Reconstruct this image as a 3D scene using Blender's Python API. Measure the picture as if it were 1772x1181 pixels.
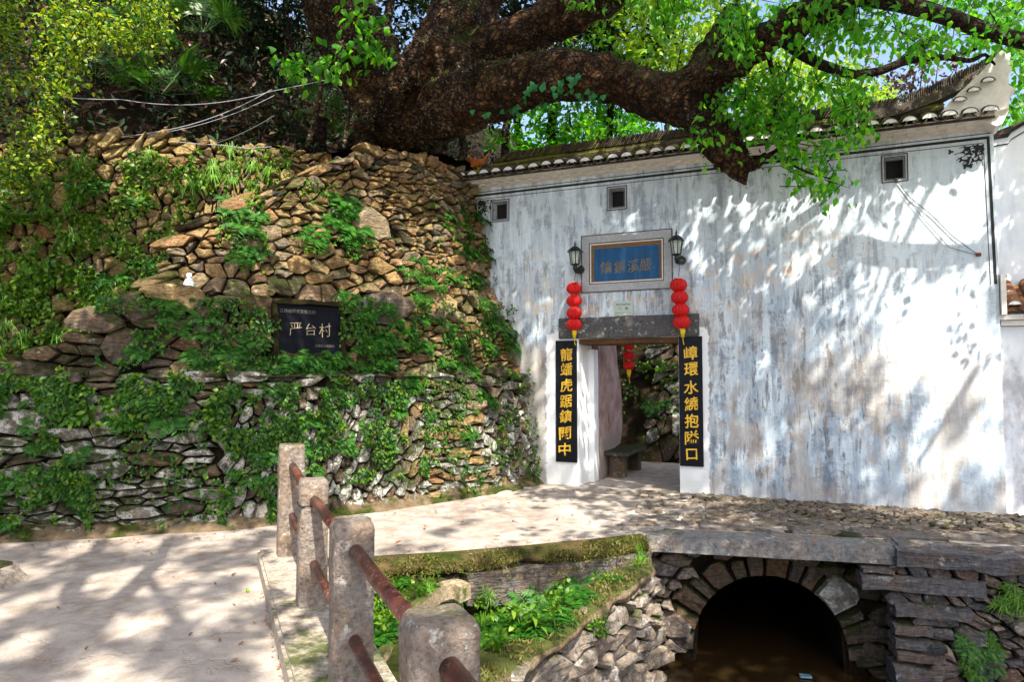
import bpy, bmesh, math, random
import numpy as np
from mathutils import Vector, Matrix, noise as mnoise

random.seed(7); RNG = np.random.default_rng(7)
SC = bpy.context.scene
COL = SC.collection
for o in list(bpy.data.objects): bpy.data.objects.remove(o)

# ------------------------------------------------------------------ camera, sky, sun, exposure
CAM_H = 1.6; FPX = 1200.0; CX, CY = 886.0, 590.5
PITCH = math.atan((650 - CY) / FPX)
cd = bpy.data.cameras.new('camera'); cam = bpy.data.objects.new('camera', cd); COL.objects.link(cam)
cd.sensor_width = 36.0; cd.lens = 36.0 * FPX / 1772.0; cd.clip_start = 0.05; cd.clip_end = 400
cam.location = (0, 0, CAM_H); cam.rotation_euler = (math.pi / 2 + PITCH, 0, 0)
SC.camera = cam

SUN_EL = math.radians(53)
SUN_H = np.array([0.25, -0.968])
SUN = np.array([SUN_H[0] * math.cos(SUN_EL), SUN_H[1] * math.cos(SUN_EL), math.sin(SUN_EL)]); SUN /= np.linalg.norm(SUN)
world = bpy.data.worlds.new('World'); SC.world = world; world.use_nodes = True
wt = world.node_tree
sky = wt.nodes.new('ShaderNodeTexSky'); sky.sky_type = 'NISHITA'; sky.sun_disc = False
sky.sun_elevation = SUN_EL; sky.sun_rotation = math.atan2(SUN_H[0], SUN_H[1])
sky.air_density = 1.0; sky.dust_density = 3.5; sky.ozone_density = 1.0
bg = wt.nodes['Background']; bg.inputs['Strength'].default_value = 0.15
wt.links.new(sky.outputs[0], bg.inputs['Color'])
sl = bpy.data.lights.new('sun', 'SUN'); sl.energy = 5.0; sl.angle = math.radians(0.5); sl.color = (1.0, 0.93, 0.80)
so = bpy.data.objects.new('sun', sl); COL.objects.link(so); so.location = (4, -12, 20)
so.rotation_euler = Vector(-SUN).to_track_quat('-Z', 'Y').to_euler()
SC.view_settings.view_transform = 'Standard'
try: SC.view_settings.look = 'None'
except Exception: pass
SC.view_settings.gamma = 1.0; SC.view_settings.use_curve_mapping = False
SC.view_settings.exposure = 1.3
try:
    SC.cycles.max_bounces = 6; SC.cycles.diffuse_bounces = 3; SC.cycles.transmission_bounces = 4
except Exception: pass

# ------------------------------------------------------------------ projection helpers (world points from what stands where)
CAMV = np.array([0, 0, CAM_H])
def ray(px, py):
    a = (px - CX) / FPX; b = -(py - CY) / FPX
    return np.array([a, math.cos(PITCH) - b * math.sin(PITCH), math.sin(PITCH) + b * math.cos(PITCH)])
def gz(px, py, z=0.0):
    r = ray(px, py); return CAMV + r * ((z - CAM_H) / r[2])
def gy(px, py, y):
    r = ray(px, py); return CAMV + r * (y / r[1])
def proj(p):
    p = np.asarray(p, float); d = p - CAMV
    y = d[..., 1] * math.cos(PITCH) + d[..., 2] * math.sin(PITCH)
    z = -d[..., 1] * math.sin(PITCH) + d[..., 2] * math.cos(PITCH)
    y = np.where(np.abs(y) < 1e-6, 1e-6, y)
    return CX + FPX * d[..., 0] / y, CY - FPX * z / y, y
GA = np.array([0.503, 10.317, 0.0]); GB = np.array([5.643, 8.0, 0.0])
GD = (GB - GA) / np.linalg.norm(GB - GA); GN = np.array([GD[1], -GD[0], 0.0])      # along the gate wall, and out of it to the viewer
def gw(s, z, w=0.0):                       # gate-wall coordinates: along, up, behind
    return GA + GD * s - GN * w + np.array([0, 0, z])
def gwpx(px, py, off=0.0):
    r = ray(px, py); a = GA + GN * off
    p = CAMV + r * (np.dot(a - CAMV, GN) / np.dot(r, GN)); q = p - GA
    return float(q @ GD), float(p[2])
def inpoly(px, py, poly):
    px = np.asarray(px, float); py = np.asarray(py, float); r = np.zeros(px.shape, bool)
    n = len(poly); j = n - 1
    for i in range(n):
        xi, yi = poly[i]; xj, yj = poly[j]
        c = ((yi > py) != (yj > py)) & (px < (xj - xi) * (py - yi) / ((yj - yi) or 1e-9) + xi)
        r ^= c; j = i
    return r

# ------------------------------------------------------------------ object helpers
WL = {}
def link(o, parent, loc):
    COL.objects.link(o)
    loc = np.asarray(loc, float); WL[o] = loc
    if parent is not None:
        o.parent = parent; o.location = loc - WL[parent]
    else: o.location = loc
    return o
def tag(o, label=None, cat=None, group=None, kind=None):
    if label: o['label'] = label
    if cat: o['category'] = cat
    if group: o['group'] = group
    if kind: o['kind'] = kind
    return o
def thing(name, loc, label, cat, group=None):
    o = bpy.data.objects.new(name, None); o.empty_display_size = 0.2
    link(o, None, loc); return tag(o, label, cat, group)
def np_mesh(name, V, F, mats, midx=None, smooth=False):
    V = np.asarray(V, np.float32).reshape(-1, 3); me = bpy.data.meshes.new(name)
    if isinstance(F, np.ndarray):
        k = F.shape[1]; n = len(F)
        me.vertices.add(len(V)); me.vertices.foreach_set('co', V.ravel())
        me.loops.add(n * k); me.loops.foreach_set('vertex_index', F.astype(np.int32).ravel())
        me.polygons.add(n); me.polygons.foreach_set('loop_start', np.arange(0, n * k, k, dtype=np.int32))
        try: me.polygons.foreach_set('loop_total', np.full(n, k, np.int32))
        except Exception: pass
        me.update(calc_edges=True)
    else:
        me.from_pydata(V.tolist(), [], F); me.update()
    for m in (mats if isinstance(mats, (list, tuple)) else [mats]): me.materials.append(m)
    if midx is not None: me.polygons.foreach_set('material_index', np.asarray(midx, np.int32))
    if smooth: me.polygons.foreach_set('use_smooth', np.ones(len(me.polygons), bool))
    return me
def mesh_obj(name, V, F, mats, parent=None, loc=None, midx=None, smooth=False):
    V = np.asarray(V, float).reshape(-1, 3)
    if loc is None: loc = (WL[parent] if parent is not None else np.array([V[:, 0].mean(), V[:, 1].mean(), V[:, 2].min()]))
    me = np_mesh(name, V - np.asarray(loc, float), F, mats, midx, smooth)
    return link(bpy.data.objects.new(name, me), parent, loc)
def inst(name, me, parent, loc, rot=None, scale=None):
    o = bpy.data.objects.new(name, me); link(o, parent, loc)
    if rot is not None: o.rotation_euler = rot
    if scale is not None: o.scale = (scale,) * 3 if np.isscalar(scale) else scale
    return o

class MB:
    """collects boxes, tubes and lathes (world coordinates) for one mesh"""
    def __init__(s): s.V = []; s.F = []; s.M = []
    def add(s, V, F, m=0):
        b = len(s.V); s.V.extend([tuple(map(float, v)) for v in V]); s.F.extend([tuple(i + b for i in f) for f in F]); s.M.extend([m] * len(F))
    def hexa(s, P, m=0):     # 8 corners: bottom 0-3 ccw, top 4-7
        s.add(P, [(3, 2, 1, 0), (4, 5, 6, 7), (0, 1, 5, 4), (1, 2, 6, 5), (2, 3, 7, 6), (3, 0, 4, 7)], m)
    def gbox(s, s0, s1, z0, z1, w0, w1, m=0):    # box in gate-wall coordinates
        s.hexa([gw(s0, z0, w0), gw(s1, z0, w0), gw(s1, z0, w1), gw(s0, z0, w1), gw(s0, z1, w0), gw(s1, z1, w0), gw(s1, z1, w1), gw(s0, z1, w1)], m)
    def fbox(s, o, ax, ay, az, m=0):             # box from corner o with three edge vectors
        o, ax, ay, az = map(lambda v: np.asarray(v, float), (o, ax, ay, az))
        s.hexa([o, o + ax, o + ax + ay, o + ay, o + az, o + ax + az, o + ax + ay + az, o + ay + az], m)
    def tube(s, path, rad, n=8, cap=True, m=0, squash=None):
        path = [np.asarray(p, float) for p in path]; k = len(path)
        if np.isscalar(rad): rad = [rad] * k
        t0 = path[1] - path[0]; t0 = t0 / np.linalg.norm(t0)
        u = np.cross(t0, [0, 0, 1.0]);
        if np.linalg.norm(u) < 1e-3: u = np.array([1.0, 0, 0])
        u /= np.linalg.norm(u); V = []
        for i in range(k):
            t = path[min(i + 1, k - 1)] - path[max(i - 1, 0)]; t /= (np.linalg.norm(t) or 1)
            u = u - t * (u @ t); u /= np.linalg.norm(u); v = np.cross(t, u)
            for j in range(n):
                a = 2 * math.pi * j / n
                V.append(path[i] + rad[i] * (math.cos(a) * u + math.sin(a) * v))
        F = [(i * n + j, i * n + (j + 1) % n, (i + 1) * n + (j + 1) % n, (i + 1) * n + j) for i in range(k - 1) for j in range(n)]
        if cap: F += [tuple(range(n - 1, -1, -1)), tuple((k - 1) * n + j for j in range(n))]
        s.add(V, F, m)
    def lathe(s, c, prof, n=16, m=0, axis=(0, 0, 1)):
        c = np.asarray(c, float); ax = np.asarray(axis, float); ax /= np.linalg.norm(ax)
        u = np.cross(ax, [1.0, 0, 0]);
        if np.linalg.norm(u) < .1: u = np.cross(ax, [0, 1.0, 0])
        u /= np.linalg.norm(u); v = np.cross(ax, u); V = []
        for r, h in prof:
            for j in range(n):
                a = 2 * math.pi * j / n; V.append(c + ax * h + max(r, 1e-4) * (math.cos(a) * u + math.sin(a) * v))
        k = len(prof)
        F = [(i * n + j, i * n + (j + 1) % n, (i + 1) * n + (j + 1) % n, (i + 1) * n + j) for i in range(k - 1) for j in range(n)]
        F += [tuple(range(n - 1, -1, -1)), tuple((k - 1) * n + j for j in range(n))]
        s.add(V, F, m)
    def build(s, name, mats, parent=None, loc=None, smooth=False):
        return mesh_obj(name, s.V, s.F, mats, parent, loc, s.M if isinstance(mats, (list, tuple)) else None, smooth)
def bevel_mesh(o, w=0.01, seg=2):
    bm = bmesh.new(); bm.from_mesh(o.data)
    bmesh.ops.bevel(bm, geom=bm.edges[:], offset=w, segments=seg, affect='EDGES', clamp_overlap=True)
    bm.to_mesh(o.data); bm.free(); return o
def rough_mesh(o, cuts, amp, scale, seed=0.0, only=None):
    """subdivide a mesh and push its vertices about with noise: worn stone and concrete"""
    bm = bmesh.new(); bm.from_mesh(o.data)
    if cuts: bmesh.ops.subdivide_edges(bm, edges=bm.edges[:], cuts=cuts, use_grid_fill=True)
    off = Vector(WL[o]) + Vector((seed, seed * 1.7, seed * .6))
    for v in bm.verts:
        n = mnoise.noise_vector((v.co + off) * scale) + 0.5 * mnoise.noise_vector((v.co + off) * scale * 2.7)
        v.co += n * amp
    bm.to_mesh(o.data); bm.free(); return o

# ------------------------------------------------------------------ material helpers
class NT:
    def __init__(s, name):
        s.m = bpy.data.materials.new(name); s.m.use_nodes = True; s.t = s.m.node_tree
        s.b = s.t.nodes['Principled BSDF']; s.out = s.t.nodes['Material Output']
        s.geo = s.t.nodes.new('ShaderNodeNewGeometry'); s.pos = s.geo.outputs['Position']; s.nrm = s.geo.outputs['Normal']
    def lk(s, a, inp):
        if a is None: return
        if isinstance(a, bpy.types.NodeSocket): s.t.links.new(a, inp)
        else:
            if isinstance(a, tuple) and len(a) == 3 and inp.type == 'RGBA': a = (*a, 1)
            inp.default_value = a
    def math(s, op, a, b=None, c=None, clamp=False):
        n = s.t.nodes.new('ShaderNodeMath'); n.operation = op; n.use_clamp = clamp
        for i, x in enumerate((a, b, c)): s.lk(x, n.inputs[i])
        return n.outputs[0]
    def vm(s, op, a, b=None, out=0):
        n = s.t.nodes.new('ShaderNodeVectorMath'); n.operation = op
        s.lk(a, n.inputs[0]); s.lk(b, n.inputs[1]); return n.outputs[out]
    def dot(s, a, b): return s.vm('DOT_PRODUCT', a, b, out='Value') if False else s._dot(a, b)
    def _dot(s, a, b):
        n = s.t.nodes.new('ShaderNodeVectorMath'); n.operation = 'DOT_PRODUCT'; s.lk(a, n.inputs[0]); s.lk(b, n.inputs[1]); return n.outputs['Value']
    def xyz(s, x, y, z):
        n = s.t.nodes.new('ShaderNodeCombineXYZ')
        for i, v in enumerate((x, y, z)): s.lk(v, n.inputs[i])
        return n.outputs[0]
    def sep(s, v):
        n = s.t.nodes.new('ShaderNodeSeparateXYZ'); s.lk(v, n.inputs[0]); return n.outputs
    def sv(s, v, k): return s.vm('MULTIPLY', v, k)
    def noise(s, v, scale, detail=5, rough=0.6, dist=0.0, color=False):
        n = s.t.nodes.new('ShaderNodeTexNoise'); s.lk(v, n.inputs['Vector']); n.inputs['Scale'].default_value = scale
        n.inputs['Detail'].default_value = detail; n.inputs['Roughness'].default_value = rough; n.inputs['Distortion'].default_value = dist
        return n.outputs[1 if color else 0]
    def voro(s, v, scale, feature='F1', out=0):
        n = s.t.nodes.new('ShaderNodeTexVoronoi'); n.feature = feature; s.lk(v, n.inputs['Vector']); n.inputs['Scale'].default_value = scale
        return n.outputs[out]
    def ramp(s, f, stops):
        n = s.t.nodes.new('ShaderNodeValToRGB'); s.lk(f, n.inputs[0]); e = n.color_ramp.elements
        while len(e) < len(stops): e.new(0.5)
        for i, (p, c) in enumerate(stops):
            e[i].position = p; e[i].color = (*c, 1) if len(c) == 3 else c
        return n.outputs[0]
    def mix(s, f, a, b, blend='MIX'):
        n = s.t.nodes.new('ShaderNodeMix'); n.data_type = 'RGBA'; n.blend_type = blend; n.clamp_factor = True
        s.lk(f, n.inputs[0]); s.lk(a, n.inputs[6]); s.lk(b, n.inputs[7]); return n.outputs[2]
    def sm(s, x, lo, hi, a=0.0, b=1.0):
        n = s.t.nodes.new('ShaderNodeMapRange'); n.interpolation_type = 'SMOOTHSTEP'; s.lk(x, n.inputs[0])
        for i, v in enumerate((lo, hi, a, b)): s.lk(v, n.inputs[i + 1])
        return n.outputs[0]
    def rnd(s):
        n = s.t.nodes.new('ShaderNodeObjectInfo'); return n.outputs['Random']
    def bump(s, h, strength=0.5, dist=0.02):
        n = s.t.nodes.new('ShaderNodeBump'); s.lk(h, n.inputs['Height']); n.inputs['Strength'].default_value = strength; n.inputs['Distance'].default_value = dist
        s.t.links.new(n.outputs[0], s.b.inputs['Normal']); return n.outputs[0]
    def fin(s, col, rough=0.85, spec=0.25, metal=0.0):
        s.lk(col, s.b.inputs['Base Color']); s.lk(rough, s.b.inputs['Roughness']); s.lk(metal, s.b.inputs['Metallic'])
        s.b.inputs['Specular IOR Level'].default_value = spec; return s.m

def rock(name, cols, lichen=0.2, moss=0.3, scale=1.0, var=0.35, bump=0.7, slate=1.0, mosscol=((.018, .035, .006), (.07, .085, .012))):
    n = NT(name); r = n.rnd(); p = n.vm('ADD', n.pos, n.xyz(n.math('MULTIPLY', r, 37.0), n.math('MULTIPLY', r, 91.0), n.math('MULTIPLY', r, 53.0)))
    cols = list(cols) * (2 if len(cols) == 1 else 1); k = len(cols); base = n.ramp(r, [(i / max(k - 1, 1), c) for i, c in enumerate(cols)])
    n1 = n.noise(p, 3.5 * scale, 6, .62, .6); n2 = n.noise(p, 22 * scale, 8, .7)
    nl = n.noise(n.sv(p, (1.0, 1.0, 7.0)), 5 * scale, 6, .7, .8)
    base = n.mix(n.sm(n1, .3, .7), base, n.ramp(n1, [(.38, (.10, .055, .03)), (.5, (.30, .22, .15)), (.62, (.34, .30, .25))]), 'MIX') if var > 0.5 else n.mix(n.math('MULTIPLY', n.sm(n1, .35, .7), var * 1.6), base, (.25, .15, .075))
    base = n.mix(.9, base, n.ramp(n2, [(.3, (.25, .25, .26)), (.5, (.80, .79, .77)), (.7, (1.3, 1.26, 1.18))]), 'MULTIPLY')
    base = n.mix(n.math('MULTIPLY', n.sm(nl, .52, .62), .35 * slate), base, (.055, .045, .04))
    if lichen:
        l = n.math('MULTIPLY', n.sm(n.noise(p, 7 * scale, 8, .75), .6 - .13 * lichen, .68 - .1 * lichen), n.sm(n.noise(p, 40, 4, .7), .3, .55))
        base = n.mix(n.math('MULTIPLY', l, min(1, .5 + lichen * .5)), base, (.58, .59, .55))
    if moss:
        nz = n.sep(n.nrm)[2]
        mf = n.math('ADD', n.math('MULTIPLY', nz, .28), n.math('ADD', n.noise(n.pos, 1.7, 7, .65), n.math('MULTIPLY', n.noise(n.pos, 12, 5, .7), .25)))
        mk = n.sm(mf, .92 - .42 * moss, 1.06 - .42 * moss)
        base = n.mix(n.math('MULTIPLY', mk, .93), base, n.ramp(n.noise(n.pos, 14, 6, .75), [(.3, mosscol[0]), (.68, mosscol[1])]))
    h = n.math('ADD', n.math('MULTIPLY', n2, .5), n.math('ADD', n.math('MULTIPLY', n1, .6), n.math('MULTIPLY', nl, .8 * slate)))
    n.bump(h, min(1, bump * 1.35), .07)
    return n.fin(base, .9, .2)

def leafmat(name, cols, trans=0.45, rough=0.45, spec=.35, back=None):
    n = NT(name); r = n.geo.outputs['Random Per Island']; ro = n.rnd()
    f = n.math('FRACT', n.math('ADD', r, n.math('MULTIPLY', ro, .37)))
    c = n.ramp(f, [(i / (len(cols) - 1), x) for i, x in enumerate(cols)])
    n.fin(c, rough, spec)
    tr = n.t.nodes.new('ShaderNodeBsdfTranslucent'); n.lk(n.mix(1.0, c, back or (1.7, 1.75, .75), 'MULTIPLY'), tr.inputs[0])
    mx = n.t.nodes.new('ShaderNodeMixShader'); mx.inputs[0].default_value = trans
    n.t.links.new(n.b.outputs[0], mx.inputs[1]); n.t.links.new(tr.outputs[0], mx.inputs[2]); n.t.links.new(mx.outputs[0], n.out.inputs[0])
    return n.m
def plain(name, col, rough=.6, spec=.4, metal=0.0, nz=.15, nscale=30, bump=.15):
    n = NT(name); a = n.noise(n.pos, nscale, 5, .65); b = n.noise(n.pos, nscale * .13, 4, .6)
    c = n.mix(1.0, col, n.ramp(n.math('ADD', n.math('MULTIPLY', a, .6), n.math('MULTIPLY', b, .4)), [(.3, (1 - nz * 1.6,) * 3), (.7, (1 + nz,) * 3)]), 'MULTIPLY')
    if bump: n.bump(a, bump, .01)
    return n.fin(c, rough, spec, metal)

M = {}
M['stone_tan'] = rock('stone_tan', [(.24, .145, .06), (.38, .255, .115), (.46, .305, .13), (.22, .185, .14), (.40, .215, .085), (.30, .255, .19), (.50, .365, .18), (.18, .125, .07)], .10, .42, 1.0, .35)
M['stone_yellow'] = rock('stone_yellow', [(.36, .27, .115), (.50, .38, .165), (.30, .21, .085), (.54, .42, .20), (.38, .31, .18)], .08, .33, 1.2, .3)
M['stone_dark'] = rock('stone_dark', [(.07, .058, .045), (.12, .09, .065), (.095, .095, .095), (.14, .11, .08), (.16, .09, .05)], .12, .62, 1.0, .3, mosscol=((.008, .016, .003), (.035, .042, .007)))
M['stone_lichen'] = rock('stone_lichen', [(.13, .13, .115), (.22, .21, .19), (.31, .30, .27), (.11, .095, .07), (.37, .36, .33), (.17, .13, .09)], 1.1, .62, 1.1, .25, mosscol=((.010, .020, .004), (.05, .06, .008)))
M['stone_stream'] = rock('stone_stream', [(.30, .26, .23), (.38, .33, .28), (.24, .22, .22), (.42, .36, .29), (.31, .25, .20)], .45, .1, 1.1, .3)
M['stone_blue'] = rock('stone_blue', [(.10, .11, .13), (.15, .155, .17), (.12, .135, .165), (.20, .14, .11), (.17, .175, .19), (.085, .09, .10)], .22, .04, 1.1, .3)
M['stone_slab'] = rock('stone_slab', [(.19, .18, .175), (.24, .22, .205), (.165, .165, .17)], .12, 0, .9, .35, .9, 1.2)
M['stone_cobble'] = rock('stone_cobble', [(.17, .15, .125), (.22, .19, .16), (.19, .185, .18), (.25, .215, .17), (.14, .135, .13)], .1, -.05, 1.2, .3)
def soil(name, a, b, moss=.3):
    n = NT(name); x = n.noise(n.pos, 9, 9, .75); c = n.ramp(x, [(.3, a), (.7, b)])
    mk = n.sm(n.math('ADD', n.noise(n.pos, 2.2, 6, .65), n.math('MULTIPLY', n.sep(n.nrm)[2], .15)), .72 - .35 * moss, .86 - .35 * moss)
    c = n.mix(mk, c, n.ramp(n.noise(n.pos, 18, 6, .75), [(.3, (.015, .03, .006)), (.7, (.075, .085, .014))]))
    n.bump(x, 1.0, .08); return n.fin(c, .95, .1)
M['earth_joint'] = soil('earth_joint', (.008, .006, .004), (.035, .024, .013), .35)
M['moss'] = soil('moss', (.035, .028, .010), (.17, .12, .055), .45)
M['moss_dark'] = soil('moss_dark', (.010, .010, .004), (.04, .032, .014), .6)
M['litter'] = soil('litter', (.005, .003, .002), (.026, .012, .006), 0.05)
# ------------------------------------------------------------------ the terraced retaining wall: base line and tier surfaces
_cp = np.array([(-14, 4.2), (-10, 5.25), (-7, 6.15), (-4.95, 6.79), (-4, 7.08), (-3.2, 7.30), (-2.52, 7.62), (-1.81, 8.22), (-1.06, 8.83), (-.28, 9.55), (.30, 10.3), (.75, 10.95), (1.3, 11.8)])
_d = []
for i in range(len(_cp) - 1):
    p0, p1, p2, p3 = _cp[max(i - 1, 0)], _cp[i], _cp[i + 1], _cp[min(i + 2, len(_cp) - 1)]
    for t in np.linspace(0, 1, 24, endpoint=False):
        _d.append(.5 * ((2 * p1) + (-p0 + p2) * t + (2 * p0 - 5 * p1 + 4 * p2 - p3) * t * t + (-p0 + 3 * p1 - 3 * p2 + p3) * t ** 3))
BC = np.array(_d + [_cp[-1]])
for _ in range(10): BC[1:-1] = (BC[:-2] + BC[1:-1] * 2 + BC[2:]) / 4
BU = np.concatenate([[0], np.cumsum(np.linalg.norm(np.diff(BC, axis=0), axis=1))])
_t = np.gradient(BC, axis=0); _t /= np.linalg.norm(_t, axis=1)[:, None]
for _ in range(30): _t[1:-1] = (_t[:-2] + _t[1:-1] * 2 + _t[2:]) / 4
BT = _t / np.linalg.norm(_t, axis=1)[:, None]
def base(u):
    c = np.stack([np.interp(u, BU, BC[:, 0]), np.interp(u, BU, BC[:, 1])], -1)
    t = np.stack([np.interp(u, BU, BT[:, 0]), np.interp(u, BU, BT[:, 1])], -1); t /= np.linalg.norm(t, axis=-1, keepdims=True)
    return c, t, np.stack([t[..., 1], -t[..., 0]], -1)           # point, along, outward
def qdist(xy):
    d = np.linalg.norm(xy[:, None, :] - BC[None], axis=2); k = d.argmin(1)
    n = np.stack([BT[k, 1], -BT[k, 0]], 1); v = xy - BC[k]
    return BU[k] + (v * BT[k]).sum(1), -(v * n).sum(1)
class Tier:
    def __init__(s, z0, z1, q0, bat): s.z0, s.z1, s.q0, s.bat = z0, z1, q0, bat
    def q(s, z): return s.q0 + s.bat * (np.asarray(z) - s.z0)
    def P(s, u, z, d=0.0):
        u, z, d = np.broadcast_arrays(np.asarray(u, float), np.asarray(z, float), np.asarray(d, float))
        c, t, n = base(u); xy = c + n * (d - s.q(z))[..., None]
        return np.concatenate([xy, z[..., None]], -1)
    def hit(s, px, py):
        r = ray(px, py); t = np.linspace(4, 16, 1200); p = CAMV + r * t[:, None]
        u, q = qdist(p[:, :2]); f = q - s.q(p[:, 2]); k = np.argmax(f > 0); return u[k], p[k, 2]
class Plane:
    """flat wall surface: origin, along, outward (unit), optional batter"""
    def __init__(s, o, al, out, bat=0.0): s.o, s.al, s.out, s.bat = np.asarray(o, float), np.asarray(al, float), np.asarray(out, float), bat
    def P(s, u, z, d=0.0):
        u, z, d = np.broadcast_arrays(np.asarray(u, float), np.asarray(z, float), np.asarray(d, float))
        return s.o + s.al * u[..., None] + s.out * (d - s.bat * z)[..., None] + np.array([0, 0, 1.0]) * z[..., None]
    def hit(s, px, py):
        r = ray(px, py); nn = s.out + np.array([0, 0, s.bat]); t = ((s.o - CAMV) @ nn) / (r @ nn); p = CAMV + r * t - s.o
        return float(p @ s.al), float(p[2])
class Flat:
    """ground patch: u, v axes on a level"""
    def __init__(s, o, ax, ay): s.o, s.ax, s.ay = np.asarray(o, float), np.asarray(ax, float), np.asarray(ay, float)
    def P(s, u, z, d=0.0):
        u, z, d = np.broadcast_arrays(np.asarray(u, float), np.asarray(z, float), np.asarray(d, float))
        return s.o + s.ax * u[..., None] + s.ay * z[..., None] + np.array([0, 0, 1.0]) * d[..., None]
T1 = Tier(0, 1.6, 0.0, .10); T2 = Tier(1.6, 2.55, .34, .10); T3 = Tier(2.55, 4.65, .62, .19); TB = Tier(1.5, 4.6, 1.45, .10)

# ------------------------------------------------------------------ irregular stone laying: a weighted cell pattern, each cell one chipped stone
def seeds(dom, field, n=1500, tight=.8, rs=1):
    rg = np.random.default_rng(rs); out = []; S = np.zeros((0, 5))
    miss = 0
    while len(out) < n and miss < 2500:
        u = rg.uniform(dom[0], dom[1]); z = rg.uniform(dom[2], dom[3]); f = field(u, z)
        if f is None: miss += .15; continue
        a = math.radians(f[0] + rg.normal(0, f[3] if len(f) > 3 else 8)); asp = f[1] * math.exp(rg.normal(0, .2)); sz = f[2] * math.exp(rg.normal(-.03, .36))
        if len(S):
            du = u - S[:, 0]; dz = z - S[:, 1]; c, s_ = math.cos(a), math.sin(a)
            e = np.hypot((du * c + dz * s_) / (sz * math.sqrt(asp)), (-du * s_ + dz * c) / (sz / math.sqrt(asp)))
            c2, s2 = np.cos(S[:, 2]), np.sin(S[:, 2])
            e2 = np.hypot((du * c2 + dz * s2) / (S[:, 4] * np.sqrt(S[:, 3])), (-du * s2 + dz * c2) / (S[:, 4] / np.sqrt(S[:, 3])))
            if (np.minimum(e, e2) < tight).any(): miss += 1; continue
        out.append((u, z, a, asp, sz)); S = np.array(out); miss = 0
    return S
def _met(s):
    c, q = math.cos(s[2]), math.sin(s[2]); R = np.array([[c, q], [-q, c]]); L = np.diag([1 / (s[4] * math.sqrt(s[3])), math.sqrt(s[3]) / s[4]])
    A = L @ R; return A.T @ A
def cells(S):
    n = len(S); Ms = np.array([_met(s) for s in S]); P = S[:, :2]; out = []
    for i in range(n):
        d = P - P[i]; e = np.einsum('ni,ij,nj->n', d, Ms[i], d); nb = np.argsort(e)[1:19]
        c, q = math.cos(S[i, 2]), math.sin(S[i, 2]); a, b = .95 * S[i, 4] * math.sqrt(S[i, 3]), .95 * S[i, 4] / math.sqrt(S[i, 3])
        k = 10; an = [2 * math.pi * j / k for j in range(k)]
        poly = [P[i] + np.array([c * a * math.cos(t) * 1.05 - q * b * math.sin(t) * 1.05, q * a * math.cos(t) * 1.05 + c * b * math.sin(t) * 1.05]) for t in an]
        for j in nb:
            mm = Ms[i] + Ms[j]; nn = mm @ (P[j] - P[i]); w = S[i, 4] / (S[i, 4] + S[j, 4]); w = .5 + (w - .5) * .8
            mid = P[i] + (P[j] - P[i]) * w; res = []
            for x in range(len(poly)):
                p, r = poly[x], poly[(x + 1) % len(poly)]; dp, dr = (p - mid) @ nn, (r - mid) @ nn
                if dp <= 0: res.append(p)
                if (dp <= 0) != (dr <= 0): res.append(p + (r - p) * (dp / (dp - dr)))
            poly = res
            if len(poly) < 3: break
        out.append(poly if len(poly) >= 3 else None)
    return out
def stone_geo(surf, poly, rg, gap=.010, proud=(.0, .06), depth=.14, tilt=.25, bev=.014):
    c = np.mean(poly, axis=0); q = []
    m = len(poly)
    for i in range(m):                         # drop slivers, chip corners
        a, b = poly[i], poly[(i + 1) % m]
        if np.linalg.norm(b - a) > .018: q.append(a)
    if len(q) < 3: return None
    p2 = []; m = len(q)
    for i in range(m):
        v, pr, nx = q[i], q[i - 1], q[(i + 1) % m]
        if rg.random() < .32 and m < 9: p2 += [v + (pr - v) * rg.uniform(.12, .3), v + (nx - v) * rg.uniform(.12, .3)]
        else: p2.append(v)
    while len(p2) < 9:                        # break the longest edges so outlines stay ragged
        e = [np.linalg.norm(p2[i] - p2[i - 1]) for i in range(len(p2))]; i = int(np.argmax(e))
        if e[i] < .05: break
        a, b = p2[i - 1], p2[i]; t = rg.uniform(.35, .65); mid_ = a + (b - a) * t; p2.insert(i, mid_ + (c - mid_) * rg.uniform(-.02, .13))
    q = np.array(p2); m = len(q); r = np.linalg.norm(q - c, axis=1)[:, None]
    k = np.maximum(.3, 1 - gap * rg.uniform(.6, 1.6, (m, 1)) / r); outer = c + (q - c) * k
    sz = math.sqrt(max(1e-4, abs(sum(q[i - 1][0] * q[i][1] - q[i][0] * q[i - 1][1] for i in range(m))) / 2))
    bv = np.minimum(bev * .6 + .055 * sz, .3 * r) * rg.uniform(.25, 1.9, (m, 1)); inner = c + (outer - c) * (1 - bv / r)
    g = rg.normal(0, tilt, 2); f0 = rg.uniform(*proud); f1 = np.clip(f0 + (inner - c) @ g + rg.normal(0, .006 + .03 * sz, m), -.02, .17)
    cj = c + (inner[rg.integers(0, m)] - c) * rg.uniform(.1, .6)
    f2 = f1 - rg.uniform(.006, .035, m)
    V = np.concatenate([surf.P(outer[:, 0], outer[:, 1], -depth), surf.P(outer[:, 0], outer[:, 1], f2), surf.P(inner[:, 0], inner[:, 1], f1), surf.P(cj[0], cj[1], f0 + (cj - c) @ g + rg.uniform(-.004, .02))[None]])
    F = []
    for i in range(m):
        j = (i + 1) % m; F += [(i, j, m + j, m + i), (m + i, m + j, 2 * m + j, 2 * m + i), (2 * m + i, 2 * m + j, 3 * m)]
    return V, F, c, sz
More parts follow.
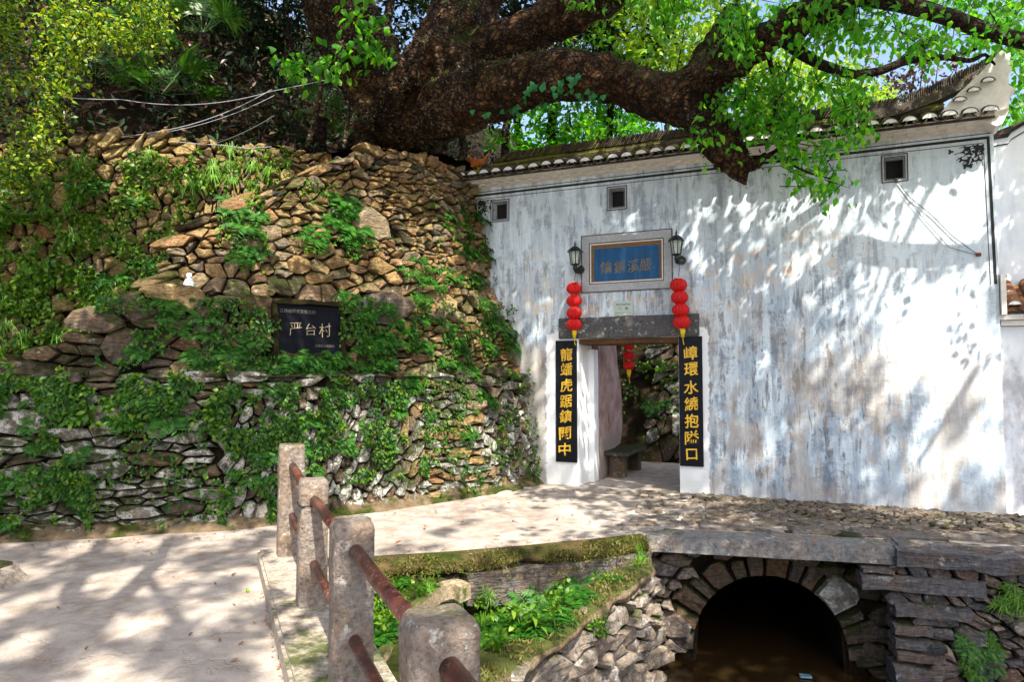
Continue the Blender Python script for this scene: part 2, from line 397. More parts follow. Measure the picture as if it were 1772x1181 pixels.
def lay(parent, surf, S, matf, name='stone', keep=None, rs=3, limit=300, stuff='small_stones', **kw):
    """lay one stone per cell; the largest become parts of their own, the remainder one part of kind stuff"""
    rg = np.random.default_rng(rs); todo = []
    for s, poly in zip(S, cells(S)):
        if poly is None: continue
        g = stone_geo(surf, poly, rg, **kw)
        if g is None: continue
        V, F, c, sz = g; ctr = V[-1]
        if keep is not None and not keep(c, ctr): continue
        dist = np.linalg.norm(ctr - CAMV); px, py, dd = proj(ctr)
        inv = (-40 < px < 1812) and (-40 < py < 1221)
        todo.append((-(sz / dist) - (10 if inv else 0), V, F, c, px, py))
    todo.sort(key=lambda t: t[0]); mb = {}
    for i, (_, V, F, c, px, py) in enumerate(todo):
        m = matf(c, px, py, rg)
        if i < limit: mesh_obj(name, V, F, m, parent, loc=V[-1])
        else: mb.setdefault(m.name, (m, MB()))[1].add(V, F)
    for m, b in mb.values(): tag(b.build(stuff, m, parent), kind='stuff')
    return len(todo)
def backing(name, surf, u0, u1, z0, z1, du, dz, m, parent, keep=None, d=-.06, amp=.03, back=None):
    us = np.arange(u0, u1 + 1e-6, du); zs = np.arange(z0, z1 + 1e-6, dz); U, Z = np.meshgrid(us, zs, indexing='ij')
    V = surf.P(U, Z, d + RNG.normal(0, amp, U.shape)); nu, nz_ = U.shape; F = []
    C4 = (V[:-1, :-1] + V[1:, 1:]) / 2; ok = np.ones(C4.shape[:2], bool)
    if keep is not None: ok = keep(C4)
    idx = lambda i, j: i * nz_ + j
    for i in range(nu - 1):
        for j in range(nz_ - 1):
            if ok[i, j]: F.append((idx(i, j), idx(i + 1, j), idx(i + 1, j + 1), idx(i, j + 1)))
    return mesh_obj(name, V.reshape(-1, 3), F, m, parent)
def front_of_gate(P, tol=.02): return (P[..., :] - GA) @ GN > tol

# outlines as they stand: upper tier's sloping top, middle tier's stepped end
top3 = [T3.hit(*p) for p in [(262, 492), (285, 462), (330, 385), (400, 352), (470, 330), (560, 290), (640, 258), (700, 256), (765, 266)]]
U3 = [p[0] for p in top3]; Z3 = [p[1] for p in top3]
def ztop3(u): return np.interp(u, U3, Z3)
top2 = [T2.hit(*p) for p in [(40, 642), (62, 602), (150, 598), (158, 556), (232, 552), (240, 518), (300, 516)]]
U2 = [p[0] for p in top2]; Z2 = [p[1] for p in top2]
def ztop2(u): return np.interp(u, U2, Z2)
topb = [TB.hit(*p) for p in [(-60, 262), (0, 252), (110, 246), (230, 238), (330, 246), (420, 258), (560, 266), (640, 262)]]
UB = [p[0] for p in topb]; ZB = [p[1] for p in topb]
def ztopb(u): return np.interp(u, UB, ZB)
uL = T1.hit(-300, 700)[0]; uR = BU[-1] - .4
uTab0, zTab0 = T2.hit(479, 612); uTab1, zTab1 = T2.hit(584, 533)

def px_of(surf, u, z):
    x, y, _ = proj(surf.P(u, z)); return float(x), float(y)
def f1(u, z):
    x, y = px_of(T1, u, z)
    if x > 945: return None
    if y < 690: return (0, 3.4, .20, 3) if x < 640 else (0, 2.4, .18, 6)
    if x < 385: return (0, 2.9, .185, 5)
    if x < 725: return (66, 2.1, .135, 14)
    if x < 842: return (0, 2.4, .19, 7)
    return (68, 1.8, .125, 14)
def f2(u, z):
    x, y = px_of(T2, u, z)
    if z > ztop2(u) - .03 or x > 915: return None
    if x < 470: return (0, 1.9, .22, 4)
    if x < 690: return (10, 1.6, .2, 14)
    return (4, 2.3, .15, 10)
def f3(u, z):
    if z > ztop3(u) - .02: return None
    x, y = px_of(T3, u, z)
    if x > 900: return None
    near = ztop3(u) - z
    if near < .16 and x < 640: return (math.degrees(math.atan2(Z3[6] - Z3[3], U3[6] - U3[3])) * .8, 3.6, .15, 6)
    if y > 455: return (4, 1.7, .20, 16)
    return (-4 if x > 620 else 8, 2.2, .145, 18)
def fb(u, z):
    if z > ztopb(u) - .02: return None
    x, y = px_of(TB, u, z)
    if x > 650: return None
    if y < 300: return (22 if x < 330 else -8, 2.2, .125, 20)
    return (62, 1.7, .135, 28)

wall1 = thing('stone_retaining_wall', (-2.5, 7.6, 0), 'lowest tier of the stone terrace, rising from the paved road with mossy lichened slates', 'stone wall', 'stone terrace tiers')
wall2 = thing('stone_retaining_wall', (-2.7, 7.9, 1.6), 'middle tier of the stone terrace, holding the black inscribed tablet', 'stone wall', 'stone terrace tiers')
wall3 = thing('stone_retaining_wall', (-1.4, 9.2, 2.55), 'upper tier of tan stones with a sloping top below the giant tree', 'stone wall', 'stone terrace tiers')
wallb = thing('stone_retaining_wall', (-4.0, 8.5, 1.5), 'overgrown back wall of small yellowish stones under the dark forest edge', 'stone wall', 'stone terrace tiers')
kg = lambda c, ctr: (ctr - GA) @ GN > -.03
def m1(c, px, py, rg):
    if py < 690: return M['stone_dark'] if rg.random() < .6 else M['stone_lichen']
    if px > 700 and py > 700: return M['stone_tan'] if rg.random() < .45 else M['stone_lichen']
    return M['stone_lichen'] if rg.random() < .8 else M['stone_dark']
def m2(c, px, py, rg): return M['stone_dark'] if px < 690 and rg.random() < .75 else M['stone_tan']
def m3(c, px, py, rg): return M['stone_tan'] if rg.random() < .90 else M['stone_dark']
def mbk(c, px, py, rg): return M['stone_yellow'] if rg.random() < .85 else M['stone_tan']
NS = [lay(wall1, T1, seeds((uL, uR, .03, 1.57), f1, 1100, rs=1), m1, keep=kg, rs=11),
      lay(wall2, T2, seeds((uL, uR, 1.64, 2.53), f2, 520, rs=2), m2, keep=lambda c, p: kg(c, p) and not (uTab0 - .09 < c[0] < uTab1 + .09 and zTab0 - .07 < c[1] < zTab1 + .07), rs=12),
      lay(wall3, T3, seeds((U3[0], uR, 2.6, 4.75), f3, 700, rs=3), m3, keep=kg, rs=13, proud=(.0, .08), tilt=.3),
      lay(wallb, TB, seeds((uL, TB.hit(640, 300)[0], 1.7, 4.7), fb, 1000, rs=4), mbk, keep=lambda c, p: True, rs=14, proud=(.0, .09), tilt=.4)]
print('stones', NS)
E3 = M['earth_joint']
fg = lambda C: front_of_gate(C, -.1)
backing('mortar_bed', T1, uL - 1.5, uR, -.1, 1.6, .12, .1, E3, wall1, fg)
backing('mortar_bed', T2, uL - .5, uR, 1.55, 2.56, .12, .1, E3, wall2, lambda C: fg(C) & (C[..., 2] < ztop2(np.interp(C[..., 0], [base(u)[0][0] for u in np.linspace(uL, uR, 80)], np.linspace(uL, uR, 80))) + .02))
_ux = np.linspace(uL - 2, uR, 160); _bx = np.array([T3.P(u, 3.3)[0] for u in _ux])
backing('mortar_bed', T3, U3[0] - .1, uR, 2.5, 4.8, .12, .1, E3, wall3, lambda C: fg(C) & (C[..., 2] < ztop3(np.interp(C[..., 0], _bx, _ux)) + .03))
backing('mortar_bed', TB, uL - 1.5, TB.hit(660, 300)[0], 1.4, 4.75, .12, .1, E3, wallb, lambda C: C[..., 2] < ztopb(np.interp(C[..., 0], np.array([TB.P(u, 3.3)[0] for u in _ux]), _ux)) + .02)
M['foot_soil'] = soil('foot_soil', (.10, .07, .04), (.27, .20, .13), .42)
# ledges between the tiers
def ledge(name, parent, u0, u1, qa, qb, za, zb, m, n=60, k=5, amp=.025, gate=True):
    us = np.linspace(u0, u1, n); V = []; F = []
    for i, u in enumerate(us):
        c, t, nn = base(u); a, b = (qa(u) if callable(qa) else qa), (qb(u) if callable(qb) else qb)
        z_a, z_b = (za(u) if callable(za) else za), (zb(u) if callable(zb) else zb)
        for j in range(k):
            f = j / (k - 1); xy = c - nn * (a + (b - a) * f); V.append((xy[0], xy[1], z_a + (z_b - z_a) * f + mnoise.noise(Vector((xy[0] * 5, xy[1] * 5, z_a))) * amp))
    for i in range(n - 1):
        for j in range(k - 1):
            if gate and (np.array(V[i * k + j]) - GA) @ GN < -.05: continue
            F.append((i * k + j, (i + 1) * k + j, (i + 1) * k + j + 1, i * k + j + 1))
    return mesh_obj(name, V, F, m, parent, smooth=True)
ledge('ledge_top', wall1, uL - 1.5, uR, .10, .46, 1.58, 1.63, M['moss_dark'])
ledge('wall_foot', wall1, uL - 1.5, uR, lambda u: -.16 - .10 * mnoise.noise(Vector((u * 1.7, 2, 0))), .03, -.01, lambda u: .13 + .05 * mnoise.noise(Vector((u * 2.3, 5, 0))), M['foot_soil'], n=90, k=5, amp=.03)
ledge('ledge_top', wall2, U2[0], uR, .40, .72, lambda u: ztop2(u) - .02, lambda u: ztop2(u) + .05, M['moss_dark'])
ledge('earth_bank', wall2, uL - 1.5, U2[-1], .42, 1.6, 1.62, 1.75, M['earth_joint'])
ledge('ledge_top', wallb, uL - 1.5, TB.hit(660, 300)[0], lambda u: TB.q(ztopb(u)) - .06, 2.9, lambda u: ztopb(u) - .01, lambda u: ztopb(u) + .08, M['litter'], gate=False, amp=.05)
ledge('ledge_top', wall3, U3[0] - .05, uR, lambda u: T3.q(ztop3(u)) - .03, 2.4, lambda u: ztop3(u) - .01, lambda u: max(ztop3(u), 2.7) + .1, M['litter'], k=9, gate=False, amp=.06)
# ------------------------------------------------------------------ black tablet set in the middle tier
M['black_marble'] = plain('black_marble', (.004, .005, .008), .5, .08, 0, .25, 20, .02)
M['tablet_letter'] = plain('tablet_letter', (.34, .29, .20), .7, .2)
M['tablet_small_letter'] = plain('tablet_small_letter', (.12, .11, .10), .7, .2)
def text_mesh(txt, bold=0.0, shear=0.0, ext=0.0, spacing=1.0):
    c = bpy.data.curves.new('lettering', 'FONT'); c.body = txt; c.offset = bold; c.extrude = ext; c.space_character = spacing; c.resolution_u = 3
    o = bpy.data.objects.new('lettering', c); COL.objects.link(o); bpy.context.view_layer.update()
    me = bpy.data.meshes.new_from_object(o.evaluated_get(bpy.context.evaluated_depsgraph_get()))
    bpy.data.objects.remove(o); bpy.data.curves.remove(c)
    n = len(me.vertices); co = np.zeros(n * 3, np.float32); me.vertices.foreach_get('co', co); co = co.reshape(-1, 3)
    co[:, 0] -= (co[:, 0].min() + co[:, 0].max()) / 2; co[:, 1] -= (co[:, 1].min() + co[:, 1].max()) / 2
    h = max(np.ptp(co[:, 1]), 1e-6); w = max(np.ptp(co[:, 0]), 1e-6)
    co[:, 1] += shear * co[:, 0]
    F = [tuple(p.vertices) for p in me.polygons]; bpy.data.meshes.remove(me); return co.astype(float), F, w, h
def put_text(name, txt, parent, org, ax, ay, out, width=None, height=None, m=None, bold=0.0, shear=0.0, ext=.02, spacing=1.0, brush=0.0):
    co, F, w, h = text_mesh(txt, bold, shear, ext, spacing)
    if brush:                                 # brush-written look: strokes swell and waver a little
        for i in range(len(co)):
            v = mnoise.noise_vector(Vector((co[i, 0] * 3.1, co[i, 1] * 3.1, hash(txt) % 97 * .37 if False else (ord(txt[0]) % 97) * .37)))
            co[i, 0] += v.x * brush; co[i, 1] += v.y * brush
    sx = (width / w) if width else None; sy = (height / h) if height else None
    sx = sx or sy; sy = sy or sx
    V = np.asarray(org) + co[:, :1] * sx * np.asarray(ax) + co[:, 1:2] * sy * np.asarray(ay) + (co[:, 2:3] * min(sx, sy)) * np.asarray(out)
    return mesh_obj(name, V, F, m, parent, loc=org)
tl = T2.P(np.array([uTab0, uTab1, uTab1, uTab0]), np.array([zTab0, zTab0, zTab1, zTab1]), .05)
tab = thing('stone_tablet', tl[0], 'black stone tablet with three large carved characters set into the middle terrace tier', 'tablet')
tax = tl[1] - tl[0]; tw = np.linalg.norm(tax); tax /= tw; tay = tl[3] - tl[0]; th = np.linalg.norm(tay); tay /= th; tout = np.cross(tax, tay)
b = MB(); b.fbox(tl[0] - tout * .1, tax * tw, tay * th, tout * .1); bevel_mesh(b.build('slab', M['black_marble'], tab), .004, 1)
for i, ch in enumerate('严台村'):
    put_text('character', ch, tab, tl[0] + tax * tw * (.27 + .235 * i) + tay * th * .5 + tout * .006, tax, tay, tout, height=th * (.25, .24, .27)[i], m=M['tablet_letter'], bold=-.012, shear=.12, ext=.01, brush=.05)
put_text('character', '江西省历史文化名村', tab, tl[0] + tax * tw * .31 + tay * th * .86 + tout * .006, tax, tay, tout, width=tw * .56, m=M['tablet_small_letter'], ext=.01)
put_text('character', '江西省人民政府', tab, tl[0] + tax * tw * .73 + tay * th * .17 + tout * .006, tax, tay, tout, width=tw * .32, m=M['tablet_small_letter'], ext=.01)
b = MB()
for (a, c_, z_, dz) in ((-.05, tw + .05, th + .004, .055), (-.05, tw + .05, -.06, .055)): b.fbox(tl[0] + tax * a + tay * z_ - tout * .1, tax * (c_ - a), tay * dz, tout * .135)
for a in (-.055, tw + .004): b.fbox(tl[0] + tax * a - tout * .1, tax * .05, tay * th, tout * .125)
rough_mesh(b.build('surround', M['moss_dark'], tab), 5, .018, 9)
# ------------------------------------------------------------------ ground: one sheet with the stream channel cut out
M['concrete_road'] = None
def ground_mat():
    n = NT('concrete_road'); p = n.pos
    a = n.noise(p, .7, 6, .6); b_ = n.noise(p, 6, 7, .65, .4); c = n.noise(p, 60, 6, .75); d = n.noise(p, 2.3, 8, .7, 1.2)
    col = n.ramp(n.math('ADD', n.math('MULTIPLY', a, .5), n.math('MULTIPLY', b_, .5)), [(.40, (.21, .172, .146)), (.5, (.30, .264, .232)), (.60, (.38, .34, .302))])
    col = n.mix(.6, col, n.ramp(c, [(.3, (.68, .67, .66)), (.6, (1.08, 1.08, 1.08))]), 'MULTIPLY')
    col = n.mix(n.math('MULTIPLY', n.sm(d, .51, .62), .6), col, (.21, .16, .12))
    cr = n.voro(n.vm('ADD', p, n.sv(n.noise(p, 3, 4, .6, color=True), (.5, .5, .5))), .9, 'DISTANCE_TO_EDGE')
    ck = n.math('MULTIPLY', n.math('SUBTRACT', 1.0, n.sm(cr, .0, .014)), n.sm(n.noise(p, .6, 3), .46, .54))
    col = n.mix(n.math('MULTIPLY', n.math('MULTIPLY', ck, n.sm(n.sep(p)[0], -.6, .9)), .8), col, (.08, .06, .045))
    n.bump(n.math('ADD', n.math('MULTIPLY', c, .35), n.math('SUBTRACT', b_, n.math('MULTIPLY', ck, .6))), .45, .025)
    return n.fin(col, .92, .2)
M['concrete_road'] = ground_mat()
RD = np.array([.395, -.919]); RN = np.array([.919, .395])             # along the railing (towards the viewer), and to its channel side
def rail_pt(k, off=0.0): return np.array([-1.83, 5.80]) + RD * k + RN * off
DKA = np.array([1.29, 7.0]); DKB = np.array([3.52, 6.49]); DKD = (DKB - DKA) / np.linalg.norm(DKB - DKA); DKN = np.array([DKD[1], -DKD[0]])
edge = [gz(x, y)[:2] for x, y in [(640, 969), (760, 962), (900, 951), (1050, 936), (1112, 929)]]
hole = [rail_pt(-.25, .22)] + [np.array([-1.45, 6.1])] + edge + [DKA + DKD * .05, DKB, gz(1560, 946)[:2] , gz(1772, 956)[:2], np.array([7.5, 5.5]), np.array([9.5, 4.6]), np.array([9.5, -9]), rail_pt(16.2, .22)]
bm = bmesh.new()
def ring(pts):
    vs = [bm.verts.new((p[0], p[1], 0)) for p in pts]; return [bm.edges.new((vs[i], vs[(i + 1) % len(vs)])) for i in range(len(vs))]
es = ring([(-120, -120), (120, -120), (120, 160), (-120, 160)]) + ring(hole)
bmesh.ops.triangle_fill(bm, use_beauty=True, use_dissolve=False, edges=es)
for f in bm.faces:
    if f.normal.z < 0: f.normal_flip()
me = bpy.data.meshes.new('road'); bm.to_mesh(me); bm.free(); me.materials.append(M['concrete_road'])
tag(link(bpy.data.objects.new('road', me), None, (0, 0, 0)), kind='structure')
# channel floor and water
M['stream_bed'] = soil('stream_bed', (.04, .024, .010), (.12, .065, .02), .0)
b = MB(); b.add([(-6, -12, -1.62), (14, -12, -1.62), (14, 14, -1.62), (-6, 14, -1.62)], [(0, 1, 2, 3)])
tag(b.build('stream_bed', M['stream_bed']), kind='structure')
n = NT('stream_water'); n.b.inputs['Base Color'].default_value = (.03, .018, .007, 1); n.b.inputs['Roughness'].default_value = .04
n.b.inputs['Transmission Weight'].default_value = .4; n.b.inputs['IOR'].default_value = 1.33; n.bump(n.noise(n.sv(n.pos, (1, 2.2, 1)), 5, 4, .55), .12, .03); M['stream_water'] = n.m
b = MB(); b.add([(-3, -10, -1.34), (10, -10, -1.34), (10, 13.5, -1.34), (-3, 13.5, -1.34)], [(0, 1, 2, 3)])
tag(b.build('stream_water', M['stream_water']), kind='structure')
# far bank walls of the channel that only the ends of the stream reach
b = MB()
def wallq(p, q, z0, z1): b.add([(p[0], p[1], z0), (q[0], q[1], z0), (q[0], q[1], z1), (p[0], p[1], z1)], [(0, 1, 2, 3)])
wallq((9.5, 4.6), (9.5, -9), -1.7, 0); wallq((9.5, -9), rail_pt(16.2, .22), -1.7, 0); wallq(rail_pt(16.2, .22), rail_pt(-.25, .22), -1.7, 0)
tag(b.build('channel_bank', M['moss_dark']), kind='structure')
# kerb under the railing
M['concrete_kerb'] = rock('concrete_kerb', [(.40, .35, .30), (.44, .39, .34)], .1, .12, 1.2, .2, .45, .1)
b = MB()
pa, pb, pc, pd_ = rail_pt(-.25, -.24), rail_pt(13, -.24), rail_pt(13, .24), rail_pt(-.25, .24)
b.hexa([(*pa, -.02), (*pb, -.02), (*pc, -.02), (*pd_, -.02), (*pa, .13), (*pb, .13), (*pc, .13), (*pd_, .13)])
k = b.build('kerb', M['concrete_kerb']); bevel_mesh(k, .02, 2); tag(k, kind='structure')

# ------------------------------------------------------------------ plaza edge above the stream: mossy lip and long grey slabs
lipm = M['moss']
edge_wall = thing('stone_edge_wall', (0.2, 6.5, -.6), 'mossy edge of the paved court with long grey slabs above the ferns', 'stone wall')
ep = [np.array([-1.75, 6.02])] + edge + [DKA + DKD * .04]
def along(pts, k):
    d = np.concatenate([[0], np.cumsum([np.linalg.norm(pts[i + 1] - pts[i]) for i in range(len(pts) - 1)])]); t = np.linspace(0, d[-1], k)
    return np.stack([np.interp(t, d, [p[0] for p in pts]), np.interp(t, d, [p[1] for p in pts])], 1)
EP = along(ep, 60); V = []; F = []; prof = [(.10, .004), (-.02, .006), (-.08, -.02), (-.14, -.05), (-.17, -.09), (-.12, -.135), (.02, -.15), (.04, -.75), (.06, -1.5)]
for i, p in enumerate(EP):
    t = EP[min(i + 1, 59)] - EP[max(i - 1, 0)]; t /= np.linalg.norm(t); nn = np.array([-t[1], t[0]])
    w = .35 + .45 * (1 - i / 59)
    for d, z in prof:
        kk = w if d < 0 else 1
        j = mnoise.noise_vector(Vector((p[0] * 6, p[1] * 6, z * 9))) * (.05 if z < 0 else .004)
        V.append((p[0] + nn[0] * d * kk + j.x, p[1] + nn[1] * d * kk + j.y, z * (1 if z > -.3 else 1) + (j.z if z < -.02 else 0)))
np_ = len(prof)
for i in range(59):
    for j in range(np_ - 1): F.append((i * np_ + j + 1, (i + 1) * np_ + j + 1, (i + 1) * np_ + j, i * np_ + j))
mesh_obj('mossy_lip', V, F, lipm, edge_wall, smooth=True)
EW = Plane((*edge[1], 0), np.array([*(edge[4] - edge[1]), 0]) / np.linalg.norm(edge[4] - edge[1]), (0, 0, 0)); EW.out = np.array([EW.al[1], -EW.al[0], 0])
def slab(surf, u0, u1, z0, z1, f, m, parent, name='slab', dep=.3, amp=.02, skew=0.0, cuts=4, seed=0.0):
    P = [surf.P(u0, z0, f - dep), surf.P(u1, z0 + skew, f - dep), surf.P(u1, z0 + skew, f), surf.P(u0, z0, f)]
    Q = [surf.P(u0, z1, f - dep), surf.P(u1, z1 + skew, f - dep), surf.P(u1, z1 + skew, f), surf.P(u0, z1, f)]
    b = MB(); b.hexa([P[3], P[2], P[1], P[0], Q[3], Q[2], Q[1], Q[0]]); o = b.build(name, m, parent, loc=(P[0] + Q[2]) / 2)
    rough_mesh(o, cuts, amp, 6, seed); return o
hs = [EW.hit(*p) for p in [(800, 1045), (905, 985), (1075, 985), (1110, 948)]]
slab(EW, hs[0][0], hs[3][0] - .35, -.44, -.155, .15, M['stone_slab'], edge_wall, amp=.03, seed=1)
slab(EW, hs[3][0] - .34, hs[3][0] + .05, -.40, -.14, .12, M['stone_slab'], edge_wall, amp=.03, seed=2)
slab(EW, hs[0][0] - .95, hs[0][0] - .04, -.55, -.17, .05, M['stone_dark'], edge_wall, amp=.04, seed=3)
slab(EW, hs[0][0] + .2, hs[3][0] - .1, -.75, -.5, .02, M['stone_dark'], edge_wall, amp=.04, seed=4)

# left bank of the stream: ledge and sunlit stone wall that faces the water
LA = np.array([1.32, 6.82]); LB = np.array([-.75, 3.3]); LD = (LA - LB) / np.linalg.norm(LA - LB); LOUT = np.array([LD[1], -LD[0]])
LW = Plane((*LB, 0), (*LD, 0), (*LOUT, 0), .06); LLEN = np.linalg.norm(LA - LB)
bank = thing('stream_bank_wall', (*LA, -1.5), 'sunlit rubble wall along the stream left of the dark arch', 'stone wall')
def fl(u, z):
    x, y = px_of(LW, u, z)
    return (-6, 2.3, .20, 10)
lay(bank, LW, seeds((1.2, LLEN + .05, -1.5, -.33), fl, 420, rs=6), lambda c, px, py, rg: M['stone_stream'], rs=16, proud=(0, .07), tilt=.3, limit=260)
backing('mortar_bed', LW, -.5, LLEN + .1, -1.7, -.28, .15, .12, E3, bank)
k = 40; V = []; F = []; pf = [(-.42, -.36), (-.30, -.27), (-.16, -.23), (0, -.235), (.07, -.27), (.075, -.33), (0, -.36)]
for i in range(k):
    u = -.5 + (LLEN + .55) * i / (k - 1)
    for d, z in pf:
        p = LW.P(u, 0, d); j = mnoise.noise_vector(Vector((p[0] * 4, p[1] * 4, z * 9))) * .045; V.append((p[0] + j.x, p[1] + j.y, z + j.z))
for i in range(k - 1):
    for j in range(len(pf) - 1): F.append((i * 7 + j, i * 7 + j + 1, (i + 1) * 7 + j + 1, (i + 1) * 7 + j))
M['mossy_coping'] = rock('mossy_coping', [(.22, .165, .10), (.26, .20, .13)], .1, .50, 1.3, .4, .6, .3); mesh_obj('coping', V, F, M['mossy_coping'], bank, smooth=True)
# planting bed between railing and ledge, with its curved pale kerb
bed = []
A_ = [np.array([-1.6, 6.0]), np.array([.2, 6.35]), np.array([1.25, 6.85])]; B_ = [rail_pt(.2, .2), rail_pt(4.0, .2)]
V = []; F = []; kx, ky = 30, 24
for i in range(kx):
    for j in range(ky):
        f = i / (kx - 1); g = j / (ky - 1)
        a = rail_pt(-.1 + 4.6 * g, .22); c = LW.P(LLEN * (1 - g) + .0 - .35 * g, 0, -.1)[:2]
        p = a + (c - a) * f; ff = min(1, max(0, (f - .28) / .14)); z = -.17 - .40 * ff * ff * (3 - 2 * ff) + mnoise.noise(Vector((p[0] * 3, p[1] * 3, 0))) * .06; V.append((p[0], p[1], z))
for i in range(kx - 1):
    for j in range(ky - 1): F.append((i * ky + j, i * ky + j + 1, (i + 1) * ky + j + 1, (i + 1) * ky + j))
tag(mesh_obj('soil_bed', V, F, M['moss_dark'], None, loc=(0, 5, -.4), smooth=True), kind='structure')
pth = [gz(x, y, -.15) for x, y in [(806, 1012), (788, 1004), (755, 1012), (705, 1055), (672, 1110), (640, 1160), (600, 1230)]]
b = MB(); cp = []
for i in range(len(pth) - 1):
    for t in np.linspace(0, 1, 5, endpoint=False): cp.append(pth[i] * (1 - t) + pth[i + 1] * t)
cp = np.array(cp)
for _ in range(3): cp[1:-1] = (cp[:-2] + 2 * cp[1:-1] + cp[2:]) / 4
for i in range(len(cp)):
    pass
V = []; F = []
for i, p in enumerate(cp):
    t = cp[min(i + 1, len(cp) - 1)] - cp[max(i - 1, 0)]; t[2] = 0; t /= np.linalg.norm(t); nn = np.array([-t[1], t[0], 0])
    for d, z in ((-.055, -.14), (-.05, -.015), (-.028, 0.0), (.028, 0.0), (.05, -.015), (.055, -.14)):
        j = mnoise.noise_vector(Vector(p * 5 + np.array([d * 9, 0, z]))) * .018; V.append(p + nn * d + np.array([j.x, j.y, z + j.z]))
for i in range(len(cp) - 1):
    for j in range(5): F.append((i * 6 + j, i * 6 + j + 1, (i + 1) * 6 + j + 1, (i + 1) * 6 + j))
F += [(0, 1, 2, 3, 4, 5), tuple(len(V) - 1 - i for i in range(6))]
kb = mesh_obj('bed_kerb', V, F, rock('mossy_concrete', [(.36, .29, .2), (.40, .33, .24)], .1, .38, 1.2, .3, .5, .2))
tag(kb, 'curved low concrete kerb with moss around the planting bed behind the railing', 'kerb')

# ------------------------------------------------------------------ stone arch bridge
bridge = thing('stone_arch_bridge', (2.4, 7.0, -1.4), 'small stone arch bridge with a thick grey edge slab over the dark culvert', 'bridge')
DK = Plane((*DKA, 0), (*DKD, 0), (*DKN, 0)); AW = Plane((*(DKA - DKN * .42), 0), (*DKD, 0), (*DKN, 0))
dl = np.linalg.norm(DKB - DKA)
M['slab_edge'] = rock('slab_edge', [(.20, .21, .22)], .2, .03, 1.0, .3, .4, .2)
o = slab(DK, .02, dl + .02, -.145, .012, .02, M['slab_edge'], bridge, 'edge_slab', .36, .006, cuts=6)
ac = AW.hit(1334, 1128); a0 = AW.hit(1200, 1128)[0]; a1 = AW.hit(1468, 1128)[0]; acz = AW.hit(1340, 999)[1]
ARX = (a1 - a0) / 2; ACU = (a0 + a1) / 2; ASP = ac[1] - .02; ARZ = acz - ASP
print('arch', ACU, ARX, ASP, ARZ)
def arch_z(u):
    t = np.clip(1 - ((np.asarray(u) - ACU) / ARX) ** 2, 0, 1); return ASP + ARZ * np.sqrt(t)
# spandrel backing with the arch opening and the barrel behind it
us = np.concatenate([np.linspace(-1.0, ACU - ARX, 8), np.linspace(ACU - ARX, ACU + ARX, 25)[1:], np.linspace(ACU + ARX, dl + .4, 6)[1:]]); V = []; F = []
for u in us:
    zb = -1.7 if abs(u - ACU) >= ARX * .999 else float(arch_z(u)); V += [AW.P(u, zb, -.05), AW.P(u, -.12, -.05)]
for i in range(len(us) - 1): F.append((2 * i, 2 * i + 2, 2 * i + 3, 2 * i + 1))
mesh_obj('spandrel', V, F, E3, bridge)
V = []; F = []; an = np.linspace(0, math.pi, 25); pr = [(ACU + ARX, -1.7)] + [(ACU + ARX * math.cos(t), ASP + ARZ * math.sin(t)) for t in an] + [(ACU - ARX, -1.7)]
for u, z in pr: V += [AW.P(u, z, -.02), AW.P(u, z, -4.5)]
for i in range(len(pr) - 1): F.append((2 * i, 2 * i + 1, 2 * i + 3, 2 * i + 2))
nV = len(V); V += [AW.P(ACU - ARX * 1.2, -1.7, -4.4), AW.P(ACU + ARX * 1.2, -1.7, -4.4), AW.P(ACU + ARX * 1.2, .0, -4.4), AW.P(ACU - ARX * 1.2, .0, -4.4)]; F.append((nV, nV + 1, nV + 2, nV + 3))
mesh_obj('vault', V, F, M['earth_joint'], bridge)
rg = np.random.default_rng(5)
ts = np.linspace(-.04, math.pi + .04, 15) + np.random.default_rng(2).normal(0, .045, 15)
for i in range(14):                                     # the ring of voussoirs
    a, c_ = ts[i] + .015, ts[i + 1] - .015; q = []
    dep = .18 + rg.uniform(0, .2)
    for t, e in ((a, 0), ((a + c_) / 2, 0), (c_, 0), (c_, dep), ((a + c_) / 2, dep + .02), (a, dep)): q.append((ACU + (ARX + e) * math.cos(t), ASP + (ARZ + e) * math.sin(t)))
    g = stone_geo(AW, [np.array(x) for x in q], rg, gap=.006, proud=(.0, .05), depth=.3, tilt=.08)
    if g is not None and g[0][:, 2].max() < .02: mesh_obj('arch_stone', g[0], g[1], M['stone_lichen'] if i == 3 else M['stone_dark'], bridge, loc=g[0][-1])
def fa(u, z):
    r = math.hypot((u - ACU) / (ARX + .27), (z - ASP) / (ARZ + .27)) if z > ASP else abs(u - ACU) / (ARX + .02)
    return (0, 1.9, .17, 8) if u < ACU else (0, 1.5, .22, 5)
lay(bridge, AW, seeds((-.25, dl + .3, -1.5, -.18), fa, 200, rs=8), lambda c, px, py, rg: M['stone_stream'] if c[0] < ACU and rg.random() < .7 else M['stone_dark'], rs=18, proud=(0, .06), keep=lambda c, p: (math.hypot((c[0] - ACU) / (ARX + .25), (c[1] - ASP) / (ARZ + .25)) if c[1] > ASP else abs(c[0] - ACU) / (ARX + .10)) > 1.0)
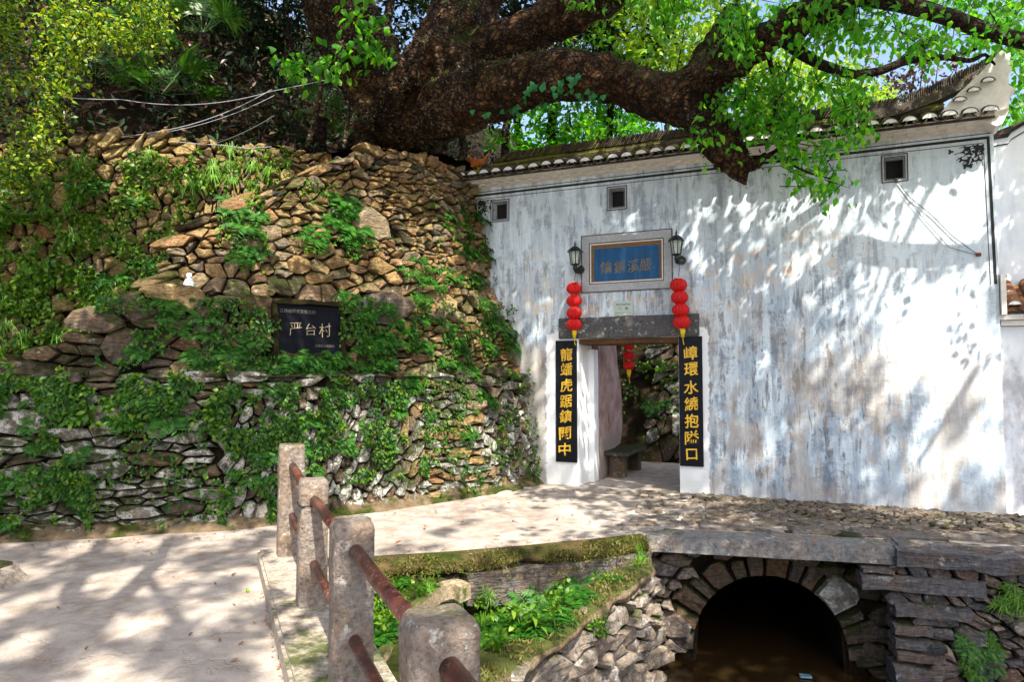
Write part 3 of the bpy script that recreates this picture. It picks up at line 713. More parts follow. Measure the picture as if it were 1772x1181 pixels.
# right abutment: big flat courses and rubble facing the viewer
RA = gz(1548, 952)[:2]; RB = gz(1790, 966)[:2]; RDD = (RB - RA) / np.linalg.norm(RB - RA); RNN = np.array([RDD[1], -RDD[0]])
RW = Plane((*RA, 0), (*RDD, 0), (*RNN, 0), -.02)
abut = thing('stone_abutment', (*RA, -1.5), 'shaded dry stone abutment of long flat slates right of the arch', 'stone wall')
def big(px0, py0, px1, py1, m, **k):
    u0, z1 = RW.hit(px0, py0); u1, z0 = RW.hit(px1, py1); slab(RW, u0, u1, z0, z1, k.pop('f', .05), m, abut, 'stone', amp=k.pop('amp', .022), **k)
B_ = M['stone_blue']
big(1546, 966, 1668, 978, B_, cuts=2, amp=.008); 
o = slab(RW, .0, 1.35, -.125, .012, .10, B_, abut, 'coping_stone', .5, .03, skew=-.02, cuts=6, seed=5); 
slab(RW, 1.37, 2.9, -.14, .0, .09, B_, abut, 'coping_stone', .5, .03, cuts=6, seed=6)
big(1487, 992, 1700, 1030, B_, f=.10, seed=7); big(1545, 1042, 1678, 1074, B_, f=.06, seed=8, amp=.03); big(1490, 981, 1545, 991, B_, f=.08, cuts=2, amp=.01)
big(1546, 1079, 1612, 1101, B_, seed=9, cuts=3); big(1548, 1104, 1612, 1124, B_, seed=10, cuts=3); big(1549, 1127, 1634, 1149, B_, seed=11, cuts=3); big(1546, 1152, 1628, 1192, B_, seed=12, cuts=3, f=.07); big(1549, 1196, 1640, 1230, B_, seed=13, cuts=3)
def fr(u, z):
    x, y = px_of(RW, u, z)
    if x < 1546 or z > -.15: return None
    if 990 < y < 1033 and x < 1704: return None
    if 1040 < y < 1077 and x < 1682: return None
    if y >= 1077 and x < 1616: return None
    if y > 1124 and x < 1638: return None
    return (-8 if y < 1130 else 4, 2.1, .12 if y < 1040 else .15, 16)
lay(abut, RW, seeds((0, 3.2, -1.6, -.14), fr, 260, rs=9), lambda c, px, py, rg: B_ if rg.random() < .75 else M['stone_stream'], rs=19, proud=(0, .06), limit=200)
backing('mortar_bed', RW, .0, 4.5, -1.7, -.02, .15, .12, E3, abut)
b = MB(); p0 = RW.P(.0, -1.7, -.05); p1 = AW.P(dl + .12, -1.7, -.1); b.add([p0, p1, p1 + [0, 0, 1.6], p0 + [0, 0, 1.6]], [(0, 1, 2, 3)]); b.build('return_face', E3, abut)
RT = Plane(RW.P(.02, 0, .03), (p1 - p0) / np.linalg.norm(p1 - p0), (-RDD[0], -RDD[1], 0))
lay(abut, RT, seeds((.2, .55, -1.5, -.2), lambda u, z: (0, 1.5, .17, 4), 40, rs=21), lambda c, px, py, rg: M['stone_dark'], rs=22)

# ------------------------------------------------------------------ paving: deck slabs, crazy paving and the cobbled strip along the wall
pav = Flat((*DKA, 0), (*DKD, 0), (*(-DKN), 0))
court = thing('paved_court', (*DKA, 0), None, None); court['kind'] = 'structure'; court.name = 'court_paving'
rg = np.random.default_rng(31)
def pave(poly, m, name, h=.018, gap=.008):
    g = stone_geo(pav, [np.array(p, float) for p in poly], rg, gap=gap, proud=(h * .6, h), depth=.02, tilt=.004, bev=.004)
    if g: mesh_obj(name, g[0], g[1], m, court, loc=g[0][-1])
xs = [.02, .85, 1.75, 2.35, 3.2, 4.2, 5.4]
for i in range(len(xs) - 1):
    s_ = .39 + .02 * rg.random(); e_ = .74 + .05 * rg.random()
    if xs[i] >= 2.2: pave([(xs[i], .02), (xs[i + 1], .02), (xs[i + 1], .36), (xs[i], .36)], M['stone_slab'], 'paving_slab', .012)
    pave([(xs[i] - .3, s_), (xs[i + 1] - .3, s_), (xs[i + 1] - .3, e_), (xs[i] - .3, e_)], M['stone_slab'], 'paving_slab', .02)
wallu = lambda s: pav_uv(gw(s, 0, 0))
def pav_uv(p): d = np.asarray(p)[:2] - DKA; return float(d @ DKD), float(d @ -DKN)
g0 = pav_uv(gw(0.3, 0)); g1 = pav_uv(gw(5.64, 0))
def vwall(u): return g0[1] + (g1[1] - g0[1]) * (u - g0[0]) / (g1[0] - g0[0])
def fc(u, v):
    if v < .80 or v > vwall(u) - .06: return None
    dw = vwall(u) - v
    x, y, _ = proj(pav.P(u, v)); 
    if x < 1120: return None
    lo = np.interp(u, [0, 1.2, 2.2, 4.6], [.7, 1.0, 1.2, 1.05])
    if dw < lo: return (28, 2.5, .105, 16)
    return (0, 1.7, .24, 25)
lay(court, pav, seeds((-.3, 5.0, .8, 3.2), fc, 520, rs=33, tight=.75), lambda c, px, py, rg: M['stone_cobble'], name='cobble', rs=34, proud=(.006, .018), depth=.02, tilt=.03, limit=300, stuff='cobbles', gap=.012, bev=.006)
us_ = np.linspace(-.25, 5.2, 30); V = []
for u in us_: a_ = vwall(u) + .02; V += [pav.P(u, a_ - np.interp(u, [0, 1.2, 2.2, 4.6], [.7, 1.0, 1.2, 1.05]) + .06 * mnoise.noise(Vector((u * 3, 1, 1))), .004), pav.P(u, a_, .004)]
mesh_obj('cobble_bed', V, [(2 * i, 2 * i + 2, 2 * i + 3, 2 * i + 1) for i in range(29)], M['earth_joint'], court)
lay(court, pav, seeds((-2.4, .5, .25, 2.6), lambda u, v: None if (v > vwall(u) - .1 or proj(pav.P(u, v))[0] > 1180 or proj(pav.P(u, v))[0] < 900 + 120 * math.sin(v * 5) or v < .15 + max(0, -u) * .2) else (15, 1.7, .34, 25), 120, rs=35), lambda c, px, py, rg: M['concrete_road'], name='paving_stone', rs=36, proud=(.002, .005), depth=.02, tilt=.004, limit=120, gap=.007, bev=.004)
# ------------------------------------------------------------------ the white gate wall
def plaster():
    n = NT('old_white_plaster'); p = n.pos; rel = n.vm('SUBTRACT', p, tuple(GA)); s = n.dot(rel, tuple(GD)); z = n.sep(p)[2]
    q = n.xyz(s, z, 0.0)
    wob = n.noise(q, 2.2, 5, .6); wob2 = n.noise(q, 7, 4, .6)
    big = n.noise(n.sv(q, (.9, .55, 1)), 1.3, 5, .6, .6)
    streak = n.noise(n.sv(q, (7.0, .75, 1)), 1.0, 8, .72, .25); streak2 = n.noise(n.sv(q, (12.0, 1.5, 1)), 1.0, 6, .7, .2)
    trowel = n.noise(n.sv(q, (4.5, 15.0, 1)), 1.0, 7, .75, 1.2); fine = n.noise(q, 55, 6, .75)
    blot = n.noise(n.sv(q, (5.0, 3.0, 1)), 1.0, 9, .75, .5)
    col = n.ramp(fine, [(.35, (.56, .655, .74)), (.6, (.68, .765, .83))])
    # how dirty the wall is at each height: more under the middle, clean near the top and at the corner
    low = n.sm(z, 3.9, 1.6); zm = n.math('ADD', .58, n.math('MULTIPLY', low, .42)); right = n.sm(s, 5.5, 3.7, .42, 1.0)
    amt = n.math('MULTIPLY', zm, right)
    g1 = n.math('MULTIPLY', n.sm(n.math('ADD', n.math('MULTIPLY', streak, .62), n.math('MULTIPLY', big, .42)), .45, .57), amt)
    col = n.mix(n.math('MULTIPLY', g1, .85), col, n.ramp(blot, [(.38, (.17, .225, .30)), (.5, (.33, .42, .52)), (.62, (.46, .48, .48))]))
    g2 = n.math('MULTIPLY', n.math('MULTIPLY', n.sm(streak2, .50, .58), n.sm(blot, .45, .55)), amt)
    col = n.mix(n.math('MULTIPLY', g2, .8), col, (.085, .09, .105))
    tk = n.math('MULTIPLY', n.math('MULTIPLY', n.sm(trowel, .53, .62), n.sm(n.noise(q, 1.6, 5, .65), .42, .56)), n.math('ADD', .35, n.math('MULTIPLY', amt, .5)))
    col = n.mix(n.math('MULTIPLY', tk, .55), col, (.24, .29, .35))
    bl = n.math('MULTIPLY', n.sm(n.noise(n.sv(q, (2.2, 1.2, 1)), 1.0, 7, .7), .515, .585), n.math('MULTIPLY', n.sm(n.math('ADD', n.math('MULTIPLY', trowel, .35), n.math('MULTIPLY', streak, .65)), .40, .56), amt))
    col = n.mix(n.math('MULTIPLY', bl, .8), col, (.13, .155, .20))
    # tan damp areas low down, ochre smears around the plaque
    tan = n.math('MULTIPLY', n.sm(n.noise(n.sv(q, (2.4, 1.0, 1)), 1.0, 7, .7), .46, .57), n.sm(z, 3.8, 1.0))
    col = n.mix(n.math('MULTIPLY', tan, .55), col, (.42, .33, .25))
    def around(sc, zc, rs, rz):
        a = n.math('DIVIDE', n.math('SUBTRACT', s, sc), rs); b = n.math('DIVIDE', n.math('SUBTRACT', z, zc), rz)
        return n.sm(n.math('ADD', n.math('MULTIPLY', a, a), n.math('MULTIPLY', b, b)), 1.0, .1)
    och = n.math('MAXIMUM', n.math('MAXIMUM', around(1.0, 2.58, 1.0, .28), around(2.45, 2.75, .7, .5)), n.math('MAXIMUM', around(-.1, 2.9, .35, .8), around(3.4, 3.15, 1.1, .5)))
    oc = n.math('MULTIPLY', och, n.sm(n.noise(n.sv(q, (4.0, 3.6, 1)), 1.0, 7, .75, .3), .49, .62))
    col = n.mix(n.math('MULTIPLY', oc, .5), col, n.ramp(blot, [(.35, (.62, .33, .10)), (.65, (.66, .47, .27))]))
    # damp foot
    ft = n.sm(n.math('ADD', z, n.math('MULTIPLY', wob, .5)), .62, .25)
    col = n.mix(n.math('MULTIPLY', ft, .5), col, (.36, .345, .35))
    # bare brown render left of the gate, fresh whitewash on both jambs with ragged edges
    br = n.math('MULTIPLY', n.sm(n.math('ADD', s, n.math('MULTIPLY', wob2, .25)), .16, .09), n.sm(n.math('ADD', z, n.math('MULTIPLY', wob, .6)), 2.5, 2.1))
    col = n.mix(n.math('MULTIPLY', br, .78), col, n.ramp(blot, [(.35, (.22, .19, .165)), (.6, (.42, .37, .31)), (.75, (.62, .58, .52))]))
    e = n.math('ADD', s, n.math('MULTIPLY', n.math('SUBTRACT', wob2, .5), .14)); zt = n.sm(n.math('ADD', z, n.math('MULTIPLY', wob2, .3)), 2.42, 2.36)
    fl = n.math('MULTIPLY', n.math('MULTIPLY', n.sm(e, .0, .02), n.sm(e, .85, .83)), zt)
    fr_ = n.math('MULTIPLY', n.math('MULTIPLY', n.sm(e, 1.7, 1.72), n.sm(e, 2.36, 2.34)), zt)
    col = n.mix(n.math('MULTIPLY', n.math('MAXIMUM', fl, fr_), .96), col, n.mix(n.math('MULTIPLY', n.sm(n.math('ADD', z, wob), .9, .4), .3), (.80, .81, .82), (.60, .62, .52)))
    # green growth beside the stone terrace
    gr = n.math('MULTIPLY', n.sm(n.math('ADD', s, n.math('MULTIPLY', wob, .5)), -.55, -.95), .7)
    col = n.mix(gr, col, (.22, .25, .12))
    n.bump(n.math('ADD', n.math('MULTIPLY', trowel, .6), n.math('ADD', n.math('MULTIPLY', fine, .25), n.math('MULTIPLY', blot, .5))), .5, .02)
    return n.fin(col, .9, .15)
M['plaster'] = plaster()
M['paint_black'] = plain('paint_black', (.012, .012, .014), .6, .3, 0, .3, 30, .05)
M['white_lime'] = plain('white_lime', (.70, .67, .62), .85, .15, 0, .14, 14, .25)
M['lime_grey'] = plain('lime_grey', (.36, .37, .39), .85, .15, 0, .2, 25, .2)
M['dark_void'] = plain('dark_void', (.02, .02, .02), .9, .1)
gate = thing('gate_wall', GA, 'old white plastered village gate wall with dark streaks and a curling tiled top', 'gate wall')
ZT = 4.62
SX = [-1.75, -.87, -.64, .51, 1.0, 1.21, 1.955, 4.515, 4.715, 5.64]; ZX = [-.35, 2.13, 4.02, 4.28, ZT]
TH = .62
def is_open(i, j):
    s0, z0 = SX[i], ZX[j]
    if .5 <= s0 < 1.95 and j == 0: return True
    return j == 2 and i in (1, 4, 7)
b = MB()
for i in range(len(SX) - 1):
    for j in range(len(ZX) - 1):
        if is_open(i, j): continue
        s0, s1, z0, z1 = SX[i], SX[i + 1], ZX[j], ZX[j + 1]
        b.add([gw(s0, z0), gw(s1, z0), gw(s1, z1), gw(s0, z1)], [(0, 1, 2, 3)]); b.add([gw(s0, z0, TH), gw(s1, z0, TH), gw(s1, z1, TH), gw(s0, z1, TH)], [(3, 2, 1, 0)])
def reveal(s0, s1, z0, z1, bottom=True):
    b.add([gw(s0, z0), gw(s0, z0, TH), gw(s0, z1, TH), gw(s0, z1)], [(3, 2, 1, 0)]); b.add([gw(s1, z0), gw(s1, z0, TH), gw(s1, z1, TH), gw(s1, z1)], [(0, 1, 2, 3)])
    b.add([gw(s0, z1), gw(s1, z1), gw(s1, z1, TH), gw(s0, z1, TH)], [(3, 2, 1, 0)])
    if bottom: b.add([gw(s0, z0), gw(s1, z0), gw(s1, z0, TH), gw(s0, z0, TH)], [(0, 1, 2, 3)])
reveal(.51, 1.955, -.35, 2.13, False)
for i in (1, 4, 7): reveal(SX[i], SX[i + 1], 4.02, 4.28)
for s in (-1.75, 5.64): b.add([gw(s, -.35), gw(s, -.35, TH), gw(s, ZT, TH), gw(s, ZT)], [(0, 1, 2, 3)] if s > 0 else [(3, 2, 1, 0)])
b.add([gw(-1.75, ZT), gw(5.64, ZT), gw(5.64, ZT, TH), gw(-1.75, ZT, TH)], [(0, 1, 2, 3)])
o = b.build('wall', M['plaster'], gate)
# whitewashed jamb pillar that stands a little proud inside the opening on the left
b = MB(); b.gbox(.512, .60, -.02, 1.99, .45, TH + .06); rough_mesh(b.build('jamb', M['plaster'], gate), 3, .01, 4)
M['timber'] = plain('timber', (.10, .05, .022), .8, .2, 0, .5, 18, .3)
b = MB(); b.gbox(.515, 1.95, 2.055, 2.128, .03, .60); rough_mesh(b.build('timber_lintel', M['timber'], gate), 4, .01, 4)
# small square vents with painted frames
for i in (1, 4, 7):
    s0, s1 = SX[i], SX[i + 1]; b = MB(); e = .035
    for (a, c, z0, z1) in ((s0 - e, s1 + e, 4.28, 4.28 + e), (s0 - e, s1 + e, 4.02 - e, 4.02), (s0 - e, s0, 4.02, 4.28), (s1, s1 + e, 4.02, 4.28)): b.gbox(a, c, z0, z1, -.006, .02)
    fr0 = b.build('vent_frame', M['lime_grey'], gate)
    b = MB(); t = .009
    for g in (e, 0.004):
        for (a, c, z0, z1) in ((s0 - g - t, s1 + g + t, 4.28 + g, 4.28 + g + t), (s0 - g - t, s1 + g + t, 4.02 - g - t, 4.02 - g), (s0 - g - t, s0 - g, 4.02 - g, 4.28 + g), (s1 + g, s1 + g + t, 4.02 - g, 4.28 + g)): b.gbox(a, c, z0, z1, -.011 if g > .01 else -.0085, .01)
    b.build('frame_line', M['paint_black'], fr0)
    b = MB(); b.gbox(s0 + .004, s1 - .004, 4.024, 4.276, .13, TH - .04); b.build('vent_shade_block', M['dark_void'], gate)  # near-black block stands in for the shade deep inside the vent
# painted black border: one broad stripe between two thin lines, down both sides
bo = [(-1.21, 4.435), (5.585, 4.405)]
def stripe(s0, z0, s1, z1, wid, m, pr=.004):
    d = np.array([s1 - s0, z1 - z0]); L = np.linalg.norm(d); d /= L; nn = np.array([-d[1], d[0]]) * wid / 2; b = MB()
    P = [(s0 - nn[0], z0 - nn[1]), (s1 - nn[0], z1 - nn[1]), (s1 + nn[0], z1 + nn[1]), (s0 + nn[0], z0 + nn[1])]
    b.hexa([gw(*P[0], -pr), gw(*P[1], -pr), gw(*P[1], .01), gw(*P[0], .01), gw(*P[3], -pr), gw(*P[2], -pr), gw(*P[2], .01), gw(*P[3], .01)]); return b.build('painted_border', m, gate)
stripe(-1.21, 4.425, 5.60, 4.395, .032, M['paint_black']); stripe(-1.24, 4.475, 5.64, 4.445, .009, M['paint_black'], .005); stripe(-1.17, 4.365, 5.53, 4.335, .008, M['paint_black'], .0045)
stripe(5.585, 4.379, 5.61, 2.66, .030, M['paint_black']); stripe(5.537, 4.33, 5.56, 2.66, .007, M['paint_black'], .0045)
stripe(-1.20, 4.41, -1.22, 3.9, .026, M['paint_black']); stripe(-1.16, 4.36, -1.18, 3.9, .007, M['paint_black'], .0045)
# ink-painted corner sprays
rg = np.random.default_rng(40)
for (cs, cz, sg) in ((-1.13, 4.335, 1), (5.52, 4.31, -1)):
    b = MB()
    for i in range(34):
        a = rg.uniform(0, math.pi / 2); r = rg.uniform(.02, .34) * (1 if rg.random() < .5 else .8)
        c = (cs + sg * r * math.cos(a) * .95, cz - r * math.sin(a)); n_ = 7; sz = rg.uniform(.012, .03); ro = rg.uniform(0, 6)
        V = [gw(c[0] + sz * (1.5 + .7 * math.cos(3 * t)) * math.cos(t + ro) * .7, c[1] + sz * (1 + .5 * math.cos(3 * t)) * math.sin(t + ro), -.003 - .0001 * i) for t in np.linspace(0, 2 * math.pi, n_ * 2, endpoint=False)]
        b.add(V, [tuple(range(len(V)))])
    for i in range(7):
        a = i / 6 * math.pi / 2; L = .33; p0 = np.array([cs, cz]); p1 = p0 + np.array([sg * math.cos(a), -math.sin(a)]) * L * rg.uniform(.6, 1); nn = np.array([-(p1 - p0)[1], (p1 - p0)[0]]); nn = nn / np.linalg.norm(nn) * .004
        b.add([gw(*(p0 - nn), -.0028), gw(*(p1 - nn), -.0028), gw(*(p1 + nn), -.0028), gw(*(p0 + nn), -.0028)], [(0, 1, 2, 3)])
    b.build('corner_ornament', M['paint_black'], gate)
# stone lintel
M['lintel_stone'] = rock('lintel_stone', [(.085, .095, .11)], .35, 0, 2.0, .15, .3, .1)
b = MB(); b.gbox(.21, 2.24, 2.135, 2.44, -.03, .25); o = b.build('stone_lintel', M['lintel_stone'], gate); bevel_mesh(o, .012, 2); rough_mesh(o, 4, .004, 5)
# plaque recess with frame, blue board and characters
M['wood_gilt'] = plain('wood_gilt', (.16, .075, .022), .6, .35, 0, .3, 25, .2)
def bluemat():
    n = NT('faded_blue_paint'); a = n.noise(n.sv(n.pos, (6, 6, 1.2)), 1.5, 7, .7); c = n.noise(n.sv(n.pos, (2, 2, 20)), 1.0, 5, .6)
    col = n.ramp(a, [(.28, (.002, .035, .10)), (.55, (.004, .075, .20)), (.8, (.04, .17, .34))]); col = n.mix(n.math('MULTIPLY', n.sm(c, .55, .7), .3), col, (.01, .035, .08)); return n.fin(col, .55, .3)
M['blue_board'] = bluemat()
plq = thing('name_plaque', gw(1.23, 2.81), 'blue name board with four old gilt characters in a grey plaster frame above the gateway', 'plaque')
def ringbox(s0, s1, z0, z1, e, w0, w1, m, name, parent):
    b = MB(); e = e if isinstance(e, tuple) else (e,) * 4
    for (a, c, p, q_) in ((s0, s1, z1 - e[0], z1), (s0, s1, z0, z0 + e[1]), (s0, s0 + e[2], z0 + e[1], z1 - e[0]), (s1 - e[3], s1, z0 + e[1], z1 - e[0])): b.gbox(a, c, p, q_, w0, w1)
    return b.build(name, m, parent)
ringbox(.575, 1.88, 2.81, 3.63, .115, -.014, .03, M['lime_grey'], 'plaster_frame', plq)
ringbox(.565, 1.89, 2.80, 3.64, .010, -.018, .02, M['paint_black'], 'frame_line', plq)
ringbox(.685, 1.77, 2.92, 3.52, .010, -.0175, .02, M['paint_black'], 'frame_line', plq)
ringbox(.696, 1.759, 2.931, 3.509, .018, -.010, .02, M['white_lime'], 'inner_band', plq)
ringbox(.714, 1.741, 2.949, 3.491, (.055, .008, .04, .032), -.0055, .02, M['wood_gilt'], 'wood_frame', plq)
b = MB(); b.gbox(.756, 1.707, 2.958, 3.434, -.003, .02); b.build('board', M['blue_board'], plq)
M['old_gilt'] = plain('old_gilt', (.24, .17, .06), .6, .3, 0, .35, 60, .1)
for ch, px, py in zip('鑰鎖溪嚴', (1049, 1072.5, 1096, 1117), (463.5, 462, 460.5, 458.5)):
    s, z = gwpx(px, py); put_text('character', ch, plq, gw(s, z, -.0045), GD, (0, 0, 1), GN, height=.175, width=.165, m=M['old_gilt'], bold=-.005, shear=.1, ext=.012, brush=.05)
# small notice above the lintel
M['pale_plate'] = plain('pale_plate', (.42, .50, .45), .6, .3, 0, .08, 40, .05); M['ink'] = plain('ink', (.03, .04, .04), .6, .3)
nt = thing('notice_plate', gw(1.19, 2.46), 'small pale green heritage plate above the stone lintel', 'sign')
b = MB(); b.gbox(1.05, 1.325, 2.455, 2.655, -.016, .0); b.build('plate', M['pale_plate'], nt)
put_text('character', '县级文物保护单位', nt, gw(1.187, 2.607, -.017), GD, (0, 0, 1), GN, width=.21, height=.03, m=M['ink'], ext=.01)
for s, ch in ((1.14, '门'), (1.235, '楼')): put_text('character', ch, nt, gw(s, 2.55, -.017), GD, (0, 0, 1), GN, height=.043, m=M['ink'], ext=.01)
put_text('character', '景德镇市人民政府 一九八五年', nt, gw(1.187, 2.485, -.017), GD, (0, 0, 1), GN, width=.225, height=.016, m=M['ink'], ext=.01)
# couplet boards
M['board_black'] = plain('board_black', (.006, .008, .012), .5, .15, 0, .25, 12, .05)
M['gold_letter'] = plain('gold_letter', (.80, .47, .03), .45, .4, .0, .12, 30, .05)
for side, txt, s0, s1, z0, z1, xs_, ys in (('left', '龍蟠虎踞鎮關中', .165, .49, .337, 2.11, (980.5, 980.5, 980, 979.5, 979, 978, 977.5), (613.5, 639.5, 667, 695, 721, 750, 778)), ('right', '嶂環水繞抱隘口', 1.962, 2.275, .372, 2.13, (1195, 1196, 1196, 1196.5, 1197, 1197, 1197), (611, 639, 670.5, 699, 729, 758, 787))):
    cb = thing('couplet_board', gw((s0 + s1) / 2, z0), 'tall black board with seven gold characters on the %s gate jamb' % ('left' if side == 'left' else 'right'), 'couplet board', 'couplet boards flanking the gateway')
    b = MB(); b.gbox(s0, s1, z0, z1, -.028, -.001); bevel_mesh(b.build('board', M['board_black'], cb), .003, 1)
    for ch, px, py in zip(txt, xs_, ys):
        s, z = gwpx(px, py, .03); put_text('character', ch, cb, gw(s, z, -.0285), GD, (0, 0, 1), GN, height=.185 if ch not in '口' else .15, width=.185 if ch not in '口' else .15, m=M['gold_letter'], bold=.012, shear=.10, ext=.02, brush=.06)
# ------------------------------------------------------------------ tiled top of the wall
M['roof_tile'] = rock('roof_tile', [(.05, .05, .052), (.075, .07, .065), (.04, .042, .048), (.09, .075, .06)], .15, .38, 2, .2, .4, 0)
M['roof_moss'] = rock('roof_moss', [(.07, .07, .055), (.10, .09, .06)], .1, .8, 2, .2, .4, 0, ((.05, .07, .01), (.26, .27, .03)))
M['tile_white'] = plain('tile_white', (.80, .80, .78), .8, .2, 0, .1, 30, .1)
OV = .36
ZE = gwpx(1100, 262, OV)[1]; ZE2 = gwpx(1589, 203, OV)[1]; print('eave z', ZE, ZE2, [round(gwpx(x, y, OV)[0], 2) for x, y in ((837, 299), (900, 288), (971, 277), (1040, 269), (1433, 222), (1526, 210.6), (1692, 194))], [round(gwpx(x, y, OV)[1], 2) for x, y in ((837, 299), (900, 288), (971, 277), (1040, 269), (1433, 222), (1526, 210.6), (1692, 194))])
roof = MB()
S0, S1 = -1.60, 5.60
def ez(s): return 4.655 - .0095 * (s + .86)            # centre of the eave tile ends
R0 = [gw(S0, ez(S0) - .075, -OV + .05), gw(S1, ez(S1) - .075, -OV + .05), gw(S1, 4.80, .12), gw(S0, 4.84, .12)]
roof.hexa([R0[0], R0[1], R0[2], R0[3], R0[0] + [0, 0, .03], R0[1] + [0, 0, .03], R0[2] + [0, 0, .03], R0[3] + [0, 0, .03]])
# back slope
R1 = [gw(S0, 4.84, .12), gw(S1, 4.80, .12), gw(S1, 4.62, .75), gw(S0, 4.66, .75)]
roof.hexa([R1[0], R1[1], R1[2], R1[3], R1[0] + [0, 0, .03], R1[1] + [0, 0, .03], R1[2] + [0, 0, .03], R1[3] + [0, 0, .03]])
roofo = roof.build('tiled_roof', M['roof_tile'], gate)
rg = np.random.default_rng(50)
def half_tile(s, w0, z0, w1, z1, r0, r1, up, th=.012, n=7, endcap=False, cap_m=1):
    V = []; F = []; mi = []
    ang = np.linspace(0, math.pi, n)
    for (w, z, r) in ((w0, z0, r0), (w1, z1, r1)):
        for rr in (r, r - th):
            for a in ang: V.append(gw(s + rr * math.cos(a), z + (rr * math.sin(a)) * (.8 if up else -.8), w))
    for k in range(n - 1):
        F += [(k, k + 1, 2 * n + k + 1, 2 * n + k), (n + k + 1, n + k, 3 * n + k, 3 * n + k + 1), (k + 1, k, n + k, n + k + 1)]; mi += [0, 0, 0]
    if endcap:
        c = [gw(s + (r0 - .006) * math.cos(a), z0 + (r0 - .006) * math.sin(a) * .8 - .004, w0 + .004) for a in ang] + [gw(s + (r0 * .75) * math.cos(a), z0 + .016 - .012 * math.sin(a), w0 + .004) for a in ang[::-1][1:-1]]
        b0 = len(V); V += c; F.append(tuple(range(b0, b0 + len(c)))); mi.append(1)
    return V, F, mi
k = int((S1 - S0) / .2005)
for i in range(k + 1):
    s = -.859 - .2005 * 3 + .2005 * i + rg.normal(0, .006)
    if s > S1 - .03: break
    z = ez(s) + rg.normal(0, .006)
    for j in range(2):                                  # cover tiles, lower one with the white-painted end
        w0 = -OV + j * .22; w1 = w0 + .27; zz = z + j * .085
        V, F, mi = half_tile(s, w0, zz + .004 * j, w1, zz + .10, .086 - .006 * j, .072, True, endcap=(j == 0))
        mesh_obj('cover_tile', V, F, [M['roof_tile'] if rg.random() < .6 else M['roof_moss'], M['tile_white']], roofo, loc=V[0], midx=mi)
    s2 = s + .1
    if s2 < S1 - .05:
        V, F, mi = half_tile(s2, -OV - .03, z - .006, -OV + .28, z + .085, .078, .075, False, th=.014)
        mesh_obj('trough_tile', V, F, [M['roof_tile'], M['roof_tile']], roofo, loc=V[0], midx=mi)
# ridge: mossy half-round course, then thin tiles stood on edge and leaning
sr = np.arange(-.85, 5.0, .30)
for s in sr:
    V = []; zz = 4.855 - .03 * (s + .8) / 5.4 + rg.normal(0, .004)
    b = MB(); b.tube([gw(s, zz, .0), gw(s + .295, zz - .002, .0)], .062, 10); 
    o = b.build('ridge_base_tile', M['roof_moss'], roofo, loc=gw(s, zz, 0))
s = -.85; nR = 0
while s < 5.72:
    curve = max(0.0, (s - 4.45)) ; up = .42 * (curve / 1.25) ** 1.7 if curve > 0 else 0
    z0 = 4.885 + .02 * min(1, (s + .85) / .3) - .03 * (s + .8) / 5.4 + up; h = .125 + rg.normal(0, .007) - .05 * max(0, (s - 5.2)); lean = .085 - .085 * min(1, curve * 2.5)
    if s < -.6: h *= .55 + .45 * (s + .85) / .25
    d = .085; P = [gw(s, z0, -d), gw(s + .014, z0, -d), gw(s + .014, z0, d), gw(s, z0, d)]; L = gw(lean, h) - gw(0, 0)
    b = MB(); b.hexa(P + [p + L for p in P]); b.build('ridge_tile', M['roof_moss'] if s < 3.2 and rg.random() < .55 else M['roof_tile'], roofo, loc=P[0])
    s += (.030 if s < 4.3 else .021) + abs(rg.normal(0, .003)); nR += 1
V = []; F = []
for i, sx in enumerate(np.linspace(4.2, 5.74, 24)):
    cu = max(0.0, sx - 4.45); zz = 4.885 - .03 * (sx + .8) / 5.4 + .42 * (cu / 1.25) ** 1.7
    for w, dz in ((-.10, -.09), (-.10, .03), (.10, .03), (.10, -.09)): V.append(gw(sx, zz + dz, w))
for i in range(23):
    for j in range(4): F.append((i * 4 + j, (i + 1) * 4 + j, (i + 1) * 4 + (j + 1) % 4, i * 4 + (j + 1) % 4))
F += [(3, 2, 1, 0), (92, 93, 94, 95)]
mesh_obj('ridge_curve', V, F, M['roof_tile'], roofo)
print('ridge tiles', nR)
# plaster cove with two rows of little corbel bricks below the eave
V = []; F = []; pr = [(-.0, 4.535), (-.045, 4.548), (-.055, 4.565), (-.15, 4.572), (-.165, 4.585), (-.27, 4.592), (-.29, 4.603), (-.30, 4.62), (.02, 4.63)]
ns = 30
for i in range(ns):
    s = S0 + (5.64 - S0) * i / (ns - 1)
    for w, z in pr: V.append(gw(s, z - .0075 * (s + .86), w - .003))
for i in range(ns - 1):
    for j in range(len(pr) - 1): F.append((i * 9 + j, (i + 1) * 9 + j, (i + 1) * 9 + j + 1, i * 9 + j + 1))
F.append(tuple(range((ns - 1) * 9, ns * 9)))
corn = mesh_obj('cornice', V, F, M['white_lime'], gate)
for i in range(36):
    for row, (w, z) in enumerate(((-.055, 4.555), (-.165, 4.572))):
        s = -1.45 + .2 * i + row * .1
        if s > 5.5: continue
        b = MB(); zz = z - .0075 * (s + .86); b.gbox(s, s + .085, zz - .008, zz + .022, w - .05, w + .01); b.build('corbel_brick', M['white_lime'], corn, loc=gw(s, zz, w))
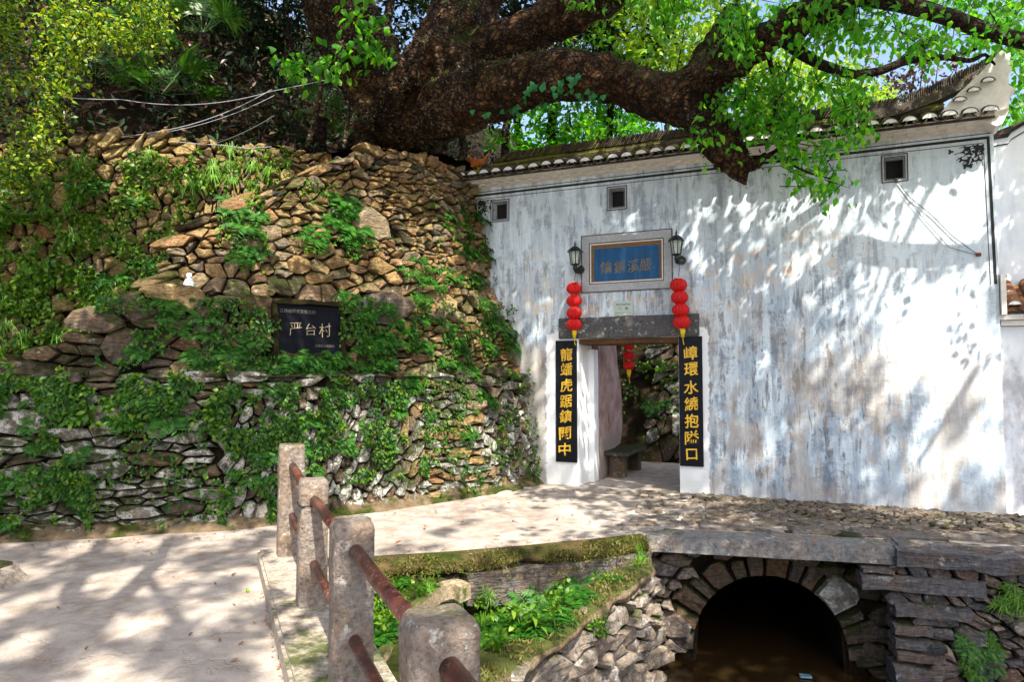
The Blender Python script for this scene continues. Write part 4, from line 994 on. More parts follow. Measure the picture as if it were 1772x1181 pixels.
# upswept plaster horn at the right end
hp = [(5.06, 4.70), (5.16, 4.84), (5.26, 4.94), (5.44, 5.10), (5.60, 5.27), (5.70, 5.40), (5.80, 5.37), (5.77, 5.27), (5.765, 5.18), (5.79, 5.13), (5.755, 5.09), (5.75, 4.96), (5.82, 4.90), (5.76, 4.86), (5.74, 4.66), (5.68, 4.52), (5.62, 4.50), (5.40, 4.64), (5.1, 4.68)]
hp = [(a, z - .06) for a, z in hp]
V = [gw(a, z, -.26) for a, z in hp] + [gw(a, z, .10) for a, z in hp]; m_ = len(hp)
F = [tuple(range(m_ - 1, -1, -1)), tuple(range(m_, 2 * m_))] + [(i, (i + 1) % m_, m_ + (i + 1) % m_, m_ + i) for i in range(m_)]
mesh_obj('roof_horn', V, F, M['white_lime'], gate)
b = MB(); b.hexa([gw(5.60, 4.47, -.0), gw(5.66, 4.47, 0), gw(5.66, 4.47, TH), gw(5.60, 4.47, TH), gw(5.60, 4.60, -.30), gw(5.74, 4.62, -.30), gw(5.74, 4.62, TH), gw(5.60, 4.60, TH)]); b.build('corner_bracket', M['white_lime'], gate)
for i in range(3):
    s = 5.27 + .14 * i; z = 4.77 + .09 * i
    V, F, mi = half_tile(s, -.32, z, -.2, z + .05, .072, .066, True, endcap=True); mesh_obj('cover_tile', V, F, [M['roof_tile'], M['tile_white']], roofo, loc=V[0], midx=mi)

# ------------------------------------------------------------------ lantern strings
def fabric_red():
    n = NT('red_silk'); a = n.noise(n.pos, 40, 5, .6); n.fin(n.mix(a, (.52, .006, .008), (.72, .015, .014)), .55, .35)
    tr = n.t.nodes.new('ShaderNodeBsdfTranslucent'); tr.inputs[0].default_value = (.75, .03, .02, 1); mx = n.t.nodes.new('ShaderNodeMixShader'); mx.inputs[0].default_value = .25
    n.t.links.new(n.b.outputs[0], mx.inputs[1]); n.t.links.new(tr.outputs[0], mx.inputs[2]); n.t.links.new(mx.outputs[0], n.out.inputs[0]); return n.m
M['red_silk'] = fabric_red(); M['gilt_cap'] = plain('gilt_cap', (.75, .55, .22), .35, .5, .6, .1, 40, .02); M['tassel_yellow'] = plain('tassel_yellow', (.75, .55, .02), .8, .2, 0, .2, 80, .3)
M['cord'] = plain('cord', (.05, .02, .015), .8, .2, 0, .1, 40, 0)
def lantern_string(org, zs, r, hook, label, group, tassel=True, dx=0.0):
    org = np.asarray(org, float); t = thing('lantern_string', (org[0], org[1], zs[-1] - r), label, 'lantern string', group)
    for i, z in enumerate(zs):
        c = org + GD * dx * i + np.array([0, 0, z]); h = r * .82; V = []; F = []; n = 36; kk = 11
        for a in range(kk):
            th_ = -math.pi / 2 + math.pi * a / (kk - 1); th_ *= .88
            for j in range(n):
                rr = r * math.cos(th_) * (1.0 if j % 2 else .91); p = 2 * math.pi * j / n; V.append(c + [rr * math.cos(p), rr * math.sin(p), h * math.sin(th_) / math.sin(math.pi / 2 * .88)])
        F = [(a * n + j, a * n + (j + 1) % n, (a + 1) * n + (j + 1) % n, (a + 1) * n + j) for a in range(kk - 1) for j in range(n)]
        ln = mesh_obj('lantern', V, F, M['red_silk'], t, loc=c)
        for sg in (-1, 1):
            b = MB(); b.lathe(c + [0, 0, sg * h * .96], [(r * .30, -.012), (r * .34, 0), (r * .30, .012)], 14); b.build('gilt_cap', M['gilt_cap'], ln, smooth=False)
    top = org + [0, 0, zs[0] + r * .8]; b = MB(); b.tube([top, np.array([*hook])], .004, 5); b.build('cord', M['cord'], t)
    if tassel:
        c = org + GD * dx * len(zs) + np.array([0, 0, zs[-1] - r * .82 - .03]); b = MB(); b.lathe(c, [(.03, -.035), (.036, .0), (.034, .03), (.02, .034)], 10)
        for j in range(9):
            a = 2 * math.pi * j / 9; d = np.array([math.cos(a), math.sin(a), 0]) * .022; b.tube([c + d, c + d * .8 + [0, 0, -.06 - .01 * (j % 3)]], .004, 4)
        b.tube([c + [0, 0, -.04], c + [.004, 0, -.13], c + [.016, .004, -.18]], .0045, 5); b.build('tassel', M['tassel_yellow'], t)
    return t
lo = .145
zl = [gwpx(994, y, lo)[1] for y in (499.5, 521, 542.4, 562)]; zr = [gwpx(1174, y, lo)[1] for y in (493.7, 515, 537, 558)]
sL = gwpx(993.5, 530, lo)[0]; sR = gwpx(1174.5, 525, lo)[0]
lantern_string(gw(sL, 0, -lo), zl, .112, gw(sL, zl[0] + .32, -.02), 'string of four red lanterns hung left of the blue plaque', 'red lantern strings')
lantern_string(gw(sR, 0, -lo), zr, .117, gw(sR, zr[0] + .32, -.02), 'string of four red lanterns hung right of the blue plaque', 'red lantern strings', dx=.012)
pin = gy(1088, 615, 10.9); zi = [gy(1088, y, 10.9)[2] for y in (598.5, 615.5, 632.5)]
lantern_string((pin[0], pin[1], 0), zi, .092, (pin[0], pin[1], 2.19), 'string of three red lanterns hanging inside behind the gateway opening', 'red lantern strings')
# ------------------------------------------------------------------ carriage lamps on the wall
M['lamp_iron'] = plain('lamp_iron', (.012, .016, .016), .4, .5, .3, .2, 40, .1)
n = NT('lamp_glass'); n.b.inputs['Base Color'].default_value = (.55, .65, .6, 1); n.b.inputs['Roughness'].default_value = .12; n.b.inputs['Alpha'].default_value = .45; M['lamp_glass'] = n.m
M['bulb'] = plain('bulb', (.8, .8, .76), .3, .5, 0, .05, 40, 0)
def wall_lamp(s, z, label):
    t = thing('wall_lamp', gw(s, z - .2, 0), label, 'wall lamp', 'black carriage lamps beside the plaque'); c = gw(s, z, -.17)
    b = MB(); b.lathe(c, [(.118, .075), (.112, .083), (.085, .115), (.05, .145), (.022, .158), (.012, .162), (.01, .175), (.016, .185), (.009, .20), (.004, .232)], 8); b.build('cap', M['lamp_iron'], t)
    b = MB(); b.lathe(c, [(.058, -.105), (.082, .074)], 8); b.build('glass', M['lamp_glass'], t)
    b = MB()
    for j in range(8):
        a = 2 * math.pi * j / 8; d = np.array([math.cos(a), math.sin(a), 0]); b.tube([c + d * .059 + [0, 0, -.105], c + d * .085 + [0, 0, .076]], .006, 4)
    b.lathe(c, [(.03, -.125), (.064, -.116), (.066, -.104), (.058, -.10)], 8); b.build('frame', M['lamp_iron'], t)
    b = MB(); b.lathe(c, [(.018, -.1), (.03, -.06), (.032, -.02), (.02, .02)], 8); b.build('bulb', M['bulb'], t)
    b = MB(); b.tube([c + [0, 0, -.11], c + [0, 0, -.16], gw(s + .01, z - .195, -.13), gw(s + .03, z - .19, -.07), gw(s + .035, z - .17, -.01)], [.03, .032, .042, .046, .052], 10); b.lathe(gw(s + .035, z - .165, 0), [(.062, 0), (.06, .018), (.04, .03)], 14, axis=GN); b.build('bracket', M['lamp_iron'], t)
sl_, zl_ = gwpx(995, 445, .17); wall_lamp(sl_, zl_ - .0, 'black carriage wall lamp at the left edge of the blue plaque')
sl_, zl_ = gwpx(1170.5, 427, .17); wall_lamp(sl_, zl_, 'black carriage wall lamp at the right edge of the blue plaque')
# ------------------------------------------------------------------ hen on the tiles
def hen():
    o_ = gwpx(828, 291, .15); p = gw(o_[0], 0, -.15); zb = gwpx(832, 298, .15)[1]
    t = thing('hen', (*p[:2], zb), 'small ginger hen perched on the left end of the tiled wall top', 'hen'); D = -GD
    M['hen_feather'] = plain('hen_feather', (.42, .13, .03), .8, .2, 0, .35, 60, .3); M['hen_red'] = plain('hen_red', (.5, .02, .02), .6, .3)
    me = bpy.data.meshes.new('hen_body')
    J = [(0, .13, .075), (.07, .15, .07), (.125, .20, .04), (.15, .245, .028), (.168, .268, .026), (-.07, .16, .055), (-.12, .215, .035), (-.15, .27, .015)]
    V = [(D * x + np.array([0, 0, z])) for x, z, r in J]; me.from_pydata([tuple(v) for v in V], [(0, 1), (1, 2), (2, 3), (3, 4), (0, 5), (5, 6), (6, 7)], []); me.update()
    o = bpy.data.objects.new('body', me); link(o, t, (*p[:2], zb)); md = o.modifiers.new('skin', 'SKIN'); sd = me.skin_vertices[0].data
    for i, (x, z, r) in enumerate(J): sd[i].radius = (r, r * (1.0 if i < 5 else .7))
    sd[0].use_root = True; ss = o.modifiers.new('sub', 'SUBSURF'); ss.levels = 2; ss.render_levels = 2
    bpy.context.view_layer.update(); me2 = bpy.data.meshes.new_from_object(o.evaluated_get(bpy.context.evaluated_depsgraph_get())); o.modifiers.clear(); o.data = me2; me2.materials.clear(); me2.materials.append(M['hen_feather'])
    P = lambda x, z, y=0: np.array([*p[:2], zb]) + D * x + GN * y + np.array([0, 0, z])
    b = MB(); b.tube([P(.165, .29), P(.185, .262), P(.20, .26)], [.012, .012, .002], 6); b.build('beak', M['tassel_yellow'], t)
    b = MB()
    for i in range(4): b.tube([P(.15 + i * .012, .285), P(.148 + i * .013, .312 - .004 * abs(i - 1))], [.008, .004], 5)
    b.tube([P(.178, .25, .006), P(.178, .225, .006)], [.006, .008], 5); b.build('comb', M['hen_red'], t)
    for y in (-.02, .03):
        b = MB(); b.tube([P(.0, .08, y), P(-.01, .04, y), P(.0, .0, y)], .007, 5)
        for a in (-.02, 0, .02): b.tube([P(0, .003, y), P(.035, .002, y + a)], .004, 4)
        b.build('leg', M['tassel_yellow'], t)
hen()
# ------------------------------------------------------------------ thin wires on the wall
M['wire'] = plain('wire', (.03, .03, .035), .6, .3, 0, .1, 40, 0); M['cable_pale'] = plain('cable_pale', (.26, .26, .30), .5, .4, 0, .1, 40, 0)
def wire(pts, r, m, label, group=None, name='cable'):
    b = MB(); b.tube(pts, r, 5, True); o = b.build(name, m); tag(o, label, 'cable', group)
def sag(p, q, k=12, drop=.05): p, q = np.asarray(p, float), np.asarray(q, float); return [p + (q - p) * t - np.array([0, 0, drop * 4 * t * (1 - t)]) for t in np.linspace(0, 1, k)]
def wp(px, py, off=.02): s, z = gwpx(px, py, off); return gw(s, z, -off)
wire([wp(1548, 309), wp(1575, 342), wp(1612, 372), wp(1650, 410), wp(1692, 441)], .0045, M['wire'], 'upper thin black wire slanting down the white wall from the vent')
wire([wp(1545, 309), wp(1570, 345), wp(1598, 378), wp(1642, 428), wp(1692, 442)], .0035, M['wire'], 'lower thin black wire slanting down the white wall from the vent')
b = MB(); b.gbox(gwpx(1692, 441)[0] - .02, gwpx(1692, 441)[0] + .03, gwpx(1692, 441)[1] - .018, gwpx(1692, 441)[1] + .018, -.03, 0); tag(b.build('wire_clip', plain('rust', (.18, .04, .03), .8, .2)), 'small rusty clip where the two wall wires end', 'clip')
# ------------------------------------------------------------------ behind the gate: pink plaster wall with bench, inner stone wall, neighbour
def pinkmat():
    n = NT('pink_plaster'); a = n.noise(n.pos, 3, 7, .65, .5); b_ = n.noise(n.pos, 14, 6, .7); z = n.sep(n.pos)[2]
    c = n.ramp(a, [(.35, (.26, .15, .13)), (.5, (.40, .26, .23)), (.65, (.50, .38, .36))]); c = n.mix(n.math('MULTIPLY', n.sm(b_, .55, .7), .5), c, (.35, .20, .22)); c = n.mix(n.sm(z, .75, .45), c, (.30, .24, .21)); n.bump(b_, .4, .02); return n.fin(c, .9, .15)
inn = thing('inner_wall', gw(.5, 0, 1.4), 'pinkish plastered wall end with a bulging edge inside the gateway', 'wall')
pf = [(.72, -.05), (.72, 2.9), (1.62, 2.9), (1.66, 2.3), (1.72, 2.0), (1.78, 1.75), (1.93, 1.45), (2.02, 1.2), (2.05, .9), (2.02, .65), (1.9, .45), (1.5, .40), (1.45, -.05)]
V = [gw(.60, z, w) for w, z in pf] + [gw(.0, z, w) for w, z in pf]; m_ = len(pf)
F = [tuple(range(m_)), tuple(range(2 * m_ - 1, m_ - 1, -1))] + [(i, m_ + i, m_ + (i + 1) % m_, (i + 1) % m_) for i in range(m_)]
mesh_obj('plaster', V, F, pinkmat(), inn)
bench = thing('stone_bench', gw(.8, 0, 1.6), 'low stone bench under the pink wall inside the gateway', 'bench')
b = MB(); b.gbox(.60, .98, .34, .41, .95, 2.2); bevel_mesh(b.build('seat', M['stone_dark'], bench), .01, 1)
for w in (1.05, 1.95): b = MB(); b.gbox(.66, .9, -.02, .34, w, w + .18); b.build('leg', M['stone_dark'], bench)
IW = Plane(gw(-.4, 0, 3.2), GD, GN, .25); IW.al = GD
inner = thing('inner_stone_wall', gw(2, 0, 3.2), 'dark leaning stone wall with plants seen through the gateway', 'stone wall')
lay(inner, IW, seeds((1.2, 4.6, .0, 3.3), lambda u, z: (55 if z < 1.5 else 20, 1.8, .2, 22), 220, rs=60), lambda c, px, py, rg: M['stone_dark'] if rg.random() < .7 else M['stone_lichen'], rs=61)
backing('mortar_bed', IW, -1.5, 8, -.1, 3.4, .2, .15, E3, inner)
n = NT('blue_white_plaster'); 
def sideplaster():
    n = NT('side_plaster'); st = n.noise(n.sv(n.pos, (6, 6, .8)), 1, 7, .7); bl = n.noise(n.pos, 4, 7, .7); c = n.ramp(bl, [(.3, (.62, .66, .72)), (.7, (.76, .78, .80))]); c = n.mix(n.math('MULTIPLY', n.sm(st, .5, .7), .5), c, (.38, .41, .48)); z = n.sep(n.pos)[2]
    c = n.mix(n.math('MULTIPLY', n.math('MULTIPLY', n.sm(n.noise(n.sv(n.pos, (3, 3, 1.5)), 1.2, 6, .65), .42, .6), n.sm(z, 2.2, 1.7)), .8), c, (.34, .33, .35)); n.bump(bl, .3, .02); return n.fin(c, .9, .15)
M['side_plaster'] = sideplaster()
nb = thing('side_house', gw(6.5, 0, .4), 'pale blue-white neighbouring house wall past the curled roof end', 'house')
def sw(px, py, w): return gwpx(px, py, -w)
b = MB(); s_l = 5.66; zt0 = sw(1735, 237, .5)[1]; zt1 = sw(1772, 212, .5)[1]; sa = sw(1738, 237, .5)[0]; sb = sw(1744, 230, .5)[0]
pfh = [(5.645, -.2), (9.0, -.2), (9.0, zt1 + .9), (sw(1772, 215, .5)[0], zt1 - .02), (sb + .03, zt0 + .05), (sb, zt0 - .0), (5.645, zt0 - .02)]
V = [gw(a, z, .5) for a, z in pfh] + [gw(a, z, 1.4) for a, z in pfh]; m_ = len(pfh); F = [tuple(range(m_)), tuple(range(2 * m_ - 1, m_ - 1, -1))] + [(i, m_ + i, m_ + (i + 1) % m_, (i + 1) % m_) for i in range(m_)]
mesh_obj('wall', V, F, M['side_plaster'], nb)
for (a0, z0), (a1, z1) in (((pfh[6]), (pfh[5])), ((pfh[5]), (pfh[4])), ((pfh[4]), (pfh[3])), ((pfh[3]), (pfh[2]))):
    b = MB(); b.hexa([gw(a0, z0 - .012, .47), gw(a1, z1 - .012, .47), gw(a1, z1 - .012, 1.3), gw(a0, z0 - .012, 1.3), gw(a0, z0 + .03, .46), gw(a1, z1 + .03, .46), gw(a1, z1 + .03, 1.3), gw(a0, z0 + .03, 1.3)]); b.build('coping', M['paint_black'], nb)
    b = MB(); b.hexa([gw(a0, z0 - .10, .492), gw(a1, z1 - .10, .492), gw(a1, z1 - .10, .52), gw(a0, z0 - .10, .52), gw(a0, z0 - .085, .492), gw(a1, z1 - .085, .492), gw(a1, z1 - .085, .52), gw(a0, z0 - .085, .52)]); b.build('painted_line', M['paint_black'], nb)
V = []; F = []; 
b = MB(); b.hexa([gw(5.75, zt0 + .02, .6), gw(9, zt1 + .9, .6), gw(9, zt1 + 1.2, 2.5), gw(5.75, zt0 + .3, 2.5), gw(5.75, zt0 + .10, .6), gw(9, zt1 + 1.0, .6), gw(9, zt1 + 1.3, 2.5), gw(5.75, zt0 + .4, 2.5)]); b.build('roof', M['roof_tile'], nb)
# lower lean-to with little tiled roof
lt = thing('lean_to', gw(6.4, 0, .1), 'low lean-to with a small leaf-strewn tiled roof beside the white wall', 'lean-to')
zt = sw(1745, 568, .12)[1]; zr_ = sw(1745, 497, .4)[1]; ze_ = sw(1745, 536, .0)[1]
b = MB(); b.gbox(5.645, 8.5, -.2, zt + .02, .12, .49); b.build('wall', M['side_plaster'], lt)
for i in range(2):
    for j in range(7): b = MB(); b.gbox(5.66 + j * .4 - .17 * i, 5.66 + j * .4 + .38 - .17 * i, zt + .025 + i * .065, zt + .085 + i * .065, .05 - .04 * i, .3); b.build('corbel_brick', M['white_lime'], lt)
b = MB(); b.hexa([gw(5.66, ze_ - .02, -.02), gw(8.5, ze_ - .02, -.02), gw(8.5, zr_, .46), gw(5.66, zr_, .46), gw(5.66, ze_ + .02, -.02), gw(8.5, ze_ + .02, -.02), gw(8.5, zr_ + .03, .46), gw(5.66, zr_ + .03, .46)]); M['rust_tile'] = rock('rust_tile', [(.16, .06, .03), (.24, .10, .05), (.09, .06, .05)], .1, .1, 2, .3, .4, 0); lr = b.build('tiled_roof', M['rust_tile'], lt)
for i in range(12):
    s = 5.78 + i * .215
    for (up, ds, dz) in ((True, 0, .045), (False, .107, .03)):
        V, F, mi = half_tile(s + ds, -.05, ze_ + dz, .44, zr_ + dz, .075, .07, up, endcap=up); mesh_obj('cover_tile' if up else 'trough_tile', V, F, [M['rust_tile'], M['tile_white']], lr, loc=V[0], midx=mi)
b = MB(); b.gbox(5.65, 5.70, ze_ - .06, zr_ + .10, -.06, .44); b.build('gable', M['white_lime'], lt); b = MB(); b.gbox(5.64, 5.78, zr_ + .10, zr_ + .14, .30, .46); b.build('ridge_end', M['paint_black'], lt)
# ------------------------------------------------------------------ railing
M['post_concrete'] = rock('post_concrete', [(.21, .185, .172), (.255, .222, .20), (.20, .185, .18)], .22, .06, 1.6, .35, .55, .0)
def railmat():
    n = NT('rusty_red_pipe'); a = n.noise(n.pos, 9, 7, .7); b_ = n.noise(n.pos, 45, 5, .7); c = n.ramp(a, [(.4, (.035, .009, .007)), (.5, (.085, .018, .011)), (.62, (.17, .05, .022))]); c = n.mix(n.math('MULTIPLY', n.sm(b_, .56, .62), .6), c, (.26, .19, .15)); n.bump(b_, .3, .01); return n.fin(c, .42, .45)
M['rail'] = railmat()
rail = thing('railing', (*rail_pt(2), .13), 'railing of rough concrete posts with two rust-red pipes beside the stream', 'railing')
pk = [0.0, 1.36, 2.74, 4.10, 5.45]; ph = [.90, .80, .80, .785, .80]; hw = [.105, .092, .096, .105, .1]
for i, (kk, h) in enumerate(zip(pk, ph)):
    c = rail_pt(kk); w = hw[i]; a0, a1 = RD * w, RN * w; rr = [.11, .3, .5, .7, .85] if i else [.11, .35, .6, .8]
    hs_ = [(.11, 1.0)] + [(.13 + h * f, 1.0 - .03 * f) for f in (.15, .3, .45, .6, .75, .88)] + [(.13 + h - d, k) for d, k in ([(.05, .965), (.028, .94), (.012, .88), (.002, .76), (.0, .4)] if i else [(.03, .965), (.012, .95), (.002, .90), (.0, .4)])]
    V = []; F = []; n_ = 24
    for z, k in hs_:
        for j in range(n_):
            t = 2 * math.pi * j / n_; cx_, sx_ = math.cos(t), math.sin(t); m_ = (abs(cx_) ** 7 + abs(sx_) ** 7) ** (-1 / 7)
            p = np.array([*(c + (a0 * cx_ + a1 * sx_) * m_ * k), z]); j3 = mnoise.noise_vector(Vector(p * 11 + i * 3.3)) * .007 + mnoise.noise_vector(Vector(p * 34 + i)) * .003; V.append(p + np.array(j3))
    for q in range(len(hs_) - 1):
        for j in range(n_): F.append((q * n_ + j, q * n_ + (j + 1) % n_, (q + 1) * n_ + (j + 1) % n_, (q + 1) * n_ + j))
    F.append(tuple((len(hs_) - 1) * n_ + j for j in range(n_))); V = np.array(V)
    # outward faces whichever way the frame turns
    if np.cross(RD, RN) < 0: F = [f[::-1] for f in F]
    o = mesh_obj('post', V, F, M['post_concrete'], rail, loc=(*c, .11), smooth=True)
    if i == 1:
        b = MB(); q0 = [(*(c - (a0 + a1) * 1.0), .13 + h - .165), (*(c + (-a0 + a1) * 1.0), .13 + h - .165), (*(c + (a0 + a1) * 1.0), .13 + h - .165), (*(c + (a0 - a1) * 1.0), .13 + h - .165)]; b.hexa(q0 + [(x, y, z + .006) for x, y, z in q0]); b.build('crack', M['dark_void'], rail)
for i in range(4):
    for z, r in ((.80, .032), (.40, .027)):
        if i == 0: za, zb_ = z + .06, z
        else: za = zb_ = z
        a, c = rail_pt(pk[i] + hw[i] * .7), rail_pt(pk[i + 1] - hw[i + 1] * .7)
        b = MB(); b.tube([(*a, za), (*(a + (c - a) * .5), (za + zb_) / 2 - .006), (*c, zb_)], r, 16); b.build('rail', M['rail'], rail, smooth=True)
# ------------------------------------------------------------------ loose things on the ground
stone0 = np.array([*gz(-14, 1010)[:2], 0]); S_ = Flat(stone0, (1, 0, 0), (0, 1, 0)); b = MB(); b.hexa([stone0 + d for d in [(-.5, -.25, -.02), (.14, -.2, -.02), (.11, .2, -.02), (-.5, .25, -.02), (-.5, -.2, .13), (.06, -.15, .12), (.05, .15, .13), (-.5, .2, .14)]])
o = rough_mesh(b.build('stone_block', M['stone_dark']), 4, .03, 5); tag(o, 'broken dark stone block with moss on the road edge by the left wall foot', 'stone')
b = MB(); b.hexa([stone0 + d for d in [(.02, -.3, -.02), (.22, -.3, -.02), (.26, .16, -.02), (.08, .2, -.02), (.04, -.25, .09), (.13, -.25, .06), (.16, .1, .05), (.08, .14, .1)]]); o = rough_mesh(b.build('concrete_lump', M['concrete_kerb']), 4, .025, 6); tag(o, 'pale concrete lump leaning beside the dark broken stone block', 'stone')
M['leaf_brown'] = leafmat('leaf_brown', [(.20, .07, .02), (.30, .14, .05), (.12, .05, .02)], .15); M['leaf_fallen_green'] = leafmat('leaf_fallen_green', [(.10, .26, .02), (.2, .34, .03)], .2); M['leaf_fallen_red'] = leafmat('leaf_fallen_red', [(.4, .05, .02), (.5, .1, .03)], .2)
def fallen(px, py, L, m, label, z=.006, group='fallen leaves on the paving'):
    c = gz(px, py, z); a = random.uniform(0, 6.28); d = np.array([math.cos(a), math.sin(a), 0]); e = np.array([-d[1], d[0], 0]); u = np.array([0, 0, 1.0])
    V = [c - d * L / 2, c - d * L * .2 + e * L * .2 + u * .012, c + d * L * .2 + e * L * .17 + u * .016, c + d * L / 2 + u * .012, c + d * L * .2 - e * L * .17 + u * .012, c - d * L * .2 - e * L * .2 + u * .006, c + u * .002]
    tag(mesh_obj('fallen_leaf', V, [(0, 5, 6), (5, 4, 6), (4, 3, 6), (3, 2, 6), (2, 1, 6), (1, 0, 6)], m, None, loc=c), label, 'fallen leaf', group)
fallen(428, 1024, .07, M['leaf_fallen_green'], 'single fresh green leaf lying on the paved road'); fallen(405, 996, .05, M['leaf_brown'], 'small brown leaf on the road beyond the green leaf'); fallen(341, 933, .09, M['leaf_brown'], 'dark curled leaf on the road near the wall foot'); fallen(406, 1145, .045, M['leaf_brown'], 'brown leaf on the road low by the kerb')
for px, py in [(372, 1012), (405, 1049), (440, 1080), (460, 1075), (470, 1100), (483, 1140), (455, 1002), (478, 1010), (468, 1062), (489, 1153), (330, 1100), (300, 1000), (262, 960), (380, 1110), (417, 1116), (150, 1125), (100, 1054)]: fallen(px, py, random.uniform(.025, .05), M['leaf_brown'], 'small dry brown leaf scrap scattered on the road beside the kerb')
for px, py in [(990, 893), (1060, 888), (965, 898), (880, 872), (800, 905), (735, 912), (690, 940), (768, 948), (940, 870), (1020, 905), (1100, 880), (1200, 905), (1260, 912), (1330, 925), (860, 930)]: fallen(px, py, random.uniform(.04, .08), M['leaf_brown'], 'dry brown leaf lying on the sunlit court paving', .03)
for px, py in [(1355, 915), (1598, 910), (1410, 938), (1437, 898), (1603, 952), (1255, 888)]: fallen(px, py, random.uniform(.035, .05), M['leaf_fallen_red'], 'small red leaf lying on the bridge paving', .035)
rg = np.random.default_rng(44); PL = []
def scatter(n, x0, y0, x1, y1, jit):
    for i in range(n): f = rg.random(); PL.append(gz(x0 + (x1 - x0) * f + rg.normal(0, jit), y0 + (y1 - y0) * f + abs(rg.normal(0, jit * .5)), .006))
scatter(110, 462, 985, 492, 1175, 9); scatter(90, 20, 945, 470, 918, 10); scatter(80, 560, 905, 900, 856, 9); scatter(90, 1000, 880, 1500, 925, 22); scatter(50, 660, 955, 1090, 925, 12)
PL = np.array(PL); k_ = len(PL); az = rg.uniform(0, 6.28, k_); D_ = np.stack([np.cos(az), np.sin(az), rg.uniform(0, .3, k_)], 1); LITTER = (PL, D_)
# little white figurine on the ledge above the tablet
fu, fz = T3.hit(330, 512)
fp = T3.P(fu, 2.56, .12); M['white_glaze'] = plain('white_glaze', (.62, .74, .82), .35, .5, 0, .06, 60, .1)
hgt = 24 / FPX * fp[1]
fg_ = thing('figurine', fp, 'tiny white seated figurine on the ledge above the dark middle tier', 'figurine'); b = MB()
b.lathe(fp, [(.045, 0), (.062, .02), (.058, .06), (.05, .09), (.03, .115), (.018, .122)], 12); b.build('body', M['white_glaze'], fg_, smooth=True)
b = MB(); b.lathe(fp + [0, 0, .118], [(.012, 0), (.03, .02), (.032, .045), (.02, .062), (.004, .068)], 12); b.build('head', M['white_glaze'], fg_, smooth=True)
b = MB(); b.tube([fp + [.035, -.02, .09], fp + [.065, -.045, .06], fp + [.03, -.06, .085]], [.016, .014, .01], 8); b.tube([fp + [.02, -.04, .02], fp + [.06, -.06, .045], fp + [.075, -.065, .005]], [.022, .018, .014], 8); b.build('limb', M['white_glaze'], fg_, smooth=True)
# scrap floating in the stream
c = gz(1393, 1172, -1.33); b = MB(); b.hexa([c + d for d in [(-.06, -.03, 0), (.05, -.05, 0), (.07, .03, 0), (-.04, .05, 0), (-.05, -.03, .012), (.05, -.04, .02), (.06, .03, .008), (-.04, .04, .016)]]); tag(b.build('litter_scrap', plain('pale_blue_plastic', (.10, .19, .26), .6, .2)), 'pale blue scrap floating on the dark stream water', 'litter')

# ------------------------------------------------------------------ leaves: vectorised builders
def leaf_geo(C, D, U, L, W, n6=True, fold=.25):
    """leaf blades at points C along D with normal U"""
    C, D, U = (np.asarray(x, float) for x in (C, D, U)); D /= np.linalg.norm(D, axis=1, keepdims=True)
    S = np.cross(D, U); S /= np.maximum(np.linalg.norm(S, axis=1, keepdims=True), 1e-6); U = np.cross(S, D)
    L = np.broadcast_to(np.asarray(L, float), (len(C),))[:, None]; W = np.broadcast_to(np.asarray(W, float), (len(C),))[:, None]
    if n6:
        P = [C, C + D * L * .3 + S * W * .5 + U * W * fold, C + D * L * .65 + S * W * .38 + U * W * fold * .6, C + D * L - U * L * .12, C + D * L * .65 - S * W * .38 + U * W * fold * .6, C + D * L * .3 - S * W * .5 + U * W * fold]
        T = [(0, 1, 5), (1, 2, 5), (2, 4, 5), (2, 3, 4)]
    else:
        P = [C, C + D * L * .42 + S * W * .5 + U * W * fold, C + D * L, C + D * L * .42 - S * W * .5 + U * W * fold]; T = [(0, 1, 2), (0, 2, 3)]
    k = len(P); V = np.stack(P, 1).reshape(-1, 3); F = (np.arange(len(C))[:, None, None] * k + np.array(T)[None]).reshape(-1, 3); return V, F
def rdir(n, rg): v = rg.normal(size=(n, 3)); return v / np.linalg.norm(v, axis=1, keepdims=True)
def leaf_obj(name, parts, mat, parent=None, loc=None, kind='stuff'):
    V = np.concatenate([p[0] for p in parts]); off = np.cumsum([0] + [len(p[0]) for p in parts[:-1]]); F = np.concatenate([p[1] + o for p, o in zip(parts, off)])
    o = mesh_obj(name, V, F, mat, parent, loc); 
    if kind: o['kind'] = kind
    return o
M['yellow_leaf'] = leafmat('yellow_leaf', [(.09, .20, .010), (.22, .30, .012), (.32, .36, .015), (.02, .09, .010), (.03, .12, .012), (.16, .27, .015)], .42)
M['camphor_leaf'] = leafmat('camphor_leaf', [(.035, .19, .010), (.06, .28, .012), (.11, .35, .016), (.03, .15, .012), (.18, .40, .02), (.05, .22, .012)], .6)
M['lime_leaf'] = leafmat('lime_leaf', [(.14, .26, .015), (.22, .34, .02), (.28, .38, .03), (.10, .22, .02), (.20, .36, .03)], .5)
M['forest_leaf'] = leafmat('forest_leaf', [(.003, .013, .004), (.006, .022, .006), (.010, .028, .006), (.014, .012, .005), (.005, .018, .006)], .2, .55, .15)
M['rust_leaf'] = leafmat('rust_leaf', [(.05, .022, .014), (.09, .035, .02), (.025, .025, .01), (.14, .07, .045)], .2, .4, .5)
M['canopy_leaf'] = leafmat('canopy_leaf', [(.03, .09, .012), (.05, .13, .015)], .3)
M['fern_leaf'] = leafmat('fern_leaf', [(.010, .06, .006), (.02, .10, .008), (.035, .14, .010), (.065, .18, .015)], .35)
M['weed_leaf'] = leafmat('weed_leaf', [(.02, .09, .007), (.05, .15, .008), (.10, .20, .010), (.17, .26, .014)], .38)
M['creeper_leaf'] = leafmat('creeper_leaf', [(.008, .055, .008), (.016, .085, .009), (.045, .14, .010), (.10, .19, .012), (.012, .07, .012)], .35)
